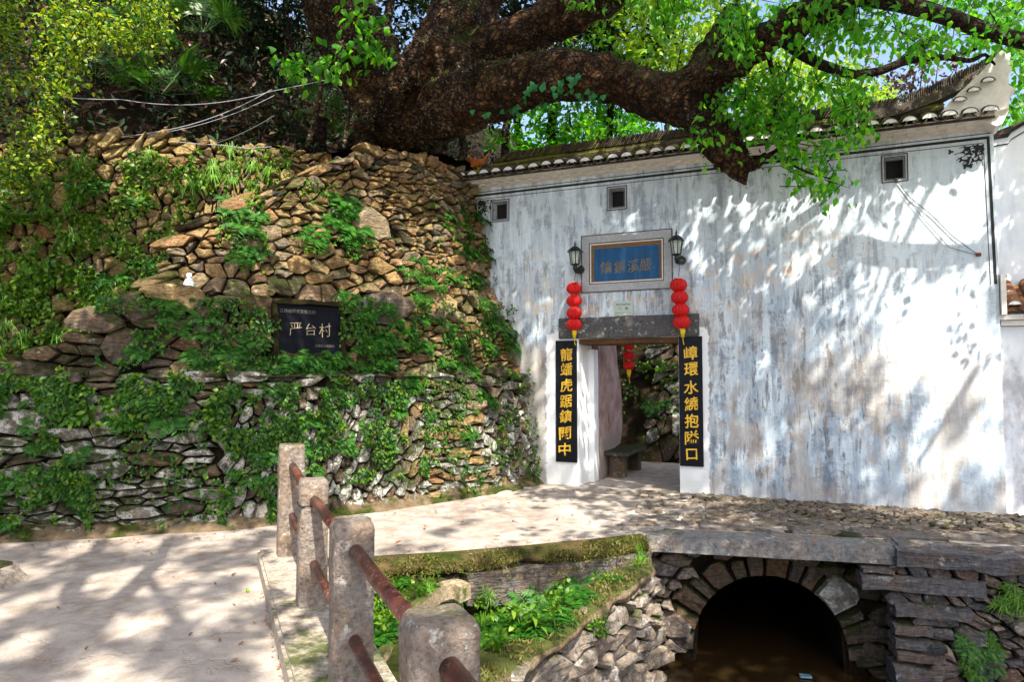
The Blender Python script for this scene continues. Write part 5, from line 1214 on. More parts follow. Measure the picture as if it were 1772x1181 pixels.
M['ivy_leaf'] = leafmat('ivy_leaf', [(.015, .13, .04), (.02, .17, .05), (.03, .2, .05)], .3)
M['palm_leaf'] = leafmat('palm_leaf', [(.02, .07, .012), (.035, .11, .014), (.07, .15, .02)], .25, .45, .35)
M['grass_blade'] = leafmat('grass_blade', [(.05, .16, .012), (.10, .24, .02), (.16, .30, .03)], .35)
def barkmat(name, a, b_, c, moss=.25):
    n = NT(name); p = n.pos; x = n.noise(p, 3.0, 8, .7, .8); y = n.noise(p, 16, 8, .75, .4); w = n.voro(n.vm('ADD', n.sv(p, (5, 5, 5)), n.sv(n.noise(p, 4, 4, .6, color=True), (1.2, 1.2, 1.2))), 2.2, 'DISTANCE_TO_EDGE')
    col = n.ramp(x, [(.40, a), (.5, b_), (.60, c)]); col = n.mix(.9, col, n.ramp(y, [(.40, (.22, .21, .20)), (.5, (.8, .78, .75)), (.6, (1.45, 1.38, 1.25))]), 'MULTIPLY'); col = n.mix(n.math('MULTIPLY', n.sm(w, .14, .02), .8), col, (.012, .008, .006))
    sp = n.math('MULTIPLY', n.sm(n.noise(p, 26, 6, .75), .55, .62), n.sm(n.noise(p, 1.6, 5), .45, .6)); col = n.mix(n.math('MULTIPLY', sp, .8), col, (.34, .34, .30))
    mk = n.sm(n.math('ADD', n.noise(p, 2.4, 7, .7), n.math('MULTIPLY', n.sep(n.nrm)[2], .16)), .68 - .3 * moss, .8 - .3 * moss); col = n.mix(n.math('MULTIPLY', mk, .75), col, n.ramp(y, [(.3, (.02, .03, .008)), (.7, (.085, .10, .02))]))
    n.bump(n.math('ADD', n.math('MULTIPLY', y, .8), n.math('ADD', x, n.math('MULTIPLY', n.sm(w, 0, .25), 1.0))), 1.0, .12); return n.fin(col, .92, .15)
M['camphor_bark'] = barkmat('camphor_bark', (.028, .014, .009), (.085, .041, .020), (.21, .12, .06), .42); M['thin_bark'] = barkmat('thin_bark', (.05, .035, .02), (.13, .09, .055), (.22, .16, .10), .15); M['dark_bark'] = barkmat('dark_bark', (.02, .013, .01), (.05, .03, .02), (.09, .06, .04), .1)
# ------------------------------------------------------------------ wooded hillside behind the walls
def hill_h(X, Y):
    P = np.stack([X.ravel(), Y.ravel()], 1); u, q = qdist(P); rel = P - GA[:2]; s = rel @ GD[:2]; w = -(rel @ GN[:2])
    hl = 4.55 + .80 * np.clip(q - 2.3, 0, 13) + .15 * np.clip(q - 15, 0, 40)
    hr = 3.4 + .36 * np.clip(w - 4.2, 0, 14)
    f = np.clip((s - .2) / 3.6, 0, 1); f = f * f * (3 - 2 * f); h = hl * (1 - f) + hr * f
    yard = (s > -1.0) & (w < 3.95); h = np.where(yard, -.4, h)
    h = np.where((q < 1.75) & ~yard, np.where(q < 1.5, -.4, 4.3 if True else 0), h)
    h = np.where((q < 2.1) & (q >= 1.5) & (u < TB.hit(640, 300)[0]) , np.minimum(h, ztopb(u) + .02), h)
    h = np.where((w < -.0) & (s > -1.0), -.4, h)
    return h.reshape(X.shape), q.reshape(X.shape)
def axis_pts(a, m0, m1, b_, fine, coarse): return np.concatenate([np.arange(a, m0, coarse), np.arange(m0, m1, fine), np.arange(m1, b_ + 1, coarse)])
gx, gy_ = np.meshgrid(axis_pts(-45, -11, 9, 45, .4, 2.5), axis_pts(5, 6, 22, 60, .4, 2.5), indexing='ij')
hz, hq = hill_h(gx, gy_)
nzz = np.array([[mnoise.noise(Vector((x * .8, y * .8, 3))) * .35 + mnoise.noise(Vector((x * 2.5, y * 2.5, 7))) * .1 for x, y in zip(r1, r2)] for r1, r2 in zip(gx, gy_)])
hz = np.where(hq > 2.3, hz + nzz * np.clip((hq - 2.3), 0, 1), hz)
ni, nj = gx.shape; F = []
for i in range(ni - 1):
    for j in range(nj - 1):
        if min(hz[i, j], hz[i + 1, j], hz[i, j + 1], hz[i + 1, j + 1]) > -.3 or max(hz[i, j], hz[i + 1, j], hz[i, j + 1], hz[i + 1, j + 1]) > 1: 
            if min(hq[i, j], hq[i + 1, j + 1], hq[i + 1, j], hq[i, j + 1]) > 2.1: F.append((i * nj + j, (i + 1) * nj + j, (i + 1) * nj + j + 1, i * nj + j + 1))
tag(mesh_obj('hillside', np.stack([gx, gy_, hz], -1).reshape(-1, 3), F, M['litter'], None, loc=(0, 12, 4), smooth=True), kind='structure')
def hill_z(x, y):
    h, q = hill_h(np.array([[x]]), np.array([[y]])); return float(h[0, 0])

# ------------------------------------------------------------------ the giant camphor tree
def at(px, py, y): return gy(px, py, y)
camphor = thing('camphor_tree', at(690, 255, 10.1), 'giant gnarled camphor tree whose heavy limbs reach across the white gate wall', 'tree')
b = MB()
def limb(pts, n=16):
    P = [at(x, y, d) for x, y, d, r in pts]; R = [r for *_, r in pts]; k = len(P); t = np.linspace(0, k - 1, (k - 1) * 5 + 1)
    PP = np.stack([np.interp(t, range(k), [p[i] for p in P]) for i in range(3)], 1); RR = np.interp(t, range(k), R)
    for _ in range(3): PP[1:-1] = (PP[:-2] + 2 * PP[1:-1] + PP[2:]) / 4; RR[1:-1] = (RR[:-2] + 2 * RR[1:-1] + RR[2:]) / 4
    b.tube(PP, RR, n); return PP
limb([(690, 330, 11.15, .74), (688, 262, 11.05, .66), (698, 205, 10.7, .66), (735, 170, 10.2, .64)])
limb([(588, 268, 10.8, .10), (636, 238, 10.8, .26), (690, 190, 10.5, .45)]); limb([(770, 262, 11.1, .12), (748, 225, 10.9, .3), (720, 180, 10.4, .45)])
limb([(690, 210, 10.6, .55), (655, 150, 9.8, .50), (610, 70, 9.5, .50), (570, -20, 9.3, .50), (520, -160, 9.2, .45), (470, -330, 9.2, .35)])
limb([(720, 190, 10.5, .58), (755, 120, 10.1, .52), (795, 40, 10.2, .50), (840, -60, 10.3, .48), (880, -250, 10.5, .42), (900, -450, 10.8, .3)])
limb([(730, 190, 10.4, .58), (810, 172, 9.8, .43), (890, 148, 9.3, .385), (965, 130, 9.0, .345), (1040, 132, 8.7, .315), (1120, 160, 8.5, .28), (1180, 168, 8.35, .275), (1215, 148, 8.2, .255), (1262, 100, 7.9, .23), (1330, 58, 7.5, .20), (1420, 20, 7.0, .17), (1530, -30, 6.5, .15), (1660, -90, 6.0, .14)])
limb([(1165, 165, 8.38, .28), (1212, 192, 8.25, .265), (1240, 232, 8.1, .23), (1262, 272, 8.0, .19), (1280, 305, 7.95, .12), (1294, 326, 7.94, .06)])
limb([(1285, 290, 8.08, .10), (1312, 278, 8.05, .09), (1328, 262, 8.02, .075)])
limb([(800, 120, 10.0, .40), (850, 85, 9.8, .34), (930, 50, 9.5, .30), (1010, 15, 9.2, .26), (1100, -40, 8.9, .22), (1250, -160, 8.4, .16)])
limb([(1200, 130, 8.3, .14), (1225, 85, 8.35, .13), (1265, 20, 8.4, .12), (1290, -60, 8.4, .10)])
for (x, y, d, r) in ((640, 178, 9.65, .24), (632, 215, 9.6, .16), (755, 85, 9.75, .22), (840, 160, 9.35, .2), (1222, 225, 8.1, .14), (700, 130, 9.6, .25), (1060, 115, 8.55, .17), (975, 112, 8.8, .17)):
    b.lathe(at(x, y, d), [(r * .5, -r * .85), (r * .9, -r * .4), (r, 0), (r * .9, r * .4), (r * .5, r * .85)], 10)
tmp = np_mesh('trunk', b.V, b.F, [M['camphor_bark']]); to = bpy.data.objects.new('trunk', tmp); COL.objects.link(to)
md = to.modifiers.new('r', 'REMESH'); md.mode = 'VOXEL'; md.voxel_size = .045; sm_ = to.modifiers.new('s', 'SMOOTH'); sm_.iterations = 6; sm_.factor = .5
bpy.context.view_layer.update(); me = bpy.data.meshes.new_from_object(to.evaluated_get(bpy.context.evaluated_depsgraph_get())); bpy.data.objects.remove(to)
nv = len(me.vertices); co = np.zeros(nv * 3, np.float32); me.vertices.foreach_get('co', co); co = co.reshape(-1, 3).astype(float); no = np.zeros(nv * 3, np.float32); me.vertices.foreach_get('normal', no); no = no.reshape(-1, 3)
disp = np.array([mnoise.fractal(Vector(c * 2.0), .9, 2.1, 5) * .085 + mnoise.noise(Vector((c[0] * 7, c[1] * 7, c[2] * 7))) * .028 - abs(mnoise.noise(Vector(c * 4.3))) * .06 for c in co])
co += no * disp[:, None]; Fq = [tuple(p.vertices) for p in me.polygons]; bpy.data.meshes.remove(me)
trunk_o = mesh_obj('trunk', co, Fq, M['camphor_bark'], camphor, smooth=True)
print('trunk verts', nv)
def branch(parent, pts, m, name='branch', n=8):
    P = [at(x, y, d) for x, y, d, r in pts]; R = [r for *_, r in pts]; k = len(P); t = np.linspace(0, k - 1, (k - 1) * 4 + 1)
    PP = np.stack([np.interp(t, range(k), [p[i] for p in P]) for i in range(3)], 1); RR = np.interp(t, range(k), R)
    PP[1:-1] = (PP[:-2] + 2 * PP[1:-1] + PP[2:]) / 4; b = MB(); b.tube(PP, RR, n); return b.build(name, m, parent, smooth=True)
DB = M['dark_bark']
branch(camphor, [(1345, 60, 7.45, .072), (1380, 88, 7.5, .068), (1420, 112, 7.6, .06), (1475, 130, 7.8, .055), (1520, 124, 7.8, .05), (1570, 104, 7.75, .045), (1630, 98, 7.7, .035), (1680, 106, 7.7, .028), (1705, 92, 7.7, .02), (1722, 112, 7.7, .012)], DB)
branch(camphor, [(1540, 118, 7.8, .03), (1580, 85, 7.8, .024), (1625, 66, 7.8, .014)], DB); branch(camphor, [(1640, 98, 7.7, .022), (1690, 85, 7.7, .02), (1720, 55, 7.7, .014)], DB)
branch(camphor, [(1470, -10, 6.75, .085), (1580, 10, 6.9, .085), (1650, 32, 7.1, .085), (1710, 55, 7.0, .08), (1790, 76, 6.9, .075), (1900, 110, 6.8, .055), (2040, 130, 6.7, .03), (2180, 120, 6.6, .01)], DB)
branch(camphor, [(1340, 195, 8.1, .03), (1342, 150, 8.0, .025), (1330, 95, 7.95, .03)], DB); branch(camphor, [(1340, 200, 8.1, .025), (1360, 130, 8.0, .02), (1378, 90, 7.9, .018)], DB)
branch(camphor, [(1275, 275, 8.1, .035), (1340, 270, 7.9, .02), (1400, 300, 7.7, .012), (1440, 310, 7.6, .006)], DB); branch(camphor, [(1320, 275, 8.0, .03), (1370, 245, 7.8, .018), (1450, 225, 7.6, .008)], DB)
TW = MB()
def sprays(poly, n, d0, d1, nl, L, mat_rg, hang=.75, spread=.16, seed=0, dens=None):
    """leafy twigs through a volume seen inside an outline; returns leaf geometry"""
    rg = np.random.default_rng(seed); xs = [p[0] for p in poly]; ys = [p[1] for p in poly]; out = []; k = 0
    while k < n:
        x, y = rg.uniform(min(xs), max(xs)), rg.uniform(min(ys), max(ys))
        if not inpoly(np.array([x]), np.array([y]), poly)[0]: continue
        if dens is not None and mnoise.noise(Vector((x / dens, y / dens, seed * 3.3))) < -.06: k += .05; continue
        c = at(x, y, rg.uniform(d0, d1))
        tt = ((c - GA) @ GN) / (SUN @ GN); sx, sy, _ = proj(c - SUN * tt)          # where its shade would fall on the white wall
        if inpoly([sx], [sy], [(1195, 310), (1325, 305), (1310, 490), (1165, 490)])[0] and rg.random() < .96: k += .02; continue
        if inpoly([sx], [sy], [(1325, 305), (1560, 295), (1740, 270), (1742, 690), (1520, 600), (1310, 490)])[0] and rg.random() < .65: k += .02; continue
        k += 1; m = max(3, int(nl * rg.uniform(.6, 1.4))); ax = rdir(1, rg)[0]; ax[2] = ax[2] * .5 - .3; ax /= np.linalg.norm(ax)
        t = rg.uniform(-.5, 1, m)[:, None]; C = c + ax * t * spread * 1.6 + rg.normal(0, spread * .45, (m, 3)); D = rdir(m, rg) * .8 + np.array([0, 0, -hang]) + ax * .4; U = rdir(m, rg) * .7 + np.array([0, -.3, .8])
        tip = c + ax * spread * .9; TW.tube([c - ax * spread * .9 + np.array([0, 0, spread * .35]), c + np.array([0, 0, spread * .15]), tip], [.006, .0045, .002], 4, False); out.append(leaf_geo(C, D, U, L * rg.uniform(.7, 1.25, m), L * .58 * rg.uniform(.8, 1.2, m)))
    return out
g = sprays([(1225, 180), (1260, 150), (1330, 120), (1480, 150), (1505, 215), (1470, 260), (1400, 255), (1345, 285), (1335, 235), (1290, 200), (1250, 180)], 120, 7.3, 8.4, 10, .092, None, seed=1, dens=60)
g += sprays([(1340, 250), (1470, 235), (1480, 330), (1440, 345), (1380, 335), (1350, 300)], 34, 7.4, 7.9, 9, .095, None, seed=2, dens=50)
g += sprays([(1235, 0), (1772, -30), (1800, 95), (1660, 90), (1560, 130), (1430, 150), (1340, 110), (1270, 90)], 230, 6.6, 8.6, 11, .095, None, seed=3, dens=70)
g += sprays([(990, -20), (1190, -20), (1190, 40), (1110, 65), (1020, 60)], 48, 8.2, 9.2, 10, .095, None, seed=4, dens=50)
g += sprays([(495, 80), (560, 65), (605, 80), (590, 140), (560, 125), (500, 138)], 14, 8.6, 8.9, 8, .13, None, seed=5)
g += sprays([(598, 0), (650, -10), (672, 60), (668, 105), (640, 95), (605, 40)], 16, 8.6, 8.9, 8, .13, None, seed=6)
g += sprays([(1205, 190), (1245, 230), (1300, 300), (1320, 270), (1280, 330), (1230, 290), (1205, 230)], 7, 7.3, 7.7, 7, .095, None, seed=8)
g += sprays([(1235, 60), (1300, 40), (1290, 85), (1240, 90)], 7, 7.3, 7.6, 6, .095, None, seed=9)
g += sprays([(1790, 0), (2180, 60), (2200, 180), (1900, 190), (1780, 90)], 50, 6.4, 7.2, 11, .095, None, seed=10)
g += sprays([(1700, 70), (1790, 90), (1790, 230), (1750, 210), (1735, 120)], 22, 8.5, 10, 8, .115, None, seed=7, dens=50)
leaf_obj('crown', g, M['camphor_leaf'], camphor); tag(TW.build('twigs', M['dark_bark'], camphor), kind='stuff'); TW = MB()
# ivy creeping on the big limb
dg = bpy.context.evaluated_depsgraph_get(); dg.update()
def cast(px, py, y0=.05):
    r = ray(px, py); r = r / np.linalg.norm(r); ok, loc, nn, fi, ob, mt = SC.ray_cast(bpy.context.evaluated_depsgraph_get(), Vector(CAMV), Vector(r)); return (ok, np.array(loc), np.array(nn), ob)
rg = np.random.default_rng(77); C = []; D = []; U = []
for x0, y0, x1, y1, n in ((905, 158, 1010, 128, 26), (835, 186, 1045, 175, 34), (985, 150, 1045, 170, 16)):
    for i in range(n):
        f = rg.random(); ok, p, nn, ob = cast(x0 + (x1 - x0) * f + rg.normal(0, 7), y0 + (y1 - y0) * f + rg.normal(0, 7))
        if ok and ob == trunk_o: C.append(p + nn * .03); D.append(np.array([rg.normal(0, .5), 0, -1]) + nn * .2); U.append(nn)
if C: tag(leaf_obj('ivy', [leaf_geo(C, D, U, rg.uniform(.07, .1, len(C)), rg.uniform(.08, .1, len(C)))], M['ivy_leaf']), 'patch of blue-green ivy leaves clinging to the long horizontal limb', 'ivy')
# moss, lichen tufts and tiny epiphyte leaves along the limbs
idx = rg.choice(nv, 5200); nn = no[idx]; keep = np.array([mnoise.noise(Vector(co[i] * 1.1)) for i in idx]) > -.05; idx = idx[keep]; nn = nn[keep]
tag(leaf_obj('epiphytes', [leaf_geo(co[idx] + nn * .01, nn + rdir(len(idx), rg) * .8, rdir(len(idx), rg), rg.uniform(.03, .07, len(idx)), rg.uniform(.015, .03, len(idx)), False)], leafmat('epiphyte_leaf', [(.07, .06, .02), (.05, .10, .02), (.12, .10, .05), (.04, .07, .02)], .2), camphor), kind='stuff')

# ------------------------------------------------------------------ other trees
def tree(name, label, base_p, top_p, r0, crown_c, crown_r, nleaf, L, lm, bm_, group=None, cat='tree', seed=0, branches=5, gaps=.0):
    rg = np.random.default_rng(seed); t = thing(name, base_p, label, cat, group); base_p = np.asarray(base_p, float); top_p = np.asarray(top_p, float); b = MB()
    k = 7; P = [base_p + (top_p - base_p) * f + np.array([rg.normal(0, .05), rg.normal(0, .05), 0]) * (0 < i < k - 1) * np.linalg.norm(top_p - base_p) * .4 for i, f in enumerate(np.linspace(0, 1, k))]
    b.tube(P, np.linspace(r0, r0 * .35, k), 9); b.build('trunk', bm_, t, smooth=True)
    crown_c = np.asarray(crown_c, float); crown_r = np.asarray(crown_r, float)
    for i in range(branches):
        d = rdir(1, rg)[0]; d[2] = abs(d[2]) * .6; q = crown_c + d * crown_r * .75; s_ = P[k - 1 - rg.integers(0, 3)]; b = MB(); mid = (s_ + q) / 2 + rg.normal(0, .12, 3); b.tube([s_, mid, q], [r0 * .35, r0 * .2, r0 * .06], 6); b.build('branch', bm_, t, smooth=True)
    ncl = max(12, nleaf // 45); cc = crown_c + rdir(ncl, rg) * (rg.random((ncl, 1)) ** .45) * crown_r; ci = rg.integers(0, ncl, nleaf); C = cc[ci] + rg.normal(0, .16, (nleaf, 3)) * crown_r.mean() ** .5
    leaf_obj('crown', [leaf_geo(C, rdir(nleaf, rg) + np.array([0, 0, -.4]), rdir(nleaf, rg) * .8 + np.array([0, 0, .8]), L * rg.uniform(.7, 1.3, nleaf), L * .5 * rg.uniform(.8, 1.2, nleaf), False)], lm, t); return t
for i, (x, y, d, r, nl, lm, lab) in enumerate([(1120, 55, 14.5, 1.5, 4200, 'lime_leaf', 'sunlit lime green tree behind the left half of the gate roof'), (1000, 210, 15, 1.7, 3600, 'camphor_leaf', 'shaded green tree low behind the mossy ridge tiles'), (1290, 130, 15.5, 1.35, 2300, 'lime_leaf', 'airy yellow-green tree behind the hanging limb stub'), (1430, 185, 17, 1.4, 2200, 'lime_leaf', 'bright yellow-green tree beyond the roof right of the stub'), (1575, 150, 19, 1.6, 1200, 'rust_leaf', 'thin reddish-leaved tree against the pale sky'), (1850, 150, 20, 2.4, 2400, 'camphor_leaf', 'green tree behind the upswept roof horn')]):
    c = at(x, y, d); bz = hill_z(c[0], c[1]); tree('hill_tree', lab, (c[0] + .2, c[1], bz - .1), c + [0, 0, -.2], .12, c, (r * 1.15, r, r * .85), nl, .17, M[lm], M['thin_bark'], 'trees on the slope beyond the gate', seed=100 + i)
for i, (x, y, d) in enumerate([(120, 60, 14), (330, 40, 15), (430, 60, 13.5), (500, 110, 13), (900, 120, 16), (640, 60, 15.5), (800, 190, 14), (220, 140, 16.5), (690, -40, 14.5), (880, 20, 14.5), (960, -30, 15), (590, -30, 14), (1050, 150, 14.5)]):
    c = at(x, y, d); bz = hill_z(c[0], c[1]); top = c + [0, 0, 1.5]
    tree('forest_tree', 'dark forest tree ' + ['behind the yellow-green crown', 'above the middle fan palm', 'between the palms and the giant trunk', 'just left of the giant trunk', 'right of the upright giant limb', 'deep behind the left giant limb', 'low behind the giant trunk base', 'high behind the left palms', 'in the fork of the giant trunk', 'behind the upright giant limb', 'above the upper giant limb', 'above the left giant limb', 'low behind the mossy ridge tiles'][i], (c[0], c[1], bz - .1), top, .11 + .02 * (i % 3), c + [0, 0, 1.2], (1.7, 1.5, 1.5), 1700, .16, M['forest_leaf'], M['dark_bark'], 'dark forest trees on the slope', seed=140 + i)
# undergrowth on the shaded slope
rg = np.random.default_rng(90); n = 42000; X = rg.uniform(-12, 5, n); Y = rg.uniform(8.5, 20, n); H, Q = hill_h(X[None], Y[None]); H = H[0]; Q = Q[0]
dn = np.array([mnoise.noise(Vector((x * .7, y * .7, 1.5))) for x, y in zip(X, Y)]); ok = (Q > 2.1) & (H > 2) & (dn > -.34); X, Y, H, dn = X[ok], Y[ok], H[ok], dn[ok]; n = len(X)
C = np.stack([X, Y, H + rg.random(n) ** 1.5 * (.5 + 1.6 * np.clip(dn + .2, 0, 1))], 1); sel = rg.random(n) < .8
for nm, m_, s_ in (('undergrowth', M['forest_leaf'], sel), ('dry_undergrowth', M['rust_leaf'], ~sel)):
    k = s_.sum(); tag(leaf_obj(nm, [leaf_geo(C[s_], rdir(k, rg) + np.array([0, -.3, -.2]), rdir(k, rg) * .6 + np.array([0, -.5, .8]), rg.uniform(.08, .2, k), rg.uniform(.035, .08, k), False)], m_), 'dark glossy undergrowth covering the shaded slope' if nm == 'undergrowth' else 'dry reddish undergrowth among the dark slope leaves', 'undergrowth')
# yellow-green tree leaning in from the left
lt_ = thing('yellow_green_tree', at(112, 258, 8.75), 'sunlit yellow-green tree leaning in over the overgrown left wall', 'tree')
branch(lt_, [(112, 262, 8.75, .06), (104, 215, 8.4, .055), (92, 150, 7.7, .05), (72, 60, 7.3, .045), (40, -30, 7.1, .035), (20, -120, 7, .03)], M['thin_bark'], 'trunk')
for pts in ([(72, 60, 7.3, .025), (110, 35, 7.2, .016), (160, 15, 7.1, .008)], [(88, 100, 7.4, .02), (110, 55, 7.2, .014), (170, 70, 7.0, .006)], [(85, 130, 7.4, .018), (40, 100, 7.2, .012), (-20, 70, 7.1, .01)], [(90, 160, 7.5, .014), (95, 190, 7.4, .01), (105, 230, 7.3, .005)], [(110, 40, 7.2, .014), (200, 45, 7.1, .009), (270, 60, 7.0, .004)]): branch(lt_, pts, M['thin_bark'])
g = sprays([(-40, -30), (285, -30), (295, 45), (262, 80), (200, 60), (150, 50), (125, 90), (60, 60), (-40, 90)], 230, 6.7, 7.6, 17, .055, None, hang=.35, spread=.12, seed=11, dens=45)
g += sprays([(-40, 80), (60, 80), (125, 110), (135, 150), (105, 165), (95, 230), (60, 330), (-40, 340)], 150, 6.8, 7.7, 17, .055, None, hang=.35, spread=.12, seed=12, dens=45)
g += sprays([(130, 60), (240, 60), (290, 75), (230, 95), (150, 95), (110, 130)], 40, 6.9, 7.4, 14, .055, None, hang=.35, spread=.10, seed=13, dens=40)
leaf_obj('crown', g, M['yellow_leaf'], lt_); tag(TW.build('twigs', M['thin_bark'], lt_), kind='stuff'); TW = MB()
# saplings by the big trunk
for i, pts in enumerate(([(532, 258, 9.6, .05), (543, 215, 9.6, .042), (555, 160, 9.6, .035), (563, 110, 9.6, .03), (575, 20, 9.6, .025)], [(596, 258, 9.7, .035), (601, 215, 9.7, .03), (606, 170, 9.7, .02)])):
    s_ = thing('sapling', at(*pts[0][:3]), ['bent pale slim sapling trunk left of the giant tree base', 'short thin bare stem close beside the giant tree base'][i], 'sapling'); branch(s_, pts, M['thin_bark'], 'trunk')
    if i == 0: leaf_obj('crown', sprays([(520, 40), (600, 40), (600, 100), (520, 110)], 12, 9.4, 9.8, 8, .1, None, seed=15), M['camphor_leaf'], s_)
# fan palms
def frond_mesh():
    rg = np.random.default_rng(5); V = []; F = []
    def q(a, b_, c, d): V.extend([a, b_, c, d]); k = len(V) - 4; F.extend([(k, k + 1, k + 2), (k, k + 2, k + 3)])
    pet = .55
    for i in range(2): q((-.008, 0, 0), (.008, 0, 0), (.006, pet, .06), (-.006, pet, .06)) if i == 0 else q((0, 0, -.008), (0, 0, .008), (0, pet, .066), (0, pet, .054))
    for a in np.linspace(-1.9, 1.9, 25):
        L = .52 * (1 - .12 * abs(a)) * rg.uniform(.9, 1.05); d = np.array([math.sin(a), math.cos(a), .15]); s_ = np.array([math.cos(a), -math.sin(a), 0]) * .016; c = np.array([0, pet, .06]); m_ = c + d * L * .6; t = c + d * L + np.array([0, 0, -.22 * L * rg.uniform(.5, 1.8)])
        V.extend([c, m_ - s_, m_ + s_ + [0, 0, .008], t]); k = len(V) - 4; F.extend([(k, k + 1, k + 2), (k + 1, k + 3, k + 2)])
    return np_mesh('frond', V, np.array(F), [M['palm_leaf']])
FM = frond_mesh()
def palm(px, py, d, size, label, n=11, seed=0):
    rg = np.random.default_rng(seed); c = at(px, py, d); bz = hill_z(c[0], c[1] + .1); bz = min(bz, c[2] - .3); t = thing('fan_palm', (c[0], c[1], bz), label, 'palm', 'fan palms on the dark slope'); b = MB()
    P = [np.array([c[0] + .05 * math.sin(z), c[1], z]) for z in np.linspace(bz - .1, c[2], 8)]; b.tube(P, [.09 + .015 * (i % 2) for i in range(8)], 9); b.build('trunk', M['dark_bark'], t)
    for i in range(n): inst('frond', FM, t, c, (rg.uniform(-.2, 1.15), rg.normal(0, .2), i * 2.4 + rg.normal(0, .3)), size * rg.uniform(.85, 1.1))
palm(278, 165, 10.2, 1.0, 'upright fan palm with sunlit fronds in the middle of the dark slope', 12, 1); palm(165, 135, 10.8, 1.0, 'drooping fan palm half hidden behind the yellow-green tree', 10, 2); palm(560, 205, 10.6, .7, 'small dark fan palm beside the bent sapling', 9, 3); palm(350, 60, 11.6, .95, 'shaded fan palm higher up the dark slope', 10, 4); palm(235, 80, 11.2, .9, 'fan palm with pale fronds just under the yellow-green leaves', 10, 6)
# cables strung across the slope
wire(sag(at(85, 165, 8.6), at(210, 172, 8.9), 6, .02) + sag(at(215, 173, 8.9), at(470, 158, 9.3), 12, .12) + sag(at(475, 157, 9.3), at(640, 120, 9.5), 5, .01), .005, M['cable_pale'], 'pale upper cable sagging across the dark forest edge')
wire(sag(at(130, 248, 8.55), at(250, 232, 8.7), 6, .0) + sag(at(252, 231, 8.7), at(470, 155, 9.2), 10, .10), .005, M['cable_pale'], 'bluish cable rising from the back wall top to the right')
wire(sag(at(255, 233, 8.75), at(475, 165, 9.3), 10, .09), .004, M['cable_pale'], 'thinner bluish cable running just below the rising cable')
wire([at(300, 245, 8.7), at(340, 249, 8.75), at(380, 251, 8.8), at(430, 257, 8.85), at(470, 254, 9.0)] + sag(at(475, 200, 9.3), at(520, 180, 9.4), 3, 0)[:0], .005, M['cable_pale'], 'slack cable lying along the back wall top')
wire(sag(at(375, 248, 8.8), at(475, 200, 9.3), 8, .03), .006, M['wire'], 'thin dark cable slanting up from the slack cable')
wire(sag(at(690, 262, 9.3), at(812, 348, 10.2), 8, .02), .006, M['wire'], 'thin dark wire slanting down the upper stone tier to the gate wall')
# ------------------------------------------------------------------ plants on the walls
def fern_mesh(seed, nf=8, L=.30, pin=9):
    rg = np.random.default_rng(seed); C = []; D = []; U = []; S = []
    for f in range(nf):
        az = f * 2.4 + rg.normal(0, .3); out = rg.uniform(.5, 1.0); Lf = L * rg.uniform(.7, 1.2)
        for j in range(pin):
            t = (j + .6) / pin; r = Lf * t * out; z = Lf * (.75 * t - .75 * t * t * rg.uniform(.9, 1.1)); p = np.array([math.cos(az) * r, math.sin(az) * r, z]); ax = np.array([math.cos(az), math.sin(az), .55 - 1.4 * t]); ax /= np.linalg.norm(ax); sd = np.array([-math.sin(az), math.cos(az), 0])
            for sg in (-1, 1): C.append(p); D.append(sd * sg + ax * .45); U.append(np.array([0, 0, 1.0])); S.append(Lf * .30 * math.sin(math.pi * (.12 + .8 * t)) + .012)
        C.append(np.array([math.cos(az), math.sin(az), 0]) * Lf * out * .95); D.append(ax); U.append([0, 0, 1]); S.append(Lf * .15)
    S = np.array(S); V, F = leaf_geo(C, D, U, S, S * .36, False, .1); return np_mesh('fern', V, F, [M['fern_leaf']])
def weed_mesh(seed, n=34, h=.22, L=.065):
    rg = np.random.default_rng(seed); C = []; D = []
    for st in range(6):
        d = rdir(1, rg)[0]; d[2] = abs(d[2]) + .5; d /= np.linalg.norm(d); H = h * rg.uniform(.6, 1.2)
        for j in range(n // 6): C.append(d * H * (j + 1) / (n // 6) + rg.normal(0, .012, 3)); D.append(rdir(1, rg)[0] + d * .4)
    V, F = leaf_geo(C, D, rdir(len(C), rg) * .5 + np.array([0, 0, 1.0]), L * rg.uniform(.7, 1.4, len(C)), L * .55, True); b = MB(); [b.tube([(0, 0, 0), np.array(C[i])], .003, 3, False) for i in range(n // 6 - 1, len(C), n // 6)]; k = len(V); V = np.concatenate([V, np.array(b.V)]); F = np.concatenate([F, np.array([t for f in b.F for t in ((f[0], f[1], f[2]), (f[0], f[2], f[3]))]) + k]); return np_mesh('weed', V, F, [M['weed_leaf']])
def grass_mesh(seed, n=46, L=.26):
    rg = np.random.default_rng(seed); V = []; F = []
    for i in range(n):
        az = rg.uniform(0, 6.28); d = np.array([math.cos(az), math.sin(az), 0]); s_ = np.array([-d[1], d[0], 0]) * .0035; l = L * rg.uniform(.6, 1.2); o = rg.uniform(.3, 1); p0 = rg.normal(0, .015, 3); p1 = d * l * .4 * o + [0, 0, l * .55]; p2 = d * l * .8 * o + [0, 0, l * .35 * (1.2 - o)]
        V += [p0 - s_, p0 + s_, p1 + s_, p1 - s_, p2]; k = len(V) - 5; F += [(k, k + 1, k + 2), (k, k + 2, k + 3), (k + 3, k + 2, k + 4)]
    return np_mesh('grass_tuft', V, np.array(F), [M['grass_blade']])
FERN = [fern_mesh(i, 7 + i % 3, .20 + .03 * (i % 4), 9) for i in range(6)]; WEED = [weed_mesh(i + 20) for i in range(5)]; GRASS = [grass_mesh(i + 40) for i in range(3)]
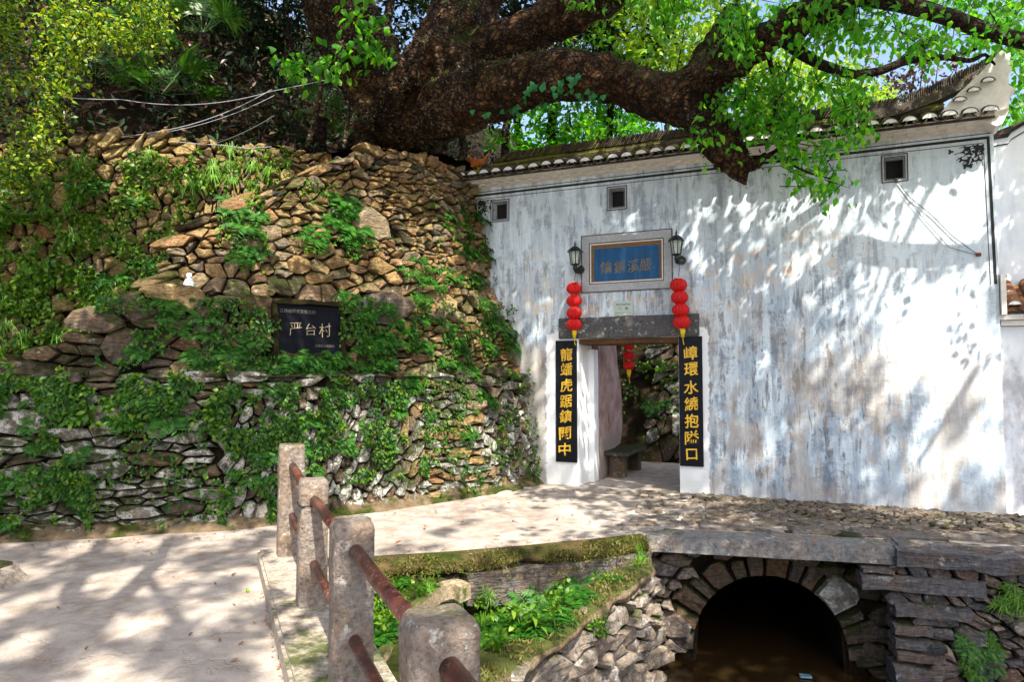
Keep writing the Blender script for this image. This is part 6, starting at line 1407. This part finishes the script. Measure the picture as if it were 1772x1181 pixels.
LMK = [(331, 530, 'below the white figurine'), (462, 560, 'touching the tablet left edge'), (600, 555, 'touching the tablet right edge'), (530, 628, 'under the tablet'), (680, 600, 'beside the bare sunlit stones'), (870, 570, 'against the white wall'), (870, 720, 'against the white wall'), (800, 460, 'against the white wall'), (508, 730, 'above the end railing post'), (430, 820, 'above the road edge'), (60, 860, 'above the road edge'), (70, 690, 'under the mossy ledge'), (250, 690, 'under the mossy ledge'), (620, 680, 'under the mossy ledge'), (60, 400, 'under the yellow-green tree'), (240, 300, 'under the cables'), (420, 290, 'below the wall top'), (230, 480, 'near the stepped stones'), (80, 560, 'above the big corner blocks'), (900, 1090, 'by the nearest post'), (1050, 1010, 'by the bridge slab'), (960, 1030, 'below the grey slab')]
QUEUE = []; READY = []
def plant(*a, **k): QUEUE.append((a, k))
def plant_now(kind, surf, n, poly, label, group, seed=0, sc=(.7, 1.3), dens=None, d=.03):
    rg = np.random.default_rng(seed); k = 0; tries = 0; xs = [p[0] for p in poly]; ys = [p[1] for p in poly]
    while k < n and tries < n * 30:
        tries += 1; x, y = rg.uniform(min(xs), max(xs)), rg.uniform(min(ys), max(ys))
        if not inpoly(np.array([x]), np.array([y]), poly)[0]: continue
        if surf is None:
            ok, p, nn, ob = cast(x, y)
            if not ok or ob.name.split('.')[0] not in ('soil_bed', 'slab', 'mossy_lip', 'bed_kerb', 'coping', 'edge_slab', 'mortar_bed', 'stone'): continue
        else:
            u, z = surf.hit(x, y); p = surf.P(u, z, d); nn = surf.P(u, z, 1) - surf.P(u, z, 0)
        lm = min(LMK, key=lambda q: math.hypot(q[0] - x, (q[1] - y) * 1.3))
        k += 1; kd = kind if isinstance(kind, str) else kind[rg.integers(0, len(kind))]; READY.append((kd, p, nn, rg.integers(0, 60), rg.uniform(0, 6.28), rg.uniform(*sc), label + (', ' + lm[2] if math.hypot(lm[0] - x, lm[1] - y) < 130 and len((label + ' ' + lm[2]).split()) < 15 else ''), group)); s0_ = READY[-1]; f_ = (s0_[5] - sc[0]) / (sc[1] - sc[0]); READY[-1] = s0_[:6] + (('small ' if f_ < .33 else 'large ' if f_ > .72 else '') + s0_[6], s0_[7])
def plant_all():
    for kd, p, nn, vi, ro, s_, label, group in READY:
        me_ = {'fern': FERN, 'weed': WEED, 'grass_tuft': GRASS}[kd]; me_ = me_[vi % len(me_)]
        ax = Vector(nn * .75 + np.array([0, 0, .75])); qt = ax.to_track_quat('Z', 'Y') @ Matrix.Rotation(ro, 3, 'Z').to_quaternion()
        o = inst(kd, me_, None, p, qt.to_euler(), s_); w_ = {'fern': 'fern', 'weed': 'leafy plant', 'grass_tuft': 'grass tuft'}[kd]; tag(o, label.replace('#', w_), 'fern' if kd == 'fern' else 'grass' if kd == 'grass_tuft' else 'plant', group.replace('#', w_ + 's'))
R4 = lambda x0, y0, x1, y1: [(x0, y0), (x1, y0), (x1, y1), (x0, y1)]
plant('fern', T2, 16, R4(245, 520, 475, 640), '# hanging over the dark tier left of the black tablet', '# left of the tablet', 1, (.6, 1.1))
plant('fern', T2, 22, R4(588, 520, 705, 645), '# crowding the dark tier right of the black tablet', '# right of the tablet', 2, (.6, 1.1)); plant('fern', T2, 14, R4(480, 612, 600, 650), '# along the ledge below the black tablet', '# below the tablet', 3)
plant('fern', T2, 18, R4(700, 530, 890, 650), '# on the middle tier near the gate wall', '# beside the gate wall', 4)
plant('fern', T3, 12, R4(540, 345, 615, 430), '# growing in the middle of the tan upper tier', '# on the upper tier', 5, (.8, 1.3)); plant('fern', T3, 8, R4(400, 360, 450, 460), '# on the left part of the tan upper tier', '# left on the upper tier', 6); plant('fern', T3, 14, R4(770, 370, 850, 490), '# on the upper tier edge beside the white wall', '# on the upper tier edge', 7); plant('fern', T3, 8, R4(690, 450, 800, 520), '# in the sunlit foot of the upper tier', '# at the upper tier foot', 8)
plant(['weed', 'fern'], T1, 26, R4(385, 660, 560, 880), '# on the lowest tier below the tablet', '# on the lowest tier below the tablet', 9, (.45, .9)); plant(['weed', 'fern'], T1, 16, R4(560, 640, 720, 800), '# on the lowest tier above the sunlit slates', '# on the lowest tier over the slates', 10, (.45, .9)); plant(['weed', 'fern'], T1, 12, R4(720, 640, 900, 800), '# on the lowest tier near the gate wall', '# on the lowest tier near the gate', 11, (.45, .9))
plant(['weed', 'fern'], T1, 30, R4(-10, 650, 150, 920), '# covering the shaded left end of the lowest tier', '# on the left end of the lowest tier', 12, (.5, 1.0)); plant(['fern', 'weed'], T1, 16, R4(150, 640, 390, 760), '# on the big lichened blocks of the lowest tier', '# on the lichened blocks', 13)
plant(['weed', 'grass_tuft', 'fern'], TB, 40, R4(130, 270, 340, 600), '# rooted in the yellowish back wall', '# on the back wall', 14, (.7, 1.3)); plant(['weed', 'grass_tuft', 'weed'], TB, 60, R4(-20, 290, 150, 640), '# in the dense growth at the left end of the back wall', '# at the left end of the back wall', 15, (.7, 1.3), d=.12); plant(['weed', 'grass_tuft'], TB, 16, R4(340, 270, 500, 340), '# hanging from the top of the back wall', '# on the back wall top', 16)
plant(['fern', 'weed', 'fern'], None, 60, [(880, 1045), (1060, 990), (1070, 1000), (960, 1075), (850, 1140), (830, 1130), (830, 1060)], 'bright # in the planting bed above the stream', '# in the planting bed', 17, (.6, 1.1)); plant(['weed', 'fern'], None, 24, [(640, 1040), (690, 1010), (680, 1060), (645, 1130)], '# in the bed close behind the railing', '# behind the railing', 18, (.6, 1.0)); plant(['weed', 'grass_tuft'], None, 14, R4(735, 1020, 850, 1100), '# behind the curved kerb of the planting bed', '# by the curved kerb', 19, (.5, .9))
plant('grass_tuft', None, 6, R4(1100, 955, 1125, 990), '# at the left end of the bridge slab', '# at the bridge slab', 20, (.5, .8)); plant(['grass_tuft', 'fern'], RW, 22, [(1660, 1105), (1700, 1080), (1730, 1140), (1700, 1181), (1660, 1170)], 'bright # hanging on the right abutment', '# on the abutment', 21, (.35, .6)); plant('grass_tuft', RW, 16, R4(1722, 1020, 1775, 1060), '# high on the right abutment', '# on the abutment', 22, (.5, .9))
plant('weed', LW, 5, R4(1000, 1070, 1040, 1110), '# in the sunlit stream bank wall', '# on the bank wall', 23, (.4, .6))
plant(['fern', 'weed'], IW, 4, R4(1080, 590, 1172, 720), '# on the dark inner wall behind the gateway', '# on the inner wall', 24, (1, 1.6))
def creepers(name, surf, boxes, mat, label, cat, seed, L=(.035, .075), thr=.0):
    rg = np.random.default_rng(seed); C = []; D = []; U = []
    for (x0, y0, x1, y1, n) in boxes:
        uu = [surf.hit(x, y) for x in (x0, x1) for y in (y0, y1)]; u0, u1 = min(a for a, _ in uu), max(a for a, _ in uu); z0, z1 = min(c for _, c in uu), max(c for _, c in uu)
        u = rg.uniform(u0, u1, n * 2); z = rg.uniform(z0, z1, n * 2); nz = np.array([mnoise.noise(Vector((a * 2.6, c * 2.6, seed))) + .5 * mnoise.noise(Vector((a * 7, c * 7, seed))) for a, c in zip(u, z)])
        k = nz > thr; u, z, nz = u[k], z[k], nz[k]; d = .05 + .12 * np.clip(nz - thr, 0, .6) * rg.random(len(u)) + .03 * rg.random(len(u)); p = surf.P(u, z, d); nn = surf.P(u, z, 1.0) - surf.P(u, z, 0.0)
        C.append(p); D.append(rdir(len(u), rg) * .7 + np.array([0, 0, -.7]) + nn * .3); U.append(nn + rdir(len(u), rg) * .5)
    C, D, U = map(np.concatenate, (C, D, U)); k = front_of_gate(C, .0) | (surf is IW); C, D, U = C[k], D[k], U[k]; n = len(C); S = rg.uniform(*L, n)
    tag(leaf_obj(name, [leaf_geo(C, D, U, S, S * .6, False)], mat), label, cat)
creepers('creeper', T1, [(-60, 650, 160, 930, 4200), (150, 645, 390, 720, 900), (385, 660, 560, 890, 2800), (560, 640, 730, 820, 1700), (720, 640, 920, 860, 1300), (150, 720, 390, 900, 500), (-300, 650, -60, 930, 2600)], M['creeper_leaf'], 'small-leaved creepers spreading over the lowest tier', 'creeper', 31, thr=.04)
creepers('creeper', T2, [(170, 520, 480, 640, 1100), (585, 520, 710, 640, 1100), (710, 530, 900, 650, 900)], M['creeper_leaf'], 'small-leaved creepers spreading over the middle tier', 'creeper', 32, thr=.05)
creepers('creeper', TB, [(-60, 280, 160, 650, 4600), (150, 270, 330, 620, 2600), (330, 270, 480, 330, 400), (-300, 280, -60, 650, 3000)], M['weed_leaf'], 'yellow-green creepers spreading over the back wall', 'creeper', 33, thr=.0)
creepers('creeper', T3, [(520, 330, 640, 440, 300), (760, 350, 860, 500, 500), (380, 340, 460, 470, 250)], M['weed_leaf'], 'scattered creepers on the tan upper tier', 'creeper', 34, thr=.1)
creepers('creeper', IW, [(1080, 560, 1180, 720, 160)], M['creeper_leaf'], 'creepers over the inner wall behind the gateway', 'creeper', 35, L=(.06, .1), thr=-.1)
for a_, k_ in QUEUE: plant_now(*a_, **k_)
plant_all()
k_ = len(LITTER[0]); tag(leaf_obj('leaf_litter', [leaf_geo(LITTER[0], LITTER[1], np.array([[0, 0, 1.0]] * k_), rg.uniform(.015, .045, k_), rg.uniform(.008, .02, k_), False)], M['leaf_brown']), 'dry crumbs of leaf litter along the kerb and wall foot', 'leaf litter')
# moss and grass hairs on the lip of the court
rg = np.random.default_rng(66); n = 5000; f = rg.random(n) * 59; i0 = f.astype(int); P2 = EP[i0] + (EP[np.minimum(i0 + 1, 59)] - EP[i0]) * (f - i0)[:, None]; hz_ = rg.random(n); keep = np.array([mnoise.noise(Vector((p[0] * 3, h * 3, 8))) for p, h in zip(P2, hz_)]) > -.1; P2, hz_ = P2[keep], hz_[keep]; n = len(P2)
rg2 = np.random.default_rng(67); uc = rg2.uniform(0, LLEN, 2600); uc = uc[np.array([mnoise.noise(Vector((u * 4, 2, 2))) for u in uc]) > -.1]; kc = len(uc); pc = LW.P(uc, -.23 + 0 * uc, rg2.uniform(-.2, .08, kc))
tag(leaf_obj('moss_tufts', [leaf_geo(pc, rdir(kc, rg2) * .7 + np.array([0, -.3, .6]), rdir(kc, rg2), rg2.uniform(.02, .06, kc), .012, False)], leafmat('coping_tuft', [(.07, .09, .012), (.14, .13, .03), (.18, .13, .05), (.06, .12, .012)], .2)), 'mossy tufts along the low coping above the stream', 'moss', kind='stuff')
C = np.stack([P2[:, 0] + .02, P2[:, 1] - .03 - .22 * hz_ * 1.0, .0 - .20 * hz_ ** 1.3], 1); tag(leaf_obj('moss_tufts', [leaf_geo(C, rdir(n, rg) * .7 + np.array([0, -.4, .6]), rdir(n, rg), rg.uniform(.02, .06, n), .012, False)], leafmat('moss_tuft', [(.07, .09, .012), (.12, .13, .02), (.15, .11, .04), (.06, .12, .012)], .2)), 'mossy tufts along the edge of the paved court', 'moss', kind='stuff')
# ------------------------------------------------------------------ unseen tree overhead, its crown laid along sun rays to cast the dapples
over = thing('unseen_shade_tree', (-3.2, -4.5, 0), 'unseen tree behind the viewpoint, its crown shaped to shade road, court and walls', 'tree')
b = MB(); b.tube([(-3.2, -4.5, -.1), (-3.1, -4.4, 2), (-2.8, -4.0, 4.5), (-2.2, -3.2, 7.0), (-1.5, -2.2, 9.0)], [.5, .42, .36, .28, .18], 14); b.build('trunk', M['camphor_bark'], over, smooth=True)
def cast_px(x, y):
    r = ray(x, y); r = r / np.linalg.norm(r); ok, loc, nn, fi, ob, mt = SC.ray_cast(DG, Vector(CAMV), Vector(r), distance=40); return ok, loc, nn, ob
DG = bpy.context.evaluated_depsgraph_get(); DG.update()
SHADE = [   # (outline in the view, share of the sun kept off, size of the light patches in metres)
    ([(-400, -300), (2200, -300), (2200, 1500), (-400, 1500)], .70, .40),
    ([(-400, -300), (1200, -300), (1200, 262), (770, 330), (640, 262), (-400, 262)], .985, .5),           # forest slope
    ([(-60, -100), (300, -100), (290, 80), (140, 110), (110, 250), (-60, 260)], .30, .4),                # yellow-green tree
    ([(-60, 240), (640, 255), (480, 335), (330, 380), (265, 500), (150, 600), (-60, 650)], .16, .38),    # back wall
    ([(-60, 300), (110, 300), (110, 640), (-60, 640)], .62, .4),
    ([(262, 500), (330, 380), (480, 330), (640, 255), (770, 265), (850, 390), (862, 530)], .20, .34),    # upper tier
    ([(560, 290), (770, 262), (800, 350), (690, 370), (560, 340)], .8, .3), ([(300, 430), (300, 520), (640, 520), (640, 470)], .55, .3), ([(770, 300), (860, 400), (870, 540), (820, 540), (780, 380)], .9, .3),
    ([(-60, 640), (160, 550), (250, 505), (690, 520), (690, 640)], .97, .4), ([(690, 520), (900, 530), (910, 650), (690, 650)], .55, .3),
    ([(-60, 640), (690, 640), (690, 690), (560, 920), (-60, 960)], .86, .2), ([(560, 690), (900, 640), (930, 860), (600, 920)], .22, .3), ([(860, 560), (930, 860), (890, 880), (840, 700)], .9, .3),
    ([(-400, 930), (620, 895), (600, 1300), (-400, 1300)], .50, .52),                                    # road
    ([(540, 900), (930, 840), (1010, 850), (1050, 920), (640, 970), (540, 970)], .30, .30),              # court
    ([(930, 838), (1180, 838), (1230, 880), (1050, 905), (980, 870)], .80, .2), ([(1050, 890), (1772, 880), (1772, 960), (1050, 930)], .82, .25),
    ([(620, 960), (1110, 925), (1190, 1000), (1190, 1200), (620, 1200)], .38, .22), ([(1110, 925), (1560, 940), (1560, 985), (1110, 960)], .90, .2), ([(1190, 970), (1800, 955), (1800, 1200), (1190, 1200)], .95, .25),
    ([(480, 760), (570, 760), (570, 1200), (480, 1200)], .22, .25), ([(555, 890), (640, 890), (640, 1200), (555, 1200)], .55, .2), ([(670, 1060), (840, 1060), (840, 1200), (670, 1200)], .72, .2),
    ([(800, 340), (1225, 300), (1175, 430), (1235, 560), (1235, 870), (900, 860), (840, 400)], .985, .3),   # shaded left half of the white wall
    ([(1035, 590), (1172, 588), (1172, 800), (1035, 805)], .93, .3), ([(1083, 362), (1112, 358), (1108, 405), (1085, 405)], .05, .1), ([(1130, 345), (1165, 335), (1160, 365), (1135, 370)], .4, .1),
    ([(1215, 322), (1320, 312), (1300, 480), (1180, 480), (1180, 430)], .06, .3),
    ([(1320, 312), (1560, 300), (1520, 560), (1300, 480)], .42, .3), ([(1560, 300), (1730, 280), (1742, 690), (1520, 690), (1520, 560)], .16, .4), ([(1180, 480), (1300, 480), (1520, 560), (1530, 880), (1230, 870)], .72, .32), ([(1530, 690), (1742, 690), (1745, 895), (1530, 880)], .42, .34),
    ([(1710, 180), (1800, 180), (1800, 900), (1742, 890)], .7, .3), ([(860, 220), (1215, 220), (1215, 262), (860, 300)], .5, .25), ([(1215, 200), (1760, 90), (1760, 235), (1215, 262)], .45, .25),
    ([(600, 180), (660, 180), (655, 262), (590, 262)], .3, .2), ([(960, 70), (1090, 70), (1090, 110), (960, 110)], .1, .3), ([(640, 60), (960, 60), (960, 235), (700, 250)], .66, .18), ([(960, 110), (1240, 60), (1240, 200), (960, 200)], .5, .18),
]
step = 14; X, Y = np.meshgrid(np.arange(-260, 2000, step), np.arange(-130, 1330, step)); X = X.ravel().astype(float) + RNG.uniform(-6, 6, X.size); Y = Y.ravel().astype(float) + RNG.uniform(-6, 6, X.size)
cov = np.full(X.shape, .7); siz = np.full(X.shape, .4)
for poly, c, s_ in SHADE: m_ = inpoly(X, Y, poly); cov[m_] = c; siz[m_] = s_
E1 = np.cross(SUN, [1, 0, 0]); E1 /= np.linalg.norm(E1); E2 = np.cross(SUN, E1)
PTS = []; AR = []; rg = np.random.default_rng(123)
for x, y, c, sz in zip(X, Y, cov, siz):
    ok, loc, nn, ob = cast_px(x, y)
    if not ok: continue
    if ob.name.startswith('crown') and ob.parent is camphor and x > 950: continue
    p = np.array(loc); a, b_ = p @ E1, p @ E2; v = mnoise.noise(Vector((a / sz, b_ / sz, 4.0))) * .72 + mnoise.noise(Vector((a / sz * 2.7, b_ / sz * 2.7, 9.0))) * .38
    u = .5 + v * .72                                   # roughly even 0..1
    if u > c: continue
    d = p - CAMV; dist = np.linalg.norm(d); area = (dist * step / FPX) ** 2; cosv = max(.12, abs(np.array(nn) @ d) / dist); cs = max(0.0, float(np.array(nn) @ SUN))
    PTS.append(p); AR.append(min(area / cosv * max(cs, .15), .09))
PTS = np.array(PTS); AR = np.array(AR)
ONW = (np.abs((PTS - GA) @ GN) < .12) | ((PTS[:, 2] < .05) & (PTS[:, 0] < 0))                 # what shades the white wall hangs higher, so its edges are softer
lit = rg.poisson(AR * 2.6 / .0085) ; lit = np.minimum(lit, 22); HI = np.repeat(ONW, lit) * 4.5; C = np.repeat(PTS, lit, 0); rad = np.repeat(np.sqrt(AR), lit); n = len(C)
C = C + (rg.uniform(-.6, .6, (n, 1)) * rad[:, None]) * E1 + (rg.uniform(-.6, .6, (n, 1)) * rad[:, None]) * E2
lay_ = np.array([mnoise.noise(Vector((c @ E1 * .5, c @ E2 * .5, 21.0))) for c in C]); t = np.maximum((7.0 + HI + 1.6 * lay_ - C[:, 2]) / SUN[2], 3.2) + rg.uniform(-.5, .5, n)
for _ in range(14):
    Q = C + SUN * t[:, None]; px, py, dd = proj(Q); bad = (dd > .3) & (px > -130) & (px < 1902) & (py > -110) & (py < 1300); t = np.where(bad, t + .6, t)
Q = C + SUN * t[:, None]; px, py, dd = proj(Q); ok = ~((dd > .3) & (px > -60) & (px < 1832) & (py > -60) & (py < 1250)); Q = Q[ok]; n = len(Q); print('canopy leaves', n)
L = rg.uniform(.11, .19, n); D = rdir(n, rg); U = rdir(n, rg) * .45 + SUN
tag(leaf_obj('crown', [leaf_geo(Q, D, U, L, L * .62, False, .12)], M['canopy_leaf'], over), kind='stuff')  # unseen crown, leaves placed to keep the sun off as SHADE sets
def shadow_branch(pts, r, T, z=None):  # unseen limb, placed upsun of the shadow line it should cast
    P = []
    for x, y in pts:
        p = gz(x, y, 0) if z is None else gw(*gwpx(x, y)); P.append(p + SUN * T)
    k = len(P); t = np.linspace(0, k - 1, (k - 1) * 4 + 1); PP = np.stack([np.interp(t, range(k), [p[i] for p in P]) for i in range(3)], 1); PP[1:-1] = (PP[:-2] + 2 * PP[1:-1] + PP[2:]) / 4
    b = MB(); b.tube(PP, np.linspace(r, r * .6, len(PP)), 8); b.build('branch', M['camphor_bark'], over, smooth=True)
shadow_branch([(-60, 1260), (40, 1181), (112, 1120), (132, 1069), (119, 1024), (160, 970), (178, 935)], .11, 8.0); shadow_branch([(112, 1120), (149, 1100), (190, 1052), (244, 1004), (275, 970), (292, 935)], .10, 8.0); shadow_branch([(390, 1230), (340, 1153), (316, 1085), (272, 1024), (250, 990)], .07, 8.2)
shadow_branch([(1660, 270), (1612, 318), (1560, 430), (1515, 540)], .045, 6.5, 1); shadow_branch([(1600, 290), (1570, 330), (1535, 430), (1500, 540)], .028, 6.6, 1); shadow_branch([(1480, 300), (1440, 420), (1420, 520)], .03, 6.6, 1); shadow_branch([(1690, 640), (1640, 720), (1590, 800)], .04, 6.3, 1); shadow_branch([(1420, 560), (1380, 660), (1360, 760)], .035, 6.4, 1)
